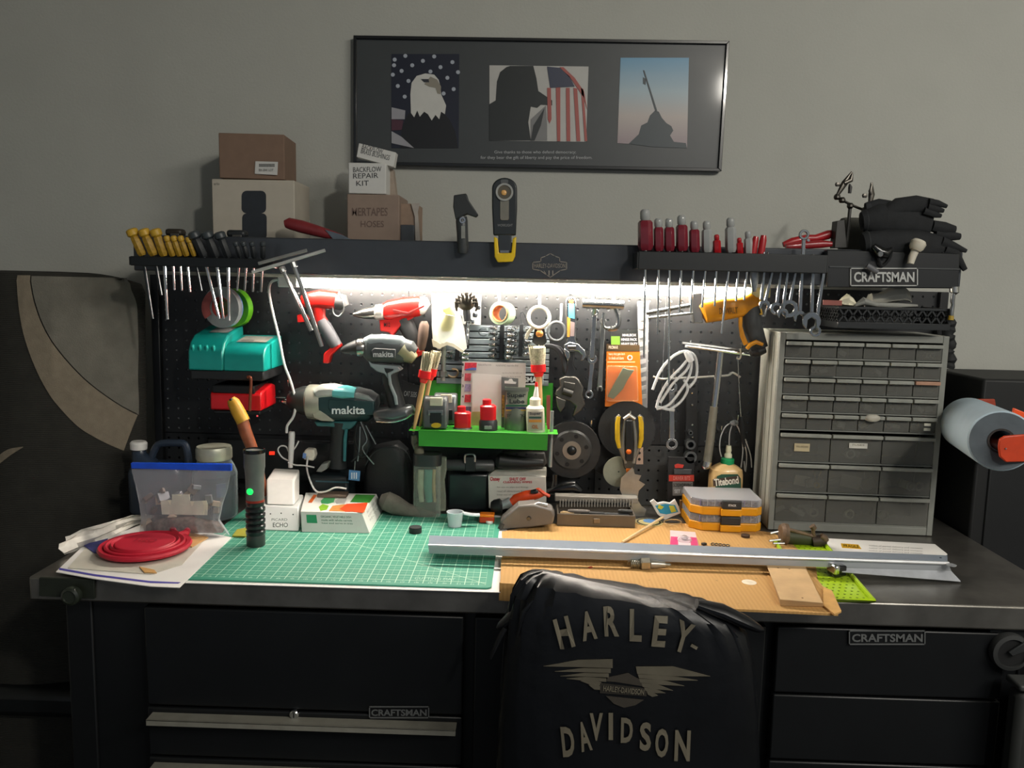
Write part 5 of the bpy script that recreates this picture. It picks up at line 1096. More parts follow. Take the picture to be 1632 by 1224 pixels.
text(t, 'H2O', c0+V((-.022, .012, .0172)), c0+V((.022, .012, .0172)), c0+V((-.022, -.008, .0172)), mt('a0142a', .5), .03, .0006)
# metal channel
MS = lambda n_: n_
t = T('metal_channel', 'long bent aluminium channel lying across the mat and the cardboard', 'channel', tuple(G(1100, 890)))
def strip(L_, R_, th=.0014):    # L_, R_: cross-section points at the ends; thin sheet
    m = MB(); n_ = len(L_); seg = 2
    rings = []
    for E_ in (L_, R_): rings.append(list(E_)+[p-V((0, 0, th)) for p in reversed(E_)])
    return m.rings(rings)
AL = mt('a4a8ac', .35, .35, var=.06, vs=8)
part(t, 'upper_flange', strip([G(684, 853, ZB+.034), G(683, 867, ZB+.036)], [G(1510, 885, ZB+.034), G(1510, 894, ZB+.036)]), mt('8f9aa8', .35, .3, var=.04))
part(t, 'ridge', MB().tube([G(683, 869.5, ZB+.037), G(1512, 897.5, ZB+.037)], .0032, 8), mt('e4e6e8', .25, .6))
part(t, 'lower_flange', strip([G(683, 871, ZB+.036), G(684, 881, ZB+.0235)], [G(1512, 899, ZB+.034), G(1516, 910, ZB+.0215)]), AL)
part(t, 'foot_flange', strip([G(1342, 905, ZB+.0215), G(1342, 911, ZB+.0185)], [G(1516, 910, ZB+.0215), G(1531, 926, ZB+.005)]), mt('b8bcc2', .35, .3))
part(t, 'end_ear', MB().lathe(G(1516, 901, ZB+.037), [(.009, 0), (.009, .0014)]), AL)
part(t, 'screw_hole', MB().lathe(G(1499, 889, ZB+.0358), [(.002, 0), (.002, .0006)]), BLK)
# wood block, chrome capped cube, plug, puck, scoop
t = T('wood_board', 'pale thin wooden board piece lying on the cardboard and the lime tray', 'board', tuple(G(1265, 935, ZB+.01)))
part(t, 'board', hexa(MB(), [(1244, 966), (1313, 967), (1284, 915), (1226, 910)], [(1243, 955), (1312, 961), (1283, 902), (1220, 897)], ZB+.0095, ZB+.021), mt('c3a276', .7, var=.12, vs=25), .0008)
for x, y in ((1240, 905), (1258, 907), (1279, 953)): part(t, 'nail_hole', MB().lathe(G(x, y, ZB+.0211), [(.0016, 0), (.0016, .0003)]), mt('6a4a2c', .8))
t = T('corner_cap', 'small black cube with a chrome cap on the lime tray', 'cap', tuple(G(1337, 925)))
a_ = G(1337, 921, ZB+.006)
part(t, 'cube', MB().box((a_.x, a_.y+.012, ZB+.018), (.027, .024, .021), (0, 0, .3)), BLKG, .003)
part(t, 'chrome_cap', MB().box((a_.x-.008, a_.y+.01, ZB+.021), (.012, .027, .018), (0, 0, .3)), CHROME, .003)
Ys = G(1035, 906, ZB+.009).y
t = T('spark_plug', 'metal spark plug lying on the cardboard in front of the channel', 'spark plug', tuple(G(1035, 906, ZB+.009)))
SPM = mt('a8a598', .3, .9)
part(t, 'threads', MB().loft([(1005+i*1.6, 898.5+i*.05, 6.6 if i % 2 else 7.8) for i in range(10)], Ys), SPM)
part(t, 'hex_body', MB().loft([(1020, 899, 8), (1022, 899, 11), (1035, 899, 11), (1037, 899, 8)], Ys, 1, 6), SPM)
part(t, 'insulator', MB().loft([(1036, 899, 7), (1048, 899.5, 6.5), (1050, 899.5, 5.5), (1060, 900, 4.5)], Ys), mt('b0aca0', .3, .6))
part(t, 'terminal', MB().loft([(1059, 900, 3), (1067, 900.5, 3.4), (1069, 900.5, 2)], Ys), SPM)
part(t, 'electrode', MB().tube([P(1006, 894, Ys), P(1001, 895, Ys), P(1001, 900, Ys)], .0012, 6), SPM)
def cyl(name, label, cat, px, py, r, hgt, mat, z=ZB, bev=.001):
    c = G(px, py, z); return one(name, label, cat, MB().lathe(c, [(k(r, c.y), 0), (k(r, c.y), hgt)], n=28), mat, bev)
cyl('rubber_puck', 'small round black rubber puck standing on the cutting mat', 'puck', 662, 848.5, 10.5, .013, mt('232526', .7, bump=.3), ZB+.0044)
c0 = G(725, 838, ZB+.0045)
t = T('measuring_scoop', 'frosted clear plastic measuring scoop at the back of the cutting mat', 'scoop', tuple(c0))
FR = mt('dfe6ea', .35, coat=.2, trans=.35, var=.02)
part(t, 'cup', MB().lathe(c0, [(.015, 0), (.0185, .032), (.0195, .033), (.0175, .033), (.0140, .002), (.001, .002)], n=28), FR)
part(t, 'scoop_handle', MB().tube([c0+V((.018, 0, .03)), c0+V((.035, .003, .026)), c0+V((.055, .006, .025))], .0035, 8, flat=2), FR)
t = T('orange_clip', 'small orange and red plastic clip with metal leads behind the scoop', 'clip', tuple(G(777, 832)))
c1 = G(776, 832, ZB+.004)
part(t, 'clip_body', MB().box(c1+V((0, 0, .008)), (.034, .026, .015)), mt('c23a14', .4), .003)
part(t, 'orange_top', MB().box(c1+V((0, 0, .0175)), (.034, .026, .006)), mt('f08010', .4), .002)
for o in (-.004, .004): part(t, 'lead', MB().tube([c1+V((.016, o, .014)), c1+V((.032, o+.001, .013))], .0014, 6), STEEL)
cyl('loose_white_cap', 'tiny white plastic cap at the back right corner of the cutting mat', 'cap', 780, 834, 6, .006, WHT, ZB+.0044)  # a small loose white cap, not a button
t = T('blister_card', 'small pink and clear blister card lying on the cardboard', 'package', tuple(G(1090, 860, ZB+.005)))
z_ = ZB+.0055
part(t, 'card', MB().slab(gp([(1068, 845), (1108, 848), (1114, 871), (1068, 869)], z_), z_-.001, z_), mt('d8c8cc', .4, coat=.4, var=.05))
for pts in ([(1069, 855), (1080, 856), (1081, 869), (1068, 868)], [(1100, 856), (1110, 857), (1113, 870), (1101, 870)]): part(t, 'pink_field', MB().slab(gp(pts, z_), z_, z_+.0005), mt('d0407a', .4, coat=.4))
part(t, 'bead', MB().sph(G(1091, 857, z_+.004), (.008, .008, .006), 10), mt('777', .3, .8) if False else mt('8a8a8c', .25, .8))
part(t, 'bubble', MB().sph(G(1091, 860, z_+.002), (.016, .018, .008), 12), clear('bubble', 'f0e4ea', .1))
t = T('chain_bit', 'short piece of metal chain lying behind the channel', 'chain', tuple(G(1148, 868, ZB+.006)))
for i in range(5): part(t, 'link', MB().tube([G(1136+i*6+3*math.cos(a), 867+i*.6+1.6*math.sin(a), ZB+.008) for a in [j*PI/4 for j in range(8)]], .0012, 5, closed=True), DSTEEL)
cyl('small_nut', 'small dark nut on the cardboard behind the channel', 'nut', 1188, 856, 7, .006, mt('4a3c34', .5, .6), ZB+.0046)
one('rubber_scrap', 'tiny dark rubber scrap left of the metal chain bit', 'scrap', MB().box(G(1122, 867, ZB+.0075), (.01, .008, .005), (0, 0, .5)), BLK, .001)
one('red_scrap', 'tiny red paper scrap lying on the upper cardboard sheet', 'scrap', MB().box(G(941, 904, ZB+.010), (.008, .005, .0012), (0, 0, .7)), mt('b03a24', .6))
one('wooden_stick', 'thin pale translucent stick leaning diagonally behind the channel', 'stick', MB().tube([G(992, 864, ZB+.008), G(1060, 822, ZB+.014)], .0028, 6), mt('d8bf94', .5))
# ---------------------------------------------------------------- flashlight
c0 = G(408, 869, ZB+.0044); Yf_ = c0.y; K = k(1, Yf_)
t = T('flashlight', 'black upright flashlight with a glowing green button and red ring on the cutting mat', 'flashlight', tuple(c0))
zz = lambda py: P(408, py, Yf_).z
FB = mt('26292a', .3, .5, coat=.3, var=.05)
part(t, 'tail', MB().lathe((c0.x, c0.y, 0), [(14*K, c0.z), (15*K, c0.z+.002), (15*K, zz(853)), (14*K, zz(850))], n=28), mt('3e4240', .4, .4))
part(t, 'ribbed_grip', MB().lathe((c0.x, c0.y, 0), [(r_*K, zz(y_)) for r_, y_ in ((14, 852), (16, 849), (16, 845), (13.5, 843), (16, 840), (16, 836), (13.5, 834), (16, 831), (16, 827), (13.5, 825), (16, 822), (16, 818), (13.5, 816), (16, 813), (16, 809), (13.5, 806), (15, 803), (14.5, 799))], n=28), FB)
part(t, 'red_ring', MB().lathe((c0.x, c0.y, 0), [(15*K, zz(799)), (15*K, zz(795.5))], n=28), mt('a83a2c', .35, .4))
part(t, 'body_tube', MB().lathe((c0.x, c0.y, 0), [(14.5*K, zz(795.5)), (15*K, zz(760)), (16*K, zz(748)), (17*K, zz(744)), (17*K, zz(718))], n=28), mt('666966', .4, .1))
part(t, 'bezel', MB().lathe((c0.x, c0.y, 0), [(16.5*K, zz(722)), (17.5*K, zz(721)), (17.5*K, zz(716)), (15*K, zz(715.5)), (14.5*K, zz(719)), (.001, zz(719))], n=28), BLKG)
part(t, 'power_button', MB().sph(V((c0.x-.004, c0.y-15.3*K, zz(780))), (.0068, .003, .0068), 14), mt('18e05a', .3, emit=1.6))
t = T('green_strap_piece', 'short yellow-green strap end lying behind the flashlight', 'strap', tuple(G(383, 848)))
part(t, 'band', MB().slab(gp([(370, 852), (378, 842), (396, 839), (400, 848), (390, 853)], ZB+.01), ZB+.0045, ZB+.008), mt('a3a03c', .5))
# ---------------------------------------------------------------- boxes in the left back
t = T('adapter_box', 'small flat white electronics box under the white cube', 'box', tuple(G(440, 846)))
part(t, 'case', hexa(MB(), [(405, 845), (476, 847), (483, 825), (420, 824)], [(405, 805), (476, 808), (484, 788), (420, 787)], ZB+.0046, ZB+.047), mt('d9dbd9', .4, var=.02), .003)
Ya = G(478, 847, ZB+.0046).y-.001
for x, y in ((431, 819), (448, 818), (467, 820)): stk(t, 'dot', blob(x, y, 1.2, 6), Ya, mt('5a605e'))
tpx(t, 'PICARD', 433, 826, 458, 830, Ya, mt('8a908e'), 0); tpx(t, 'ECHO', 435, 833, 459, 840, Ya, mt('5a605e'), .01)
t = T('power_cube', 'white cube shaped power adapter standing on the flat white box', 'adapter', tuple(G(446, 805, ZB+.0475)))
part(t, 'cube', hexa(MB(), [(424, 805), (469, 806), (478, 796), (436, 795)], [(424, 764), (469, 765), (478, 748), (436, 746)], ZB+.0475, ZB+.092), WHT, .004)
t = T('food_box', 'white and green food carton with carrot picture lying on the mat', 'box', tuple(G(540, 845)))
zt_ = ZB+.046; zb_ = ZB+.0046
bot = [(481, 848), (589, 850), (611, 812), (490, 812)]; top = [(479, 815), (577, 817), (600, 787), (487, 785)]
part(t, 'carton', hexa(MB(), bot, top, zb_, zt_), mt('dcdcd6', .5, var=.02), .001)
def topq(pts, name, c, dz=.0006): part(t, name, MB().slab(gp(pts, zt_+dz), zt_+.0002, zt_+dz), mt(c, .4, var=.1))
topq([(558, 800), (567, 788), (598, 789), (589, 801)], 'green_panel', '3c8c34')
topq([(491, 801), (500, 788), (505, 789), (497, 801)], 'orange_mark', 'd8641c')
topq([(511, 798), (517, 793), (534, 793), (532, 800), (522, 803), (512, 802)], 'green_logo', '3a9a5c')
topq([(534, 798), (541, 793), (553, 794), (549, 803), (536, 803)], 'grey_logo', 'a8aaa6')
topq([(508, 808), (514, 803), (524, 806), (521, 812), (511, 814)], 'lime_picture', '86b82c')
topq([(524, 814), (530, 806), (556, 803), (584, 801), (581, 816)], 'bread_picture', 'c98a48', .0008)
topq([(541, 811), (552, 803), (586, 801), (582, 812), (578, 817), (562, 815), (550, 815)], 'carrot_picture', 'd84a1c', .0011)
Yfb = G(535, 849, zb_).y
def fq(u, v):    # point on the slanted front face
    a0, a1, b0, b1 = [G(*bot[0], zb_), G(*bot[1], zb_), G(*top[0], zt_), G(*top[1], zt_)]
    return (a0*(1-u)+a1*u)*(1-v)+(b0*(1-u)+b1*u)*v+V((0, -.0007, 0))
def fquad(u0, v0, u1, v1, name, mat): part(t, name, MB().add([fq(u0, v0), fq(u1, v0), fq(u1, v1), fq(u0, v1)], [(0, 1, 2, 3)]), mat)
fquad(.09, .45, .25, .85, 'front_logo', mt('2f9a68', .5))
for i, s in enumerate(('ORGANIC VEGETABLE DISH', 'made with whole carrots', 'heat and serve in tray')): text(t, s, fq(.32, .82-i*.16), fq(.8, .82-i*.16), fq(.32, .72-i*.16), mt('5a8a74'), 0, .0003)
def sq(u, v):
    a0, a1, b0, b1 = [G(*bot[1], zb_), G(*bot[2], zb_), G(*top[1], zt_), G(*top[2], zt_)]
    return (a0*(1-u)+a1*u)*(1-v)+(b0*(1-u)+b1*u)*v+V((.0007, -.0003, 0))
for i, s in enumerate(('BEST IF USED BY', 'KEEP FROZEN', 'RECYCLE')): text(t, s, sq(.2, .85-i*.2), sq(.85, .85-i*.2), sq(.2, .75-i*.2), mt('9a9a98'), 0, .0003)
one('phone_battery_pack', 'small dark flat device with silver end lying on top of the food carton', 'device', hexa(MB(), [(505, 793), (552, 794), (556, 788), (510, 787)], [(505, 788), (552, 789), (556, 783), (510, 782)], zt_+.0012, zt_+.007), mt('55483c', .4, .3), .001)
# ---------------------------------------------------------------- jug, jar, bag
t = T('oil_jug', 'dark blue plastic jug with white cap and loop handle behind the zip bag', 'jug', tuple(P(256, 830, 1.84)))
t.location.z = ZB; JM = mt('2c3848', .35, coat=.2, var=.05); Yj = 1.84
part(t, 'body', MB().stack([(P(256, 800, Yj).x, Yj, z, rx, .035) for z, rx in ((ZB+.0005, .062), (ZB+.004, .066), (P(256, 752, Yj).z, .067), (P(256, 744, Yj).z, .062), (P(256, 738, Yj).z, .05))], 28, 4), JM)
part(t, 'shoulder', MB().loft([(233, 745, 24), (228, 735, 19), (222, 726, 13), (221, 718, 11)], Yj, .8), JM)
part(t, 'jug_handle', MB().tube(wire([(240, 735), (247, 716), (256, 707), (280, 706), (294, 708), (299, 722), (301, 745)], Yj, .01), .0085, 10), JM)
part(t, 'cap', MB().loft([(221, 716, 13), (221, 706, 13.5), (221, 703, 11)], Yj, 1, 24), WHT, .001)
Yj = 1.80; cj = P(343, 800, Yj)
t = T('glass_jar', 'glass jar with a pale ring lid and dark contents behind the zip bag', 'jar', (cj.x, Yj, ZB+.0046)); kj = k(1, Yj)
part(t, 'jar_glass', MB().lathe((cj.x, Yj, 0), [(33*kj, ZB+.005), (36*kj, ZB+.012), (36*kj, P(343, 752, Yj).z), (31*kj, P(343, 740, Yj).z), (27*kj, P(343, 734, Yj).z), (27*kj, P(343, 728, Yj).z)], n=32), clear('jar_glass', 'c8d4d8', .12, .05))
part(t, 'contents', MB().lathe((cj.x, Yj, 0), [(31*kj, ZB+.008), (32*kj, ZB+.012), (32*kj, P(343, 756, Yj).z), (20*kj, P(343, 745, Yj).z)], n=24), mt('2c3040', .6, var=.5, vs=60))
part(t, 'lid', MB().lathe((cj.x, Yj, 0), [(27.5*kj, P(343, 731, Yj).z), (28.5*kj, P(343, 729, Yj).z), (28.5*kj, P(343, 715, Yj).z), (27*kj, P(343, 711, Yj).z), (24*kj, P(343, 711.5, Yj).z)], n=32), mt('b4b5a4', .4, .4))
part(t, 'jar_label', MB().box((cj.x+.028, Yj-.036, P(343, 775, Yj).z), (.02, .003, .03), (0, 0, .6)), mt('3a4a78', .5))
Yg = G(285, 852, ZB+.006).y
t = T('zip_bag', 'clear plastic zip bag with a blue seal, holding small parts and a label', 'bag', tuple(P(288, 850, Yg)))
t.location.z = ZB+.0085
BGM = clear('bag_film', 'eceef4', .13, .12)
R = []; rows = [(738, 209, 367, .003), (752, 210, 367, .004), (775, 216, 363, .014), (800, 222, 355, .022), (825, 226, 350, .028), (842, 224, 362, .03), (851, 222, 366, .02)]
rb = random.Random(4)
for (py, xl, xr, dp) in rows:
    A_, B_ = P(xl, py, Yg), P(xr, py, Yg); z = max(A_.z, ZB+.009); cx, rx = (A_.x+B_.x)/2, (B_.x-A_.x)/2
    ring = []
    for q_ in range(36):
        a = 2*PI*q_/36; s = math.cos(a); ring.append(V((cx+rx*s, Yg+dp*math.sin(a)*(1+.25*math.sin(q_*2.3+py*.3)), z)))
    R.append(ring)
part(t, 'bag_film', MB().rings(R, cap=False), BGM)
part(t, 'blue_seal', MB().pp([(208, 738), (368, 740), (368, 751), (209, 747)], Yg-.005, .009), mt('1450d8', .35, coat=.3), .001)
part(t, 'paper_label', MB().pp([(256, 798), (274, 797), (274, 788), (302, 788), (303, 799), (329, 798), (331, 804), (330, 821), (258, 820)], Yg-.0165, .001), mt('d6d4c0', .6))
for i in range(26):
    x, y = rb.uniform(232, 345), rb.uniform(776, 842); p0 = P(x, y, Yg+rb.uniform(.002, .018)); p0.z = max(p0.z, ZB+.02)
    part(t, 'small_part', MB().box(p0, (rb.uniform(.008, .025), rb.uniform(.006, .012), rb.uniform(.006, .02)), (rb.random()*3, rb.random()*3, rb.random()*3)), rb.choice([mt('5c4a44', .6), mt('7a6a60', .5), mt('8f8f92', .4, .6), mt('3a3a40', .5), mt('b09a84', .6)]), .001)
part(t, 'parts_pile', MB().loft([(232, 842, 7), (260, 838, 13), (300, 836, 14), (345, 840, 10), (356, 846, 4)], Yg, .9), mt('6e5c52', .7, var=.5, vs=120, bump=.6, bs=150))
# ---------------------------------------------------------------- back of the bench: pouch, stone, clear tube, case, oatey card
t = T('black_pouch', 'large black soft case leaning against the pegboard behind the food carton', 'case', tuple(P(620, 800, 1.93)))
t.location.z = ZB
part(t, 'case_body', MB().loft([(622, 812, 40), (620, 795, 42), (620, 745, 38), (619, 718, 32), (617, 708, 20)], 1.94, 0.8, 24, 3.4, kf=.035), mt('16191b', .55, bump=.2, var=.1))
part(t, 'seam', MB().tube(wire([(582, 742), (595, 722), (620, 712), (645, 718), (656, 735)], 1.903, .001), .0016, 6), mt('2a2e30', .5))
Yr = G(630, 822).y
t = T('work_cloth', 'grey-brown lumpy cloth roll lying behind the cutting mat', 'cloth', tuple(G(635, 822)))
part(t, 'roll', MB().loft([(606, 795, 8), (615, 798, 16), (630, 805, 16), (650, 813, 11), (675, 818, 8), (695, 820, 3)], Yr-.01), mt('5f5c54', .9, bump=.5, bs=80, var=.2))
t = T('clear_tube_case', 'tall clear plastic tube holding pale and teal items, behind the mat', 'container', tuple(G(681, 815)))
Yk = 1.86; ck = P(681, 780, Yk)
part(t, 'tube', MB().stack([(ck.x, Yk, z, .032, .026) for z in (ZB+.0005, P(681, 740, Yk).z)], 24, 3), clear('tube_case', 'd0d8cc', .14))
part(t, 'tube_cap', MB().stack([(ck.x, Yk, z, .033, .027) for z in (P(681, 740, Yk).z, P(681, 722, Yk).z)], 24, 3), mt('2a2e2e', .4))
for x, c, w_ in ((671, 'a9ab94', 5), (683, '4f8a80', 7), (692, 'a08860', 3)): part(t, 'strip', MB().loft([(x, 748, w_), (x-1, 775, w_), (x+1, 800, w_*.8)], Yk-.004, .6), mt(c, .5, var=.15))
part(t, 'brush_tip', MB().loft([(666, 706, 4), (668, 716, 8), (668, 722, 8)], Yk), mt('6b6a58', .8, bump=.4))
t = T('plastic_wrap', 'crumpled clear plastic wrap between the clear tube and the black case', 'wrap', tuple(P(706, 780, 1.88)))
t.location.z = ZB
part(t, 'film', MB().loft([(706, 728, 6), (704, 745, 9), (700, 765, 9), (704, 790, 7), (702, 812, 9)], 1.89), clear('wrap', 'c4ccb8', .2))
t = T('hard_case', 'black hard plastic case with a clip handle standing under the green shelf', 'case', tuple(P(748, 815, 1.93)))
t.location.z = ZB
HC = mt('0f1418', .35, coat=.2, var=.08)
a, c = P(712, 752, 1.91), P(780, 752, 1.91)
part(t, 'case_body', MB().box(((a.x+c.x)/2, 1.95, (a.z+ZB)/2), (c.x-a.x, .08, a.z-ZB-.001)), HC, .008)
part(t, 'handle_tube', MB().loft([(710, 741, 8), (713, 741, 9.5), (784, 742, 9.5), (788, 742, 7)], 1.9), mt('3c3e3f', .4))
part(t, 'handle_clip', MB().tube(wire([(741, 738), (741, 727), (745, 724), (754, 724), (757, 728), (757, 736)], 1.885, .001), .0022, 6), mt('b4b6b8', .3, .7))
part(t, 'clip_block', MB().pp([(741, 728), (758, 729), (758, 752), (741, 752)], 1.885, .012), BLK, .002)
t = T('sander_head', 'black tool head under the green shelf with three vent holes', 'tool', tuple(P(830, 752, 1.9)))
part(t, 'head', MB().loft([(790, 733, 8), (796, 734, 13), (810, 736, 12), (840, 738, 10), (866, 738, 7)], 1.9, .9), BLK)
part(t, 'back_plate', MB().pp([(800, 720), (868, 722), (872, 738), (866, 746), (800, 744)], 1.915, .02), mt('3a3936', .5), .003)
for x in (824, 839, 854): part(t, 'vent_hole', MB().lathe(P(x, 724, 1.9145), [(.003, 0), (.003, .0008)], (0, 1, 0), 10), BLK)
t = T('plumbing_card_box', 'white box with red printed heading, standing under the green shelf', 'box', tuple(G(825, 800)))
Yo = 1.9
part(t, 'carton', MB().pp([(778, 758), (870, 760), (871, 812), (779, 810)], Yo, .05), mt('c9c6bd', .5, var=.03), .001)
part(t, 'carton_top', MB().pp([(790, 748), (871, 749), (871, 760), (778, 758)], Yo+.012, .035), mt('a9a79e', .5), .001)
RT_ = mt('b8283c', .5)
tpx(t, 'Oatey', 781, 760, 797, 768, Yo, RT_, .03); tpx(t, 'SHUT OFF', 812, 761, 838, 766, Yo, RT_, .03); tpx(t, 'CLEANING WIPES', 802, 766.5, 848, 770, Yo, RT_, .02)
for i in range(4): tpx(t, ('for use on pipe and fittings', 'read all directions first', 'keep out of reach of children', 'net contents 20 pieces')[i], 792, 775+i*6, (842, 838, 848, 834)[i], 778+i*6, Yo, mt('8a8a82'), 0)
# orange cutter, plane, grey case, air nozzle
t = T('utility_cutter', 'orange and silver cutter tool with black collar lying behind the grey plane', 'cutter', tuple(G(835, 805)))
Yc_ = 1.84; OR = mt('d8481c', .4, coat=.2)
part(t, 'handle', MB().loft([(812, 803, 5), (822, 796, 9), (840, 791, 10), (858, 787, 8), (868, 786, 4)], Yc_, .8), OR)
part(t, 'guard_loop', MB().tube(wire([(850, 786), (858, 780), (866, 786), (876, 791)], Yc_-.006, .002), .004, 8), OR)
part(t, 'silver_neck', MB().loft([(798, 806, 7), (808, 802, 8), (814, 799, 8)], Yc_), mt('b9bcbe', .35, .5))
part(t, 'black_collar', MB().loft([(782, 808, 8), (788, 808, 12), (798, 806, 12), (801, 806, 8)], Yc_), BLK)
part(t, 'thumb_button', MB().loft([(846, 784, 3), (854, 783, 4), (858, 784, 2)], Yc_-.012), BLK)
t = T('air_nozzle', 'glossy black curved nozzle tool lying above the orange cutter', 'tool', tuple(P(895, 790, 1.93)))
part(t, 'curved_body', MB().loft([(866, 786, 3), (880, 783, 6), (898, 778, 11), (914, 776, 12), (924, 784, 8)], 1.92, .8), BLKG)
part(t, 'riser', MB().loft([(884, 780, 6), (885, 765, 4), (885, 756, 4.5)], 1.925), BLKG)
Yp_ = G(840, 842, ZB+.004).y
t = T('box_plane', 'grey plastic wedge shaped tool with a screw, at the left of the clear-lidded case', 'tool', tuple(G(840, 842, ZB+.0046)))
part(t, 'body', MB().pp([(800, 845), (797, 834), (800, 828), (826, 806), (850, 804), (880, 812), (884, 822), (881, 836), (845, 841)], Yp_-.01, .045), mt('6b6763', .45, var=.06), .004)
part(t, 'screw', MB().lathe(P(843, 826, Yp_-.01), [(.005, 0), (.004, .003)], (0, -1, 0), 14), DSTEEL)
part(t, 'lever', MB().loft([(846, 808, 3), (858, 804, 5), (872, 806, 4)], Yp_), mt('a9a9a6', .3, .8))
part(t, 'toe', MB().loft([(797, 842, 4), (801, 834, 4)], Yp_-.008), mt('3a3836', .5))
Yq_ = G(950, 839, ZB+.0046).y
t = T('tool_tray_case', 'grey brown plastic case with an open clear ribbed lid, full of dark bits', 'case', tuple(G(950, 839, ZB+.0046)))
GC = mt('5e564c', .4, coat=.2, var=.06)
zc0 = ZB+.0048; xa, xb = P(889, 830, Yq_).x, P(1011, 830, Yq_).x; zc1 = P(950, 820, Yq_).z
dC = .085
m = MB().box(((xa+xb)/2, Yq_+dC/2, zc0+.002), (xb-xa, dC, .004))
for x in (xa, xb): m.box((x, Yq_+dC/2, (zc0+zc1)/2), (.004, dC, zc1-zc0))
for y in (Yq_, Yq_+dC): m.box(((xa+xb)/2, y, (zc0+zc1)/2), (xb-xa+.004, .004, zc1-zc0))
part(t, 'tray', m, GC, .001)
part(t, 'latch', MB().pp([(946, 827), (956, 827), (956, 834), (946, 834)], Yq_-.006, .004), mt('7a6a54', .5), .001)
zl0 = P(950, 806, Yq_+dC).z; 
part(t, 'lid', xpr(MB(), [(Yq_+dC-.012, zc1+.008), (Yq_+dC+.006, zc1+.004), (Yq_+dC+.012, P(950, 789, Yq_+dC).z), (Yq_+dC-.012, P(950, 790, Yq_+dC).z)], P(884, 800, Yq_+dC).x, P(1016, 800, Yq_+dC).x), mt('8a867e', .3, coat=.3, var=.1), .002)
for i in range(26):
    x = 892+i*4.6; part(t, 'lid_rib', MB().pp([(x, 797), (x+1.6, 797), (x+1.6, 808), (x, 808)], Yq_+dC-.0155, .003), mt('9b978f', .4))
for (x0, x1, y, r_, c) in ((893, 915, 818, 4, 'b09468'), (910, 932, 822, 3.5, '3a3834'), (925, 965, 818, 3.5, '1a1b1c'), (960, 1003, 820, 3.5, '26282a'), (985, 1008, 814, 3, '3c3c3a'), (905, 940, 814, 3, '77706a')):
    part(t, 'bit', MB().loft([(x0, y, r_*.6), (x0+4, y, r_), (x1-4, y+1, r_), (x1, y+1, r_*.6)], Yq_+.03), mt(c, .5))
# packets and round blade by the case
t = T('candy_packet', 'torn white, blue and yellow packet beside the clear-lidded case', 'packet', tuple(G(1062, 828, ZB+.005)))
Yn = G(1062, 830, ZB+.005).y
part(t, 'packet', MB().pp([(1040, 806), (1036, 800), (1042, 796), (1048, 802), (1058, 800), (1068, 802), (1076, 796), (1082, 808), (1085, 818), (1070, 824), (1060, 829), (1048, 820)], Yn, .008), mt('dcdcda', .45), .001)
stk(t, 'blue_field', [(1044, 806), (1060, 803), (1076, 805), (1081, 816), (1062, 820), (1052, 818)], Yn, mt('2498c4', .4))
stk(t, 'yellow_field', [(1050, 804), (1058, 808), (1054, 812), (1048, 810)], Yn-.001, mt('c8c83c', .4)); stk(t, 'yellow_field', [(1066, 806), (1074, 806), (1078, 815), (1070, 817)], Yn-.001, mt('c8c83c', .4))
cb = G(1034, 832, ZB+.006)
t = T('round_blade', 'round toothed saw blade with a blue and yellow print lying on the cardboard', 'saw blade', tuple(cb))
nb = 36; pts = [(cb.x+(.033 if i % 2 else .029)*math.cos(2*PI*i/nb), cb.y+(.033 if i % 2 else .029)*math.sin(2*PI*i/nb)) for i in range(nb)]
part(t, 'blade', MB().slab(pts, ZB+.0048, ZB+.0062), mt('c8bc84', .4, .2))
part(t, 'blue_print', MB().lathe((cb.x+.004, cb.y+.008, ZB+.0063), [(.016, 0), (.016, .0003)]), mt('5a84b4', .4))
part(t, 'black_teeth_ring', MB().ring((cb.x, cb.y, ZB+.0063), .024, .028, .0003, (0, 0, 1), 36), mt('2a2824', .5))
t = T('curled_wire', 'small curled copper coloured wire right of the torn packet', 'wire', tuple(G(1075, 836, ZB+.006)))
part(t, 'coil', MB().tube([G(1072+14*math.cos(a), 832+4*math.sin(a), ZB+.008+.001*a) for a in [i*.5 for i in range(24)]], .0013, 6), mt('b09468', .4, .5))
t = T('wood_tags', 'small block of pale wooden sticks behind the torn packet', 'wood', tuple(G(1092, 822, ZB+.005)))
Yw_ = G(1094, 822, ZB+.005).y
for i in range(4): part(t, 'stick', MB().pp([(1084+i*5, 798), (1088+i*5, 798), (1088+i*5, 824), (1084+i*5, 824)], Yw_+.002*(i % 2), .01), mt('b88f58' if i % 2 else 'a67c48', .7), .0008)
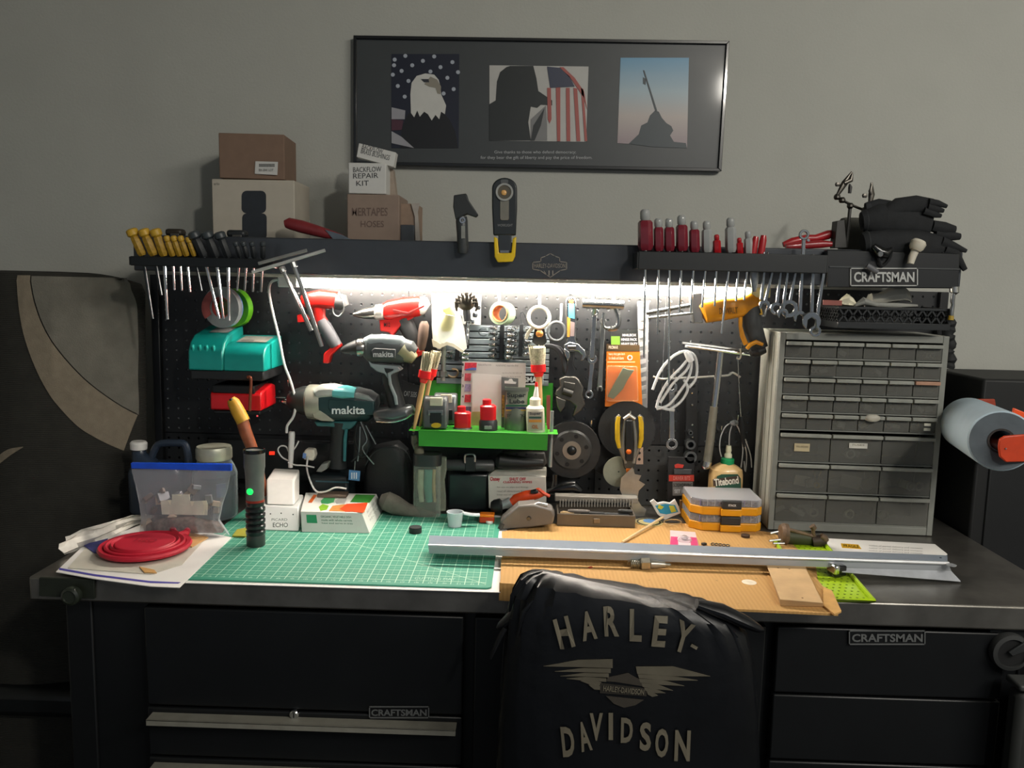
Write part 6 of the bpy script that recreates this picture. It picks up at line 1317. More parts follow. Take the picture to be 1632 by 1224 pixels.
# ---------------------------------------------------------------- yellow organizers
Yo_ = G(1160, 847, ZB+.0046).y; YO = mt('e09a10', .35, coat=.3, var=.04)
Z0 = ZB+.0048; H1 = .036
for lab, o, grp in (('lower yellow and clear compartment organizer with black latch', 0, 1), ('upper yellow and clear compartment organizer holding screws, under the glue bottle', 1, 1)):
    z = Z0+o*(H1+.0005); xa, xb = P(1101, 830, Yo_).x, P(1216, 830, Yo_).x
    if o: t = T('parts_organizer', lab, 'organizer', ((xa+xb)/2, Yo_+.05, z), 'yellow organizers stacked by the cabinet')
    else: t = T('parts_organizer', lab, 'organizer', ((xa+xb)/2, Yo_+.05, z), 'yellow organizers stacked by the cabinet')
    oc = lambda g: [(xa+g, Yo_+.022), (xa+.026, Yo_+g), (xb-.014, Yo_+g), (xb-g, Yo_+.014), (xb-g, Yo_+.115), (xa+g, Yo_+.115)]
    part(t, 'yellow_base', MB().slab(oc(0), z, z+H1*.52), YO, .002)
    part(t, 'clear_lid', MB().slab(oc(.001), z+H1*.53, z+H1), clear('organizer_lid', 'd8d8dc', .22), .002)
    part(t, 'screw_fill', MB().slab(oc(.006), z+H1*.53, z+H1*.8), mt('77747c', .4, .5, var=.7, vs=220, bump=1, bs=220))
    cxl = P(1164, 830, Yo_).x
    part(t, 'latch', MB().box((cxl, Yo_-.004, z+H1*.73), (k(31, Yo_), .01, H1*.52)), mt('2c2c2e', .5), .002)
    part(t, 'latch_plate', MB().box((cxl, Yo_-.003, z+H1*.23), (k(34, Yo_), .009, H1*.45)), YO, .002)
    for i in range(9): part(t, 'divider', MB().box((xa+.02+i*(xb-xa-.03)/8, Yo_+.004, z+H1*.75), (.0012, .004, H1*.4)), mt('7a76a0' if i % 3 == 0 else 'a8a8ac', .4))
    if o:
        p0 = V((cxl-.009, Yo_-.0093, z+H1*.66)); text(t, 'STACK', p0+V((0, 0, .005)), p0+V((.018, 0, .005)), p0, WHT, .03, .0005)
# glue bottle on top of organizer
Yb_ = Yo_+.045; kb = k(1, Yb_)
zb0 = Z0+2*H1+.0015
t = T('glue_bottle', 'cream wood glue bottle with green cap and white nozzle behind the yellow organizers', 'bottle', (P(1156, 770, Yb_).x, Yb_+.05, ZB+.005))
Yb_ = Yo_+.14; kb = k(1, Yb_); cx = P(1156, 770, Yb_).x; GL = mt('dcb77c', .4, coat=.3, var=.02)
part(t, 'bottle_body', MB().stack([(cx, Yb_, z, rx*kb, ry*kb) for z, rx, ry in ((ZB+.0055, 26, 17), (P(1156, 790, Yb_).z, 27, 18), (P(1156, 755, Yb_).z, 26.5, 18), (P(1156, 747, Yb_).z, 25, 17), (P(1156, 742, Yb_).z, 18, 13), (P(1156, 738, Yb_).z, 10, 10))], 28, 3), GL)
part(t, 'cap', MB().lathe((cx+.002, Yb_, 0), [(10*kb, P(1156, 744, Yb_).z), (11*kb, P(1156, 742, Yb_).z), (10.5*kb, P(1156, 731, Yb_).z), (7*kb, P(1156, 729, Yb_).z)], n=24), mt('0fa060', .4, coat=.2))
part(t, 'nozzle', MB().lathe((cx+.003, Yb_, 0), [(6*kb, P(1156, 731, Yb_).z), (6*kb, P(1156, 724, Yb_).z), (4*kb, P(1156, 721, Yb_).z), (5*kb, P(1156, 718, Yb_).z), (4*kb, P(1156, 710, Yb_).z)], n=20), mt('e8e8c8', .35, coat=.3))
Yl = Yb_-18.3*kb
stk(t, 'label_arch', [(1141, 768), (1143, 759), (1150, 756), (1176, 756), (1181, 763), (1181, 790), (1139, 790)], Yl, mt('22523c', .5), th=.0008)
stk(t, 'label_band', [(1136, 764), (1178, 758), (1180, 769), (1137, 775)], Yl-.001, mt('4a3626', .5))
tpx(t, 'Titebond', 1138, 761, 1177, 773, Yl-.002, mt('f0e6d4'), .03, rot=.12)
# ---------------------------------------------------------------- rusty cylinder
Yv = G(1275, 868, ZB+.005).y
t = T('pipe_vise', 'rusty brown and green pipe fitting with bolts lying before the drawer cabinet', 'vise', tuple(G(1275, 868, ZB+.005)))
RU = mt('6e5a48', .7, .3, var=.35, vs=80, bump=.4, bs=200); GN = mt('3c402a', .6, .2, var=.2)
part(t, 'flange', MB().loft([(1244, 851, 15), (1248, 851, 18), (1253, 852, 18), (1255, 852, 14)], Yv+.01), RU)
part(t, 'barrel', MB().loft([(1253, 855, 13), (1285, 858, 12), (1297, 860, 10)], Yv+.01), GN)
part(t, 'top_bolt', MB().loft([(1294, 838, 5), (1297, 842, 5), (1296, 846, 3), (1298, 864, 3)], Yv), RU)
part(t, 'tie_rod', MB().tube([P(1250, 842, Yv), P(1300, 856, Yv)], .004, 8), RU)
part(t, 'clamp_block', MB().loft([(1294, 864, 9), (1306, 862, 10), (1316, 862, 7)], Yv), mt('3a3028', .6, .4, var=.3))
part(t, 'side_bolt', MB().loft([(1308, 854, 5), (1314, 858, 6), (1318, 862, 4)], Yv-.005), RU)
for a, c in (((1240, 847), (1228, 850)), ((1244, 860), (1226, 862)), ((1250, 866), (1232, 866))): part(t, 'loose_screw', MB().tube([P(*a, Yv-.01), P(*c, Yv-.012)], .0025, 8), STEEL)
# ================================================================ green shelf tray and contents
Yt0 = 1.835; GRN = mt('33902a', .4, coat=.2, var=.03)
t = T('green_shelf', 'bright green metal shelf tray with side ears hung across the lower pegboard', 'shelf', tuple(P(770, 712, Yt0)))
zf_ = P(770, 688, Yt0).z; xa, xb = P(667, 700, Yt0).x, P(873, 700, Yt0).x
a, c = P(667, 684, Yt0), P(873, 715, Yt0)
part(t, 'front_lip', MB().pp([(667, 685), (873, 692), (872, 718), (667, 711)], Yt0, .002), GRN, .0006)
part(t, 'tray_floor', MB().box(((xa+xb)/2, (Yt0+1.985)/2, zf_-.003), (xb-xa, 1.985-Yt0, .002)), GRN)
part(t, 'back_wall', MB().box(((xa+xb)/2-.002, 1.984, zf_+.048), (xb-xa+.03, .002, .098)), GRN)
for s, x in ((-1, xa), (1, xb)):
    part(t, 'side_ear', MB().box((x+s*.011, Yt0+.03, zf_-.002), (.024, .055, .002)), mt('45b030', .35, coat=.3), .0008)
ZT = zf_-.0012
def onshelf(px, Y): p = P(px, 690, Y); return V((p.x, Y, ZT))
def uboxpx(t, name, x0, x1, ytop, Y, dep, mat, bev=.002, z0=None, label=None):
    a, c = P(x0, 660, Y), P(x1, 660, Y); zt = P((x0+x1)/2, ytop, Y).z; z0 = ZT+.0005 if z0 is None else z0
    return part(t, name, MB().box(((a.x+c.x)/2, Y+dep/2, (zt+z0)/2), (c.x-a.x, dep, zt-z0)), mat, bev, label=label)
# tape measures
for lab, x0, x1, yt, Y in (('front dark grey tape measure with a yellow spot on the green shelf', 673, 712, 632, 1.855), ('rear tape measure with a chrome side half hidden behind the front one', 690, 727, 627, 1.915)):
    t = T('tape_measure', lab, 'tape measure', tuple(onshelf((x0+x1)/2, Y)), 'tape measures on the green shelf')
    a, c = P(x0, 660, Y), P(x1, 660, Y); w_ = c.x-a.x; zt = P(x0, yt, Y).z; hh = zt-ZT; cx = (a.x+c.x)/2
    prof = [(Y, ZT+.0005), (Y, ZT+hh*.55), (Y+.008, ZT+hh*.9), (Y+.02, ZT+hh), (Y+.045, ZT+hh*.95), (Y+.052, ZT+hh*.5), (Y+.052, ZT+.0005)]
    part(t, 'case', xpr(MB(), prof, cx-w_/2, cx+w_/2), mt('4a4f50', .4, coat=.2) if Y < 1.9 else mt('777c7d', .3, .6), .005)
    part(t, 'tape_slot', MB().pp([(x0+12, yt+26), (x0+31, yt+26), (x0+31, yt+43), (x0+12, yt+43)], Y-.001, .004), BLK, .001)
    part(t, 'top_label', MB().pp([(x0+12, yt+2), (x1-7, yt+2), (x1-7, yt+15), (x0+12, yt+15)], Y+.001, .01), mt('b9b8a4', .5), .001)
    if Y < 1.9:
        part(t, 'chrome_hook', MB().pp([(x0+9, yt+22), (x0+33, yt+22), (x0+33, yt+30), (x0+30, yt+30), (x0+30, yt+26), (x0+12, yt+26), (x0+12, yt+30), (x0+9, yt+30)], Y-.003, .003), STEEL, .0005)
        part(t, 'yellow_spot', MB().pp(blob(x0+22, yt+46, 8, 14, 4), Y-.0022, .002), mt('c9a028', .4))
for lab, x0, x1, yt, Y in (('squat bright red battery pack beside the tape measures', 724, 751, 656, 1.865), ('taller red battery pack seated in a black cradle, in front of the white card', 765, 791, 645, 1.855)):
    t = T('battery_pack', lab, 'battery', tuple(onshelf((x0+x1)/2, Y)), 'red battery packs on the green shelf')
    xm = (x0+x1)/2
    part(t, 'black_foot', MB().loft([(xm, 686, (x1-x0)/2+2), (xm, 682 if Y > 1.86 else 672, (x1-x0)/2+2), (xm, 680 if Y > 1.86 else 668, (x1-x0)/2)], Y+.02, 1, 20, 3), mt('26282a', .45))
    part(t, 'red_case', MB().loft([(xm, 684 if Y > 1.86 else 672, (x1-x0)/2), (xm, yt+2, (x1-x0)/2), (xm, yt, (x1-x0)/2-3)], Y+.02, .9, 20, 3.2), mt('d0121c', .35, coat=.3))
    part(t, 'red_top', MB().loft([(xm-2, yt+2, 7), (xm-2, yt-8, 7), (xm-2, yt-9, 5)], Y+.02, .9, 16, 3), mt('d0121c', .35, coat=.3))
    if Y < 1.86: part(t, 'cradle_logo', MB().pp([(xm-6, 679), (xm+6, 679), (xm+6, 684), (xm-6, 684)], Y-.005, .001), mt('8a8c8c', .4))
# instruction card
t = T('instruction_card', 'tall white instruction sheet with numbered red pictures standing in the green shelf', 'card', tuple(onshelf(785, 1.95)))
def lean(name, pts, Y, mat, th=.001, parent=None): return part(t, name, MB().pp(pts, Y, th), mat, parent=parent)
lean('sheet', [(737, 576), (838, 579), (836, 690), (732, 686)], 1.945, mt('b9b3ae', .5, var=.02))
for i, (y, c) in enumerate(((578, 'b82c3c'), (595, 'b04450'), (612, '8d84a0'), (629, 'b8343c'), (648, '6a5a70'))):
    tpx(t, str(i+1), 736, y+1, 739, y+5, 1.945, mt('303034'), .03)
    stk(t, 'step_picture', [(741, y), (760 if i == 0 else 751, y), (759 if i == 0 else 750, y+12), (740, y+12)], 1.945, mt(c, .5, var=.4, vs=160))
stk(t, 'blue_corner', [(752, 586), (759, 586), (759, 590), (742, 590), (742, 588)], 1.9438, mt('4a5a9a'))
for s, x0, x1, y in (('MIXING INSTRUCTIONS', 762, 783, 580), ('WARNING read this first', 790, 826, 581), ('wipe the surface clean before use', 800, 832, 593), ('press for thirty seconds', 800, 830, 599)): tpx(t, s, x0, y, x1, y+3, 1.945, mt('6a6664'), 0)
t = T('white_card', 'blank white card standing in front of the instruction sheet', 'card', tuple(onshelf(778, 1.925)))
part(t, 'card', MB().pp([(753, 595), (799, 598), (799, 691), (752, 688)], 1.925, .001), mt('cbc7c3', .5, var=.02))
part(t, 'tan_strip', MB().pp([(752, 656), (766, 656), (766, 680), (751, 680)], 1.922, .001), mt('b8a878', .6))
# grease tube pack
t = T('grease_tube', 'silver grey grease tube with dark lettering and coloured bands, on the green shelf', 'tube', tuple(onshelf(820, 1.89)))
part(t, 'hang_card', MB().pp([(799, 601), (826, 603), (826, 690), (799, 690)], 1.905, .002), mt('6a6c6a', .5))
part(t, 'hang_slot', MB().pp([(804, 607), (810, 607), (812, 604), (816, 604), (818, 608), (823, 609), (822, 612), (804, 611)], 1.9035, .001), WHT)
m = MB(); secs = [(823, 693, 17, .5), (822, 684, 19, .7), (822, 660, 18.5, .6), (823, 640, 17.5, .35), (824, 622, 18, .08), (824, 617, 19, .06)]
R = []
for x, y, r, f in secs:
    c = P(x, y, 1.885); R.append([c+V((math.cos(2*PI*q/20)*k(r, 1.885), math.sin(2*PI*q/20)*k(r, 1.885)*f, 0)) for q in range(20)])
part(t, 'tube_body', m.rings(R), mt('6f7468', .35, .5, var=.1))
part(t, 'crimp', MB().pp([(805, 617), (843, 619), (843, 624), (805, 622)], 1.882, .004), mt('8a8e84', .35, .6))
Yg_ = 1.885-.62*k(18, 1.885)-.004
for s, x0, x1, y0, y1 in (('Super', 808, 838, 626, 635), ('Lube', 812, 836, 636, 643)): tpx(t, s, x0, y0, x1, y1, 1.872, mt('262c30'), .03)
for pts, c in (((806, 645, 840, 648), '2c5a44'), ((806, 649, 840, 652), '2c3058'), ((806, 653, 840, 655), 'b08a3c')): stk(t, 'colour_band', pts, 1.8735, mt(c, .4))
for s, x0, x1, y in (('SYNTHETIC', 808, 836, 660), ('GREASE', 812, 832, 665)): tpx(t, s, x0, y, x1, y+4, 1.8715, mt('3a3c3a'), .02)
part(t, 'print_side', MB().pp([(800, 630), (804, 630), (804, 665), (800, 665)], 1.9035, .001), mt('b08a3c', .4, var=.5, vs=200))
# lube bottle
t = T('lube_bottle', 'small white squeeze bottle with a red tipped nozzle at the right of the green shelf', 'bottle', tuple(onshelf(853, 1.875)))
BW = mt('cfc9b8', .4, coat=.2, var=.03)
part(t, 'bottle_body', MB().loft([(854, 694, 14), (854, 690, 15), (853, 660, 15), (853, 650, 14.5), (853, 646, 11)], 1.87, .9, 24), BW)
part(t, 'cap', MB().loft([(853, 647, 9), (853, 636, 9), (853, 633, 6)], 1.87, 1, 20), mt('e6e0c8', .4))
part(t, 'nozzle', MB().loft([(854, 634, 5), (855, 620, 3), (855, 614, 2)], 1.87), WHT)
part(t, 'red_tip', MB().loft([(855, 616, 2.6), (855, 609, 2)], 1.87), mt('d01818', .4))
stk(t, 'bottle_label', [(841, 656), (865, 656), (865, 686), (841, 686)], 1.8488, mt('a09a8c', .5))
tpx(t, 'Super', 844, 657, 862, 662, 1.8475, mt('2a3040'), .02)
for pts, c in (((843, 664, 863, 667), '2c5048'), ((843, 669, 863, 673), 'c88a3c')): stk(t, 'colour_band', pts, 1.8475, mt(c, .4))
tpx(t, 'OIL', 848, 677, 858, 683, 1.847, mt('b0622c'), .02)
# brushes
BRS = mt('a8a288', .8, var=.35, vs=250, bump=.5, bs=500); FER = mt('e01c1c', .35, coat=.4)
def brush(lab, tip, ferr, end, Y, wt, wf, lean_=1):
    t = T('paint_brush', lab, 'brush', tuple(P(end[0], end[1], Y)), 'round brushes standing on the green shelf ears')
    fx, fy = ferr; dx, dy = tip[0]-fx, tip[1]-fy
    part(t, 'bristles', MB().loft([(fx+dx*.15, fy+dy*.15, wf*.85), (fx+dx*.6, fy+dy*.6, wt), (tip[0]-dx*.06, tip[1]-dy*.06, wt*1.05), (tip[0], tip[1], wt*.85)], Y, .8, 20), BRS)
    for i in range(16):
        u = rnd.uniform(-1, 1); r0 = P(fx+dx*.3+u*wf*.7, fy+dy*.3, Y-.008*math.sqrt(1-u*u)-.004); r1 = P(tip[0]+u*wt*1.1+rnd.uniform(-1, 1), tip[1]+rnd.uniform(-3, 2), Y-.012)
        part(t, 'bristle_tuft', MB().tube([r0, r1], [.0012, .0006], 4), mt('c8c2a4', .8) if i % 2 else mt('6c6852', .8))
    part(t, 'ferrule', MB().loft([(fx+dx*.28, fy+dy*.28, wf), (fx, fy, wf*1.02), (fx-dx*.06, fy-dy*.06, wf*.7), (fx-dx*.2, fy-dy*.2, wf*.55)], Y, .8, 20, 3), FER)
    part(t, 'handle', MB().loft([(fx-dx*.15, fy-dy*.15, wf*.42), ((fx+end[0])/2, (fy+end[1])/2, wf*.45), (end[0], end[1], wf*.22)], Y, 1, 12), mt('c29a68', .4, coat=.2))
brush('brush with dark soft bristles leaning at the left ear of the green shelf', (683, 562), (676, 602), (659, 688), 1.85, 9, 10)
brush('second brush just behind the left one, paler bristles', (696, 560), (687, 598), (668, 685), 1.885, 8, 8)
brush('brush with pale flared bristles standing at the right behind the lube bottle', (856, 552), (858, 592), (861, 680), 1.9, 13, 12)
t = T('steel_pin', 'bright steel pin standing through the right ear of the green shelf', 'pin', tuple(P(880, 742, 1.86)))
part(t, 'pin', MB().tube([P(880, 655, 1.865), P(877, 744, 1.865)], .0045, 10), mt('b4b8b8', .35, .8))
t = T('red_ruler', 'thin dark red strip standing behind the right ear of the green shelf', 'ruler', tuple(P(875, 690, 1.95)))
part(t, 'strip', MB().pp([(871, 630), (877, 630), (877, 688), (871, 688)], 1.95, .002), mt('8a3a38', .5))
t = T('plastic_bag_end', 'crumpled clear plastic hanging under the left ear of the green shelf', 'bag', tuple(P(665, 720, 1.87)))
part(t, 'film', MB().loft([(660, 694, 5), (661, 704, 6), (666, 712, 8), (670, 720, 5)], 1.88), clear('film2', 'c8c0b0', .3))
# ================================================================ drawer cabinet
CA = math.radians(-2.2)
FL = G(1229, 838); FRr = G(1480, 859)
CW, CH, CD = .366, .452, .165
cfx, cfy = .553, 1.828
CT = Matrix.Translation((cfx, cfy, ZB+.0018)) @ Matrix.Rotation(CA, 4, 'Z')
t = T('drawer_cabinet', 'tall grey plastic parts cabinet with thirty small and nine large clear drawers', 'cabinet', (cfx+CW/2, cfy+CD/2, ZB+.0018))
GY = mt('80827c', .45, var=.04); GYS = mt('a9aaa0', .4, var=.03)
def cb_(m): return m.xf(CT)
part(t, 'side_panel', cb_(MB().box((.0025, CD/2+.006, CH/2), (.005, CD-.012, CH-.004))), GYS, .002)
part(t, 'side_panel', cb_(MB().box((CW-.0025, CD/2+.006, CH/2), (.005, CD-.012, CH-.004))), GYS, .002)
part(t, 'top_panel', cb_(MB().box((CW/2, CD/2+.006, CH-.0025), (CW, CD-.012, .005))), GYS, .002)
part(t, 'bottom_panel', cb_(MB().box((CW/2, CD/2+.006, .0045), (CW, CD-.012, .009))), GYS, .002)
part(t, 'back_panel', cb_(MB().box((CW/2, CD-.003, CH/2), (CW, .004, CH))), mt('303331', .6), .001)
fw = .013
m = MB().box((fw/2, .004, CH/2), (fw, .012, CH)).box((CW-fw/2, .004, CH/2), (fw, .012, CH)).box((CW/2, .004, CH-.008), (CW-2*fw, .012, .016)).box((CW/2, .004, .009), (CW-2*fw, .012, .018))
part(t, 'front_frame', cb_(m), GY, .0015)
for x in (.03, .07): part(t, 'side_rib', cb_(MB().box((-.001, x+.01, CH/2), (.003, .006, CH-.02))), GYS, .001)
SMK = clear('drawer_plastic', '8c8c86', .30, .2)
rows = []; z = CH-.018
for i in range(5): rows.append((z-.0405, z, 6)); z -= .0405
z -= .004
lh = (z-.018)/3
for i in range(3): rows.append((z-lh, z, 3)); z -= lh
iw = CW-2*fw
INN = mt('2a2a28', .7)
rc_ = random.Random(11)
LBL = mt('b8ac8c', .6); 
cont = {(0, 5): 3, (1, 0): 2, (1, 1): 3, (0, 1): 2, (0, 2): 1, (3, 0): 1, (3, 3): 1, (3, 4): 2, (3, 5): 2, (4, 2): 1, (4, 4): 2, (4, 5): 2, (6, 0): 3, (6, 1): 4, (6, 2): 5, (7, 0): 5, (7, 2): 2, (2, 5): 1, (4, 3): 2, (1, 3): 1, (5, 0): 1, (5, 1): 3, (7, 1): 2}
for ri, (za, zb_, nc) in enumerate(rows):
    part(t, 'shelf_divider', cb_(MB().box((CW/2, .05, za+.0018), (iw, .1, .0036))), GY, .0006)
    cw = iw/nc
    for ci in range(nc):
        xa = fw+ci*cw+.0012; xb = fw+(ci+1)*cw-.0012; zl, zh = za+.0045, zb_-.0012
        pull = .0015 if (ri, ci) != (1, 1) else .006
        big = nc == 3
        m = MB().box(((xa+xb)/2, -.001-pull+.0008, (zl+zh-.004)/2), (xb-xa, .0016, zh-.004-zl))
        for x in (xa+.0006, xb-.0006): m.box((x, .038, (zl+zh)/2-.003), (.0012, .075, zh-zl-.008))
        m.box(((xa+xb)/2, .038, zl+.0006), (xb-xa, .075, .0012))
        d = part(t, 'drawer', cb_(m), SMK)
        part(t, 'drawer_lip', cb_(MB().box(((xa+xb)/2, -.006-pull, zh-.004), (xb-xa-.001, .010, .0078))), mt('8e9089', .35, coat=.2) if (ri, ci) != (2, 5) else mt('a8806a', .4), .001, parent=d)
        part(t, 'drawer_interior', cb_(MB().box(((xa+xb)/2, .09, (zl+zh)/2), (xb-xa, .002, zh-zl))), INN, parent=d)
        for q in range(cont.get((ri, ci), 0)):
            kind = rc_.random(); cx = rc_.uniform(xa+.01, xb-.01); L_ = (xb-xa)*.3; s = (zh-zl)
            if kind < .5: mm_ = MB().box((cx, .012+.006*q, zl+s*.3), (L_, .01, s*rc_.uniform(.15, .4)), (0, rc_.uniform(-.6, .6), 0))
            else: mm_ = MB().ring((cx, .008, zl+s*.28), s*.1, s*.17, .004)
            part(t, 'small_part', cb_(mm_), rc_.choice([mt('b9bab4', .4), mt('8a8a80', .4, .7), mt('c8c4b0', .5), mt('77786c', .5)]), .0005, parent=d)
        if (ri, ci) in ((5, 0), (5, 1)):
            part(t, 'paper_label', cb_(MB().box(((xa+xb)/2+(-.006 if ci == 0 else .004), -.0045, (zl+zh)/2+(.0 if ci == 0 else .008)), (.034 if ci == 0 else .04, .0008, .018 if ci == 0 else .012))), LBL if ci == 0 else mt('c4c2ba', .6), parent=d)
            lx = (xa+xb)/2+(-.006 if ci == 0 else .004); lz = (zl+zh)/2+(0 if ci == 0 else .008)
            text(t, 'WALL ANCHORS' if ci == 0 else 'FUSES', CT @ V((lx-.013, -.005, lz+.004)), CT @ V((lx+.013, -.005, lz+.004)), CT @ V((lx-.013, -.005, lz)), mt('5c5440'), 0, .0003, parent=d)
        if (ri, ci) == (4, 3): part(t, 'protruding_bag', cb_(MB().sph(((xa+xb)/2, -.010, zh-.004), (.018, .008, .009), 12)), mt('b4b0a4', .5), parent=d)
        if (ri, ci) == (4, 5):
            for o in (0, .011): part(t, 'white_block', cb_(MB().box((xb-.018, -.0035, zl+.008+o), (.014, .002, .006))), mt('d2d2c4', .5), parent=d)
        if (ri, ci) == (6, 0): part(t, 'brass_key', cb_(MB().ring((xb-.02, .004, zl+.014), .003, .007, .003).tube([(xb-.03, .006, zh-.016), (xb-.02, .006, zl+.018), (xb-.012, .006, zh-.016)], .0012, 6)), mt('b8983c', .3, .8), parent=d)
        if (ri, ci) == (6, 1): part(t, 'paper_packet', cb_(MB().box(((xa+xb)/2-.004, .004, zl+.025), (.045, .002, .028), (0, .2, 0))), mt('a09c90', .6), parent=d)
# ================================================================ chair with draped shirt
SH = mt('0c0e12', .36, var=.2, vs=14, bump=.35, bs=35)
YC = 1.235
def sec(py, xl, xr, dy=0, th=.055, sl=0):
    A_, B_ = P(xl, py, YC), P(xr, py, YC); cx, rx = (A_.x+B_.x)/2, (B_.x-A_.x)/2; ring = []; N = 64
    for q in range(N):
        a = 2*PI*q/N; co, si = math.cos(a), math.sin(a); e = 3.2
        x = abs(co)**(2/e)*(1 if co >= 0 else -1); y = abs(si)**(2/e)*(1 if si >= 0 else -1)
        wr = .004*math.sin(q*1.9+py*.05)*(1 if py < 1060 else .25)
        zz_ = (A_.z*(1-x)/2+B_.z*(1+x)/2)-sl*x*.5
        ring.append(V((cx+rx*x+wr, YC+.05+dy+th*.85*y+wr, zz_)))
    return ring
rings = [sec(951, 860, 1085, .0, .012, .05), sec(954, 842, 1110, 0, .034, .05), sec(961, 830, 1145, 0, .05, .05), sec(983, 815, 1182, 0, .057, .045), sec(1010, 808, 1200, 0, .058, .03), sec(1060, 800, 1212, 0, .06, .01), sec(1140, 795, 1218, 0, .06), sec(1230, 790, 1222, 0, .06), sec(1330, 788, 1226, 0, .06)]
t = T('draped_shirt', 'black satin shirt with cream lettering and winged emblem draped over a chair back', 'shirt', (P(1000, 1300, YC).x, YC+.06, P(1000, 1330, YC).z))
mb = MB().rings(rings); part(t, 'shirt_body', mb, SH)
bvh = BVHTree.FromPolygons([tuple(v) for v in mb.v], mb.f)
part(t, 'sleeve', MB().loft([(862, 955, 10), (838, 965, 13), (815, 984, 10), (797, 998, 6), (792, 1001, 2)], YC+.04, 1.6, 14), SH)
part(t, 'sleeve', MB().loft([(1110, 962, 8), (1150, 974, 12), (1185, 990, 11), (1208, 1001, 7), (1216, 1004, 3)], YC+.03, 1.6, 14), SH)
part(t, 'fold', MB().loft([(806, 1000, 5), (796, 1018, 5), (787, 1038, 4), (782, 1050, 2)], YC+.03, 1.2, 12), SH)
for pts in ([(850, 957, 3), (835, 975, 5), (828, 1000, 3), (824, 1015, 1)], [(905, 949, 2), (890, 962, 5), (893, 970, 3)]):
    part(t, 'fold', MB().loft(pts, YC+.012, .9, 12), SH)
LT = mt('6b6556', .7, var=.06)
for s, x, y, w_, h_, r in (('H', 899, 1008, 25, 48, .26), ('A', 937.5, 995.5, 24, 47, .14), ('R', 974, 990, 23, 47, .05), ('L', 1013, 996, 19, 48, -.03), ('E', 1051, 1005, 22, 48, -.13), ('Y', 1089, 1015, 26, 48, -.3), ('-', 1105.5, 1029, 11, 5, -.5),
    ('D', 905, 1180, 20, 48, .1), ('A', 931, 1171, 18, 47, .2), ('V', 950, 1156, 21, 44, .0), ('I', 973, 1155, 7, 43, 0), ('D', 998.5, 1161, 19, 40, -.02), ('S', 1028, 1171, 18, 46, -.02), ('O', 1054, 1181, 21, 46, -.03), ('N', 1087, 1186, 25, 49, -.04)):
    tpx(t, s, x-w_/2, y-h_/2, x+w_/2, y+h_/2, YC, LT, .035, off=.0045, rot=r, conform=bvh)
def decal(name, pts, mat=None, par=None):
    m = MB(); fr_ = []
    for a, b_ in pts:
        p = P(a, b_, YC); hh = bvh.ray_cast(V((p.x, p.y-.5, p.z)), V((0, 1, 0))); fr_.append((hh[0] if hh[0] else p)-V((0, .0028, 0)))
    n_ = len(fr_); m.add(fr_+[p+V((0, .0015, 0)) for p in fr_], [tuple(range(n_)), tuple(range(2*n_-1, n_-1, -1))]+[(i, (i+1) % n_, (i+1) % n_+n_, i+n_) for i in range(n_)])
    return part(t, name, m, mat or LT, parent=par)
WG = mt('5c574a', .7)
for i, (x0, y0, x1, y1, y2) in enumerate(((866, 1063, 976, 1054, 1064), (884, 1070, 973, 1064, 1072), (893, 1077, 970, 1072, 1079), (903, 1081, 966, 1080, 1086), (925, 1084, 958, 1086, 1092), (938, 1090, 956, 1092, 1099))):
    decal('wing_feather', [(x0, y0), ((x0+x1)/2, (y0+y1)/2-3 if i else 1051), (x1, y1-5 if i == 0 else y1), (x1, y2-1.2), ((x0+x1)/2, y2-2)], WG)
for i, (x0, y0, x1, y1, y2) in enumerate(((1013, 1061, 1132, 1078, 1072), (1016, 1073, 1112, 1084, 1079), (1018, 1080, 1090, 1092, 1086), (1022, 1087, 1072, 1099, 1093), (1026, 1094, 1060, 1103, 1099), (1030, 1099, 1048, 1107, 1105))):
    decal('wing_feather', [(x0, y0), ((x0+x1)/2, y0+(0 if i == 0 else 2)), (x1, y1), ((x0+x1)/2, y2+4), (x0+2, y2)], WG)
SB = mt('3a352e', .7)
decal('shield_outline', [(968, 1078), (983, 1075), (1000, 1071), (1014, 1079), (1028, 1085), (1024, 1092), (980, 1085), (966, 1084)], SB)
decal('shield_outline', [(966, 1108), (1025, 1114), (1012, 1122), (994, 1126), (978, 1120)], SB)
decal('name_bar', [(956, 1087), (1030, 1096), (1030, 1108), (956, 1103)], mt('2a2620', .7))
tpx(t, 'HARLEY-DAVIDSON', 961, 1093, 1026, 1102, YC, LT, .02, off=.0045, rot=-.1, conform=bvh)
# the chair under the shirt
t = T('office_chair', 'black chair standing in front of the bench under the draped shirt', 'chair', (P(1000, 1200, 1.36).x, 1.25, 0))
cx = P(1000, 1200, 1.36).x; ZTc = P(1000, 1000, 1.36).z
part(t, 'backrest', MB().box((cx, YC+.05, (ZTc+.52)/2), (.34, .04, ZTc-.52)), BLK, .02)
part(t, 'seat', MB().box((cx, YC-.2, .47), (.46, .46, .08)), BLK, .03)
part(t, 'back_bracket', MB().box((cx, YC+.055, .5), (.06, .02, .16)), BLK, .004)
part(t, 'gas_column', MB().tube([(cx, YC-.2, .08), (cx, YC-.2, .44)], .025, 14), DSTEEL)
for i in range(5):
    a = 2*PI*i/5+.3; e_ = V((cx+.27*math.cos(a), YC-.2+.27*math.sin(a), .075))
    part(t, 'base_leg', MB().tube([(cx, YC-.2, .11), e_], [.025, .015], 8), BLK)
    part(t, 'caster', MB().lathe(e_+V((0, 0, -.045)), [(.028, -.012), (.028, .012)], (math.cos(a+1.57), math.sin(a+1.57), 0), 14), RUB)
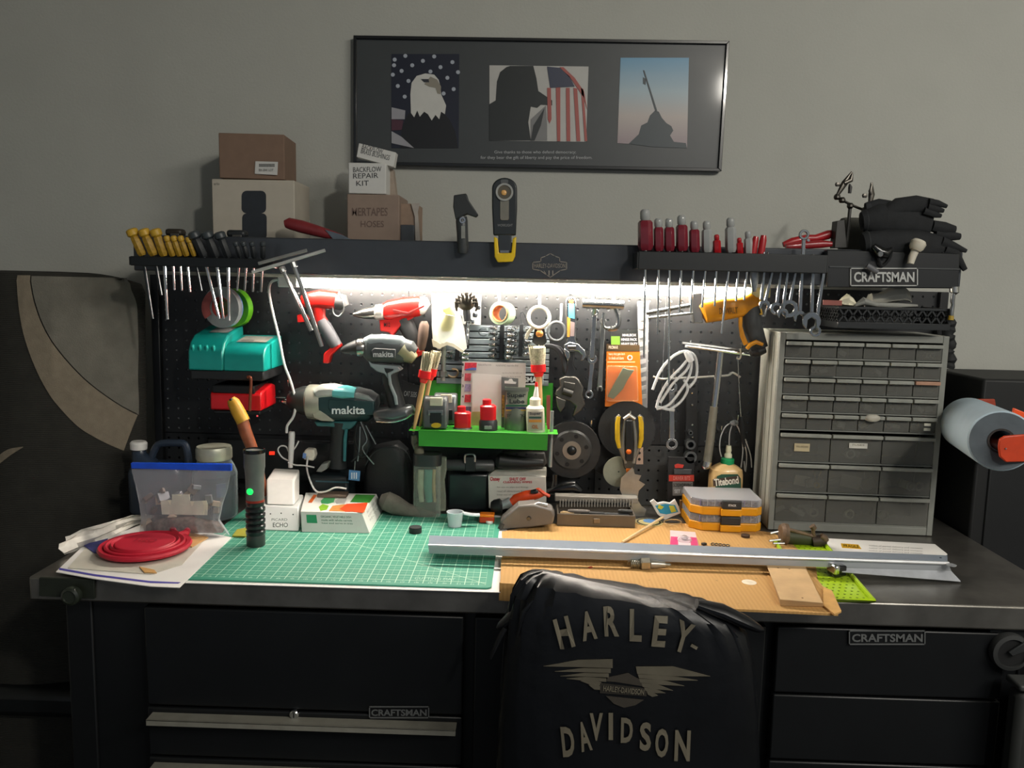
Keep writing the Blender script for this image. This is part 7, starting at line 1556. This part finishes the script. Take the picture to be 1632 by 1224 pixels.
# ================================================================ left chair with striped fabric back
YL_ = 1.93
t = T('fabric_chair', 'tall dark woven fabric chair back with a curved beige stripe, left of the bench', 'chair', (P(110, 900, YL_).x, YL_, 0))
FBC = mt('34332e', .95, var=.12, vs=30)
nt = FBC.node_tree; tc = nt.nodes.new('ShaderNodeTexCoord')
wv = nt.nodes.new('ShaderNodeTexWave'); wv.bands_direction = 'Z'; wv.inputs['Scale'].default_value = 70; wv.inputs['Distortion'].default_value = 1.2; wv.inputs['Detail'].default_value = 2
nt.links.new(tc.outputs['Object'], wv.inputs[0]); bp = nt.nodes.new('ShaderNodeBump'); bp.inputs['Strength'].default_value = .5; bp.inputs['Distance'].default_value = .0015
nt.links.new(wv.outputs[0], bp.inputs['Height']); nt.links.new(bp.outputs[0], nt.nodes['Principled BSDF'].inputs['Normal'])
R = []; N = 48
def chrow(py, xl, xr, th, dyr=0):
    A_, B_ = P(xl, py, YL_), P(xr, py, YL_); z0 = A_.z; ring = []
    for q in range(N):
        a = 2*PI*q/N; co, si = math.cos(a), math.sin(a); e = 4.5
        x = abs(co)**(2/e)*(1 if co >= 0 else -1); y = abs(si)**(2/e)*(1 if si >= 0 else -1)
        ring.append(V(((A_.x+B_.x)/2+(B_.x-A_.x)/2*x, YL_+th*y-.045*(1-x*x)+.03*x, z0-.022*(x > 0)*x**3*(1 if py < 520 else 0))))
    return ring
for row in ((431, 14, 205, .006), (434, 8, 214, .016), (446, 6, 219, .024), (520, 6, 219, .028), (620, 4, 221, .03), (700, 2, 221, .03), (800, 0, 215, .032), (900, -4, 206, .034), (1010, -6, 200, .036), (1150, -4, 190, .036), (1320, -4, 190, .036)): R.append(chrow(*row))
mb = MB().rings(R); part(t, 'backrest', mb, FBC)
bv2 = BVHTree.FromPolygons([tuple(v) for v in mb.v], mb.f)
def conf(name, Lp, Rp, mat, off=.003, sub=10):
    NC = 25
    A_ = smooth([P(a, b_, YL_) for a, b_ in Lp], sub); B_ = smooth([P(a, b_, YL_) for a, b_ in Rp], sub); n_ = len(A_); m = MB(); vs = []
    for i in range(n_):
        for j in range(NC):
            p = A_[i].lerp(B_[i], j/(NC-1)); hh = bv2.ray_cast(V((p.x, p.y-.4, p.z)), V((0, 1, 0))); q = hh[0] if hh[0] else None
            vs.append((q if q else p)-V((0, off, 0)))
    m.add(vs, [(i*NC+j, i*NC+j+1, i*NC+j+NC+1, i*NC+j+NC) for i in range(n_-1) for j in range(NC-1)]); return part(t, name, m, mat)
BEI = mt('8d8270', .9, var=.1, vs=60, bump=.4, bs=400)
conf('beige_stripe', [(57, 439), (64, 500), (80, 560), (105, 615), (140, 665), (170, 692), (203, 716)], [(77, 439), (85, 480), (100, 520), (125, 562), (155, 600), (190, 636), (218, 662)], BEI)
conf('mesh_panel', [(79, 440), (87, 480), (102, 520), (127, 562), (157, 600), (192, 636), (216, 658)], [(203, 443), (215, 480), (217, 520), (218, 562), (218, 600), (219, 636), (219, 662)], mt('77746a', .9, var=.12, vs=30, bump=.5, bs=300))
conf('beige_stripe', [(2, 763), (20, 738), (45, 718), (70, 702)], [(3, 745), (22, 722), (45, 706), (70, 701)], BEI)
cxl = P(110, 900, YL_).x
part(t, 'seat', MB().box((cxl, YL_-.02, .47), (.30, .2, .07)), BLK, .02)
part(t, 'column', MB().tube([(cxl, YL_-.02, .06), (cxl, YL_-.02, .44)], .025, 12), BLK)
part(t, 'foot_base', MB().lathe((cxl, YL_-.04, 0.001), [(.12, 0), (.12, .02), (.03, .06)], n=24), BLK)
# ================================================================ right side
t = T('tall_black_cabinet', 'tall plain black cabinet against the wall right of the bench', 'cabinet', (1.5, 1.93, 0))
xa = P(1559, 700, 1.84).x; zt = P(1570, 604, 1.84).z
KB = mt('111314', .6, var=.15, vs=8)
part(t, 'cabinet_body', MB().box((xa+.4, 1.955, zt/2), (.8, .23, zt)), KB, .006)
part(t, 'door_panel', MB().box((xa+.4, 1.838, zt/2-.02), (.74, .006, zt-.12)), mt('16181a', .5, var=.15, vs=8), .003)
t = T('foam_roll', 'pale blue cylindrical paper roll on orange holders at the right edge', 'roll', tuple(P(1570, 740, 1.7)))
pa, pb = P(1596, 703, 1.54), P(1543, 675, 1.81); rr_ = .0575; ax = pb-pa
u = ax.normalized(); LL = ax.length
part(t, 'roll', MB().lathe(pa, [(.02, 0), (rr_*.93, 0), (rr_, .003), (rr_, LL), (.02, LL)], u, 40, True), mt('a9bcc8', .6, var=.03))
part(t, 'roll_end', MB().lathe(pa-u*.0006, [(.021, 0), (rr_*.95, 0), (rr_*.95, .001), (.021, .001)], u, 40, True), mt('565f66', .7))
part(t, 'core', MB().lathe(pa-u*.002, [(.0205, 0), (.024, 0), (.024, .01), (.0205, .01)], u, 24, True), mt('2b2523', .7))
t = T('roll_holder', 'glossy orange-red bracket arms carrying the blue roll', 'bracket', tuple(P(1610, 720, 1.52)))
OB = mt('c8401c', .4, coat=.3)
part(t, 'front_arm', MB().pp([(1592, 712), (1594, 700), (1602, 695), (1640, 692), (1640, 736), (1604, 737), (1594, 728)], 1.52, .006), OB, .002)
part(t, 'rear_arm', MB().pp([(1536, 642), (1552, 636), (1586, 636), (1588, 648), (1586, 668), (1570, 662)], 1.83, .006), mt('9a3a22', .45, coat=.2), .002)
part(t, 'upper_arm', MB().pp([(1616, 650), (1640, 660), (1640, 690), (1611, 677)], 1.56, .006), mt('f0541c', .4, coat=.3), .002)
part(t, 'rivet', MB().lathe(P(1603, 715, 1.519), [(.002, 0), (.0015, .001)], (0, -1, 0), 8), CHROME)
part(t, 'spindle', MB().tube([P(1604, 716, 1.525), pb], .012, 12), mt('7a2c1a', .5))
part(t, 'side_rail', MB().tube([P(1640, 690, 1.56), P(1640, 700, 1.82)], .006, 8), OB)
t = T('red_tool_chest', 'red edged low chest standing just right of the bench', 'chest', (1.35, 1.6, 0))
p0 = P(1590, 925, 1.75); 
part(t, 'chest_body', MB().box((1.26, 1.66, .42), (.4, .34, .84)), BLK, .006)
part(t, 'red_edge', MB().box((1.068, 1.66, .86), (.016, .34, .03)), mt('a82020', .4, coat=.3), .003)
YR = 1.40
t = T('caster_wheel', 'grey rubber caster wheel on a bracket at the right edge below the bench', 'wheel', tuple(P(1612, 1076, YR)))
pc = P(1614, 1042, YR)
part(t, 'tire', MB().lathe(pc, [(.026, 0), (.033, .002), (.0345, .01), (.033, .018), (.026, .02)], (0, 1, 0), 32, True), mt('2e3030', .7))
part(t, 'wheel_disc', MB().lathe(pc+V((0, .004, 0)), [(.001, 0), (.026, 0), (.026, .012), (.001, .012)], (0, 1, 0), 28), mt('0f1011', .6))
part(t, 'axle', MB().sph(pc-V((0, .001, 0)), (.005, .003, .005), 10), DSTEEL)
part(t, 'fork', MB().pp([(1608, 1040), (1614, 1046), (1660, 1030), (1660, 1016), (1640, 1020)], YR-.004, .004), mt('2a2c2d', .45), .001)
part(t, 'stem', MB().pp([(1578, 1008), (1590, 1008), (1590, 1016), (1640, 1018), (1660, 1010), (1660, 1004), (1578, 1004)], YR+.02, .01), BLK, .001)
t = T('grey_bin', 'dark grey storage bin at the bottom right corner', 'bin', (P(1660, 1200, 1.38).x, 1.45, 0))
xa = P(1606, 1100, 1.385).x; zt = P(1620, 1097, 1.35).z
part(t, 'bin_body', MB().box((xa+.15, 1.37, zt/2-.005), (.3, .04, zt-.01)), mt('2c2e2c', .6, var=.1), .012)
part(t, 'bin_lid', MB().box((xa+.15, 1.37, zt), (.305, .046, .012)), mt('393b3a', .55), .004)
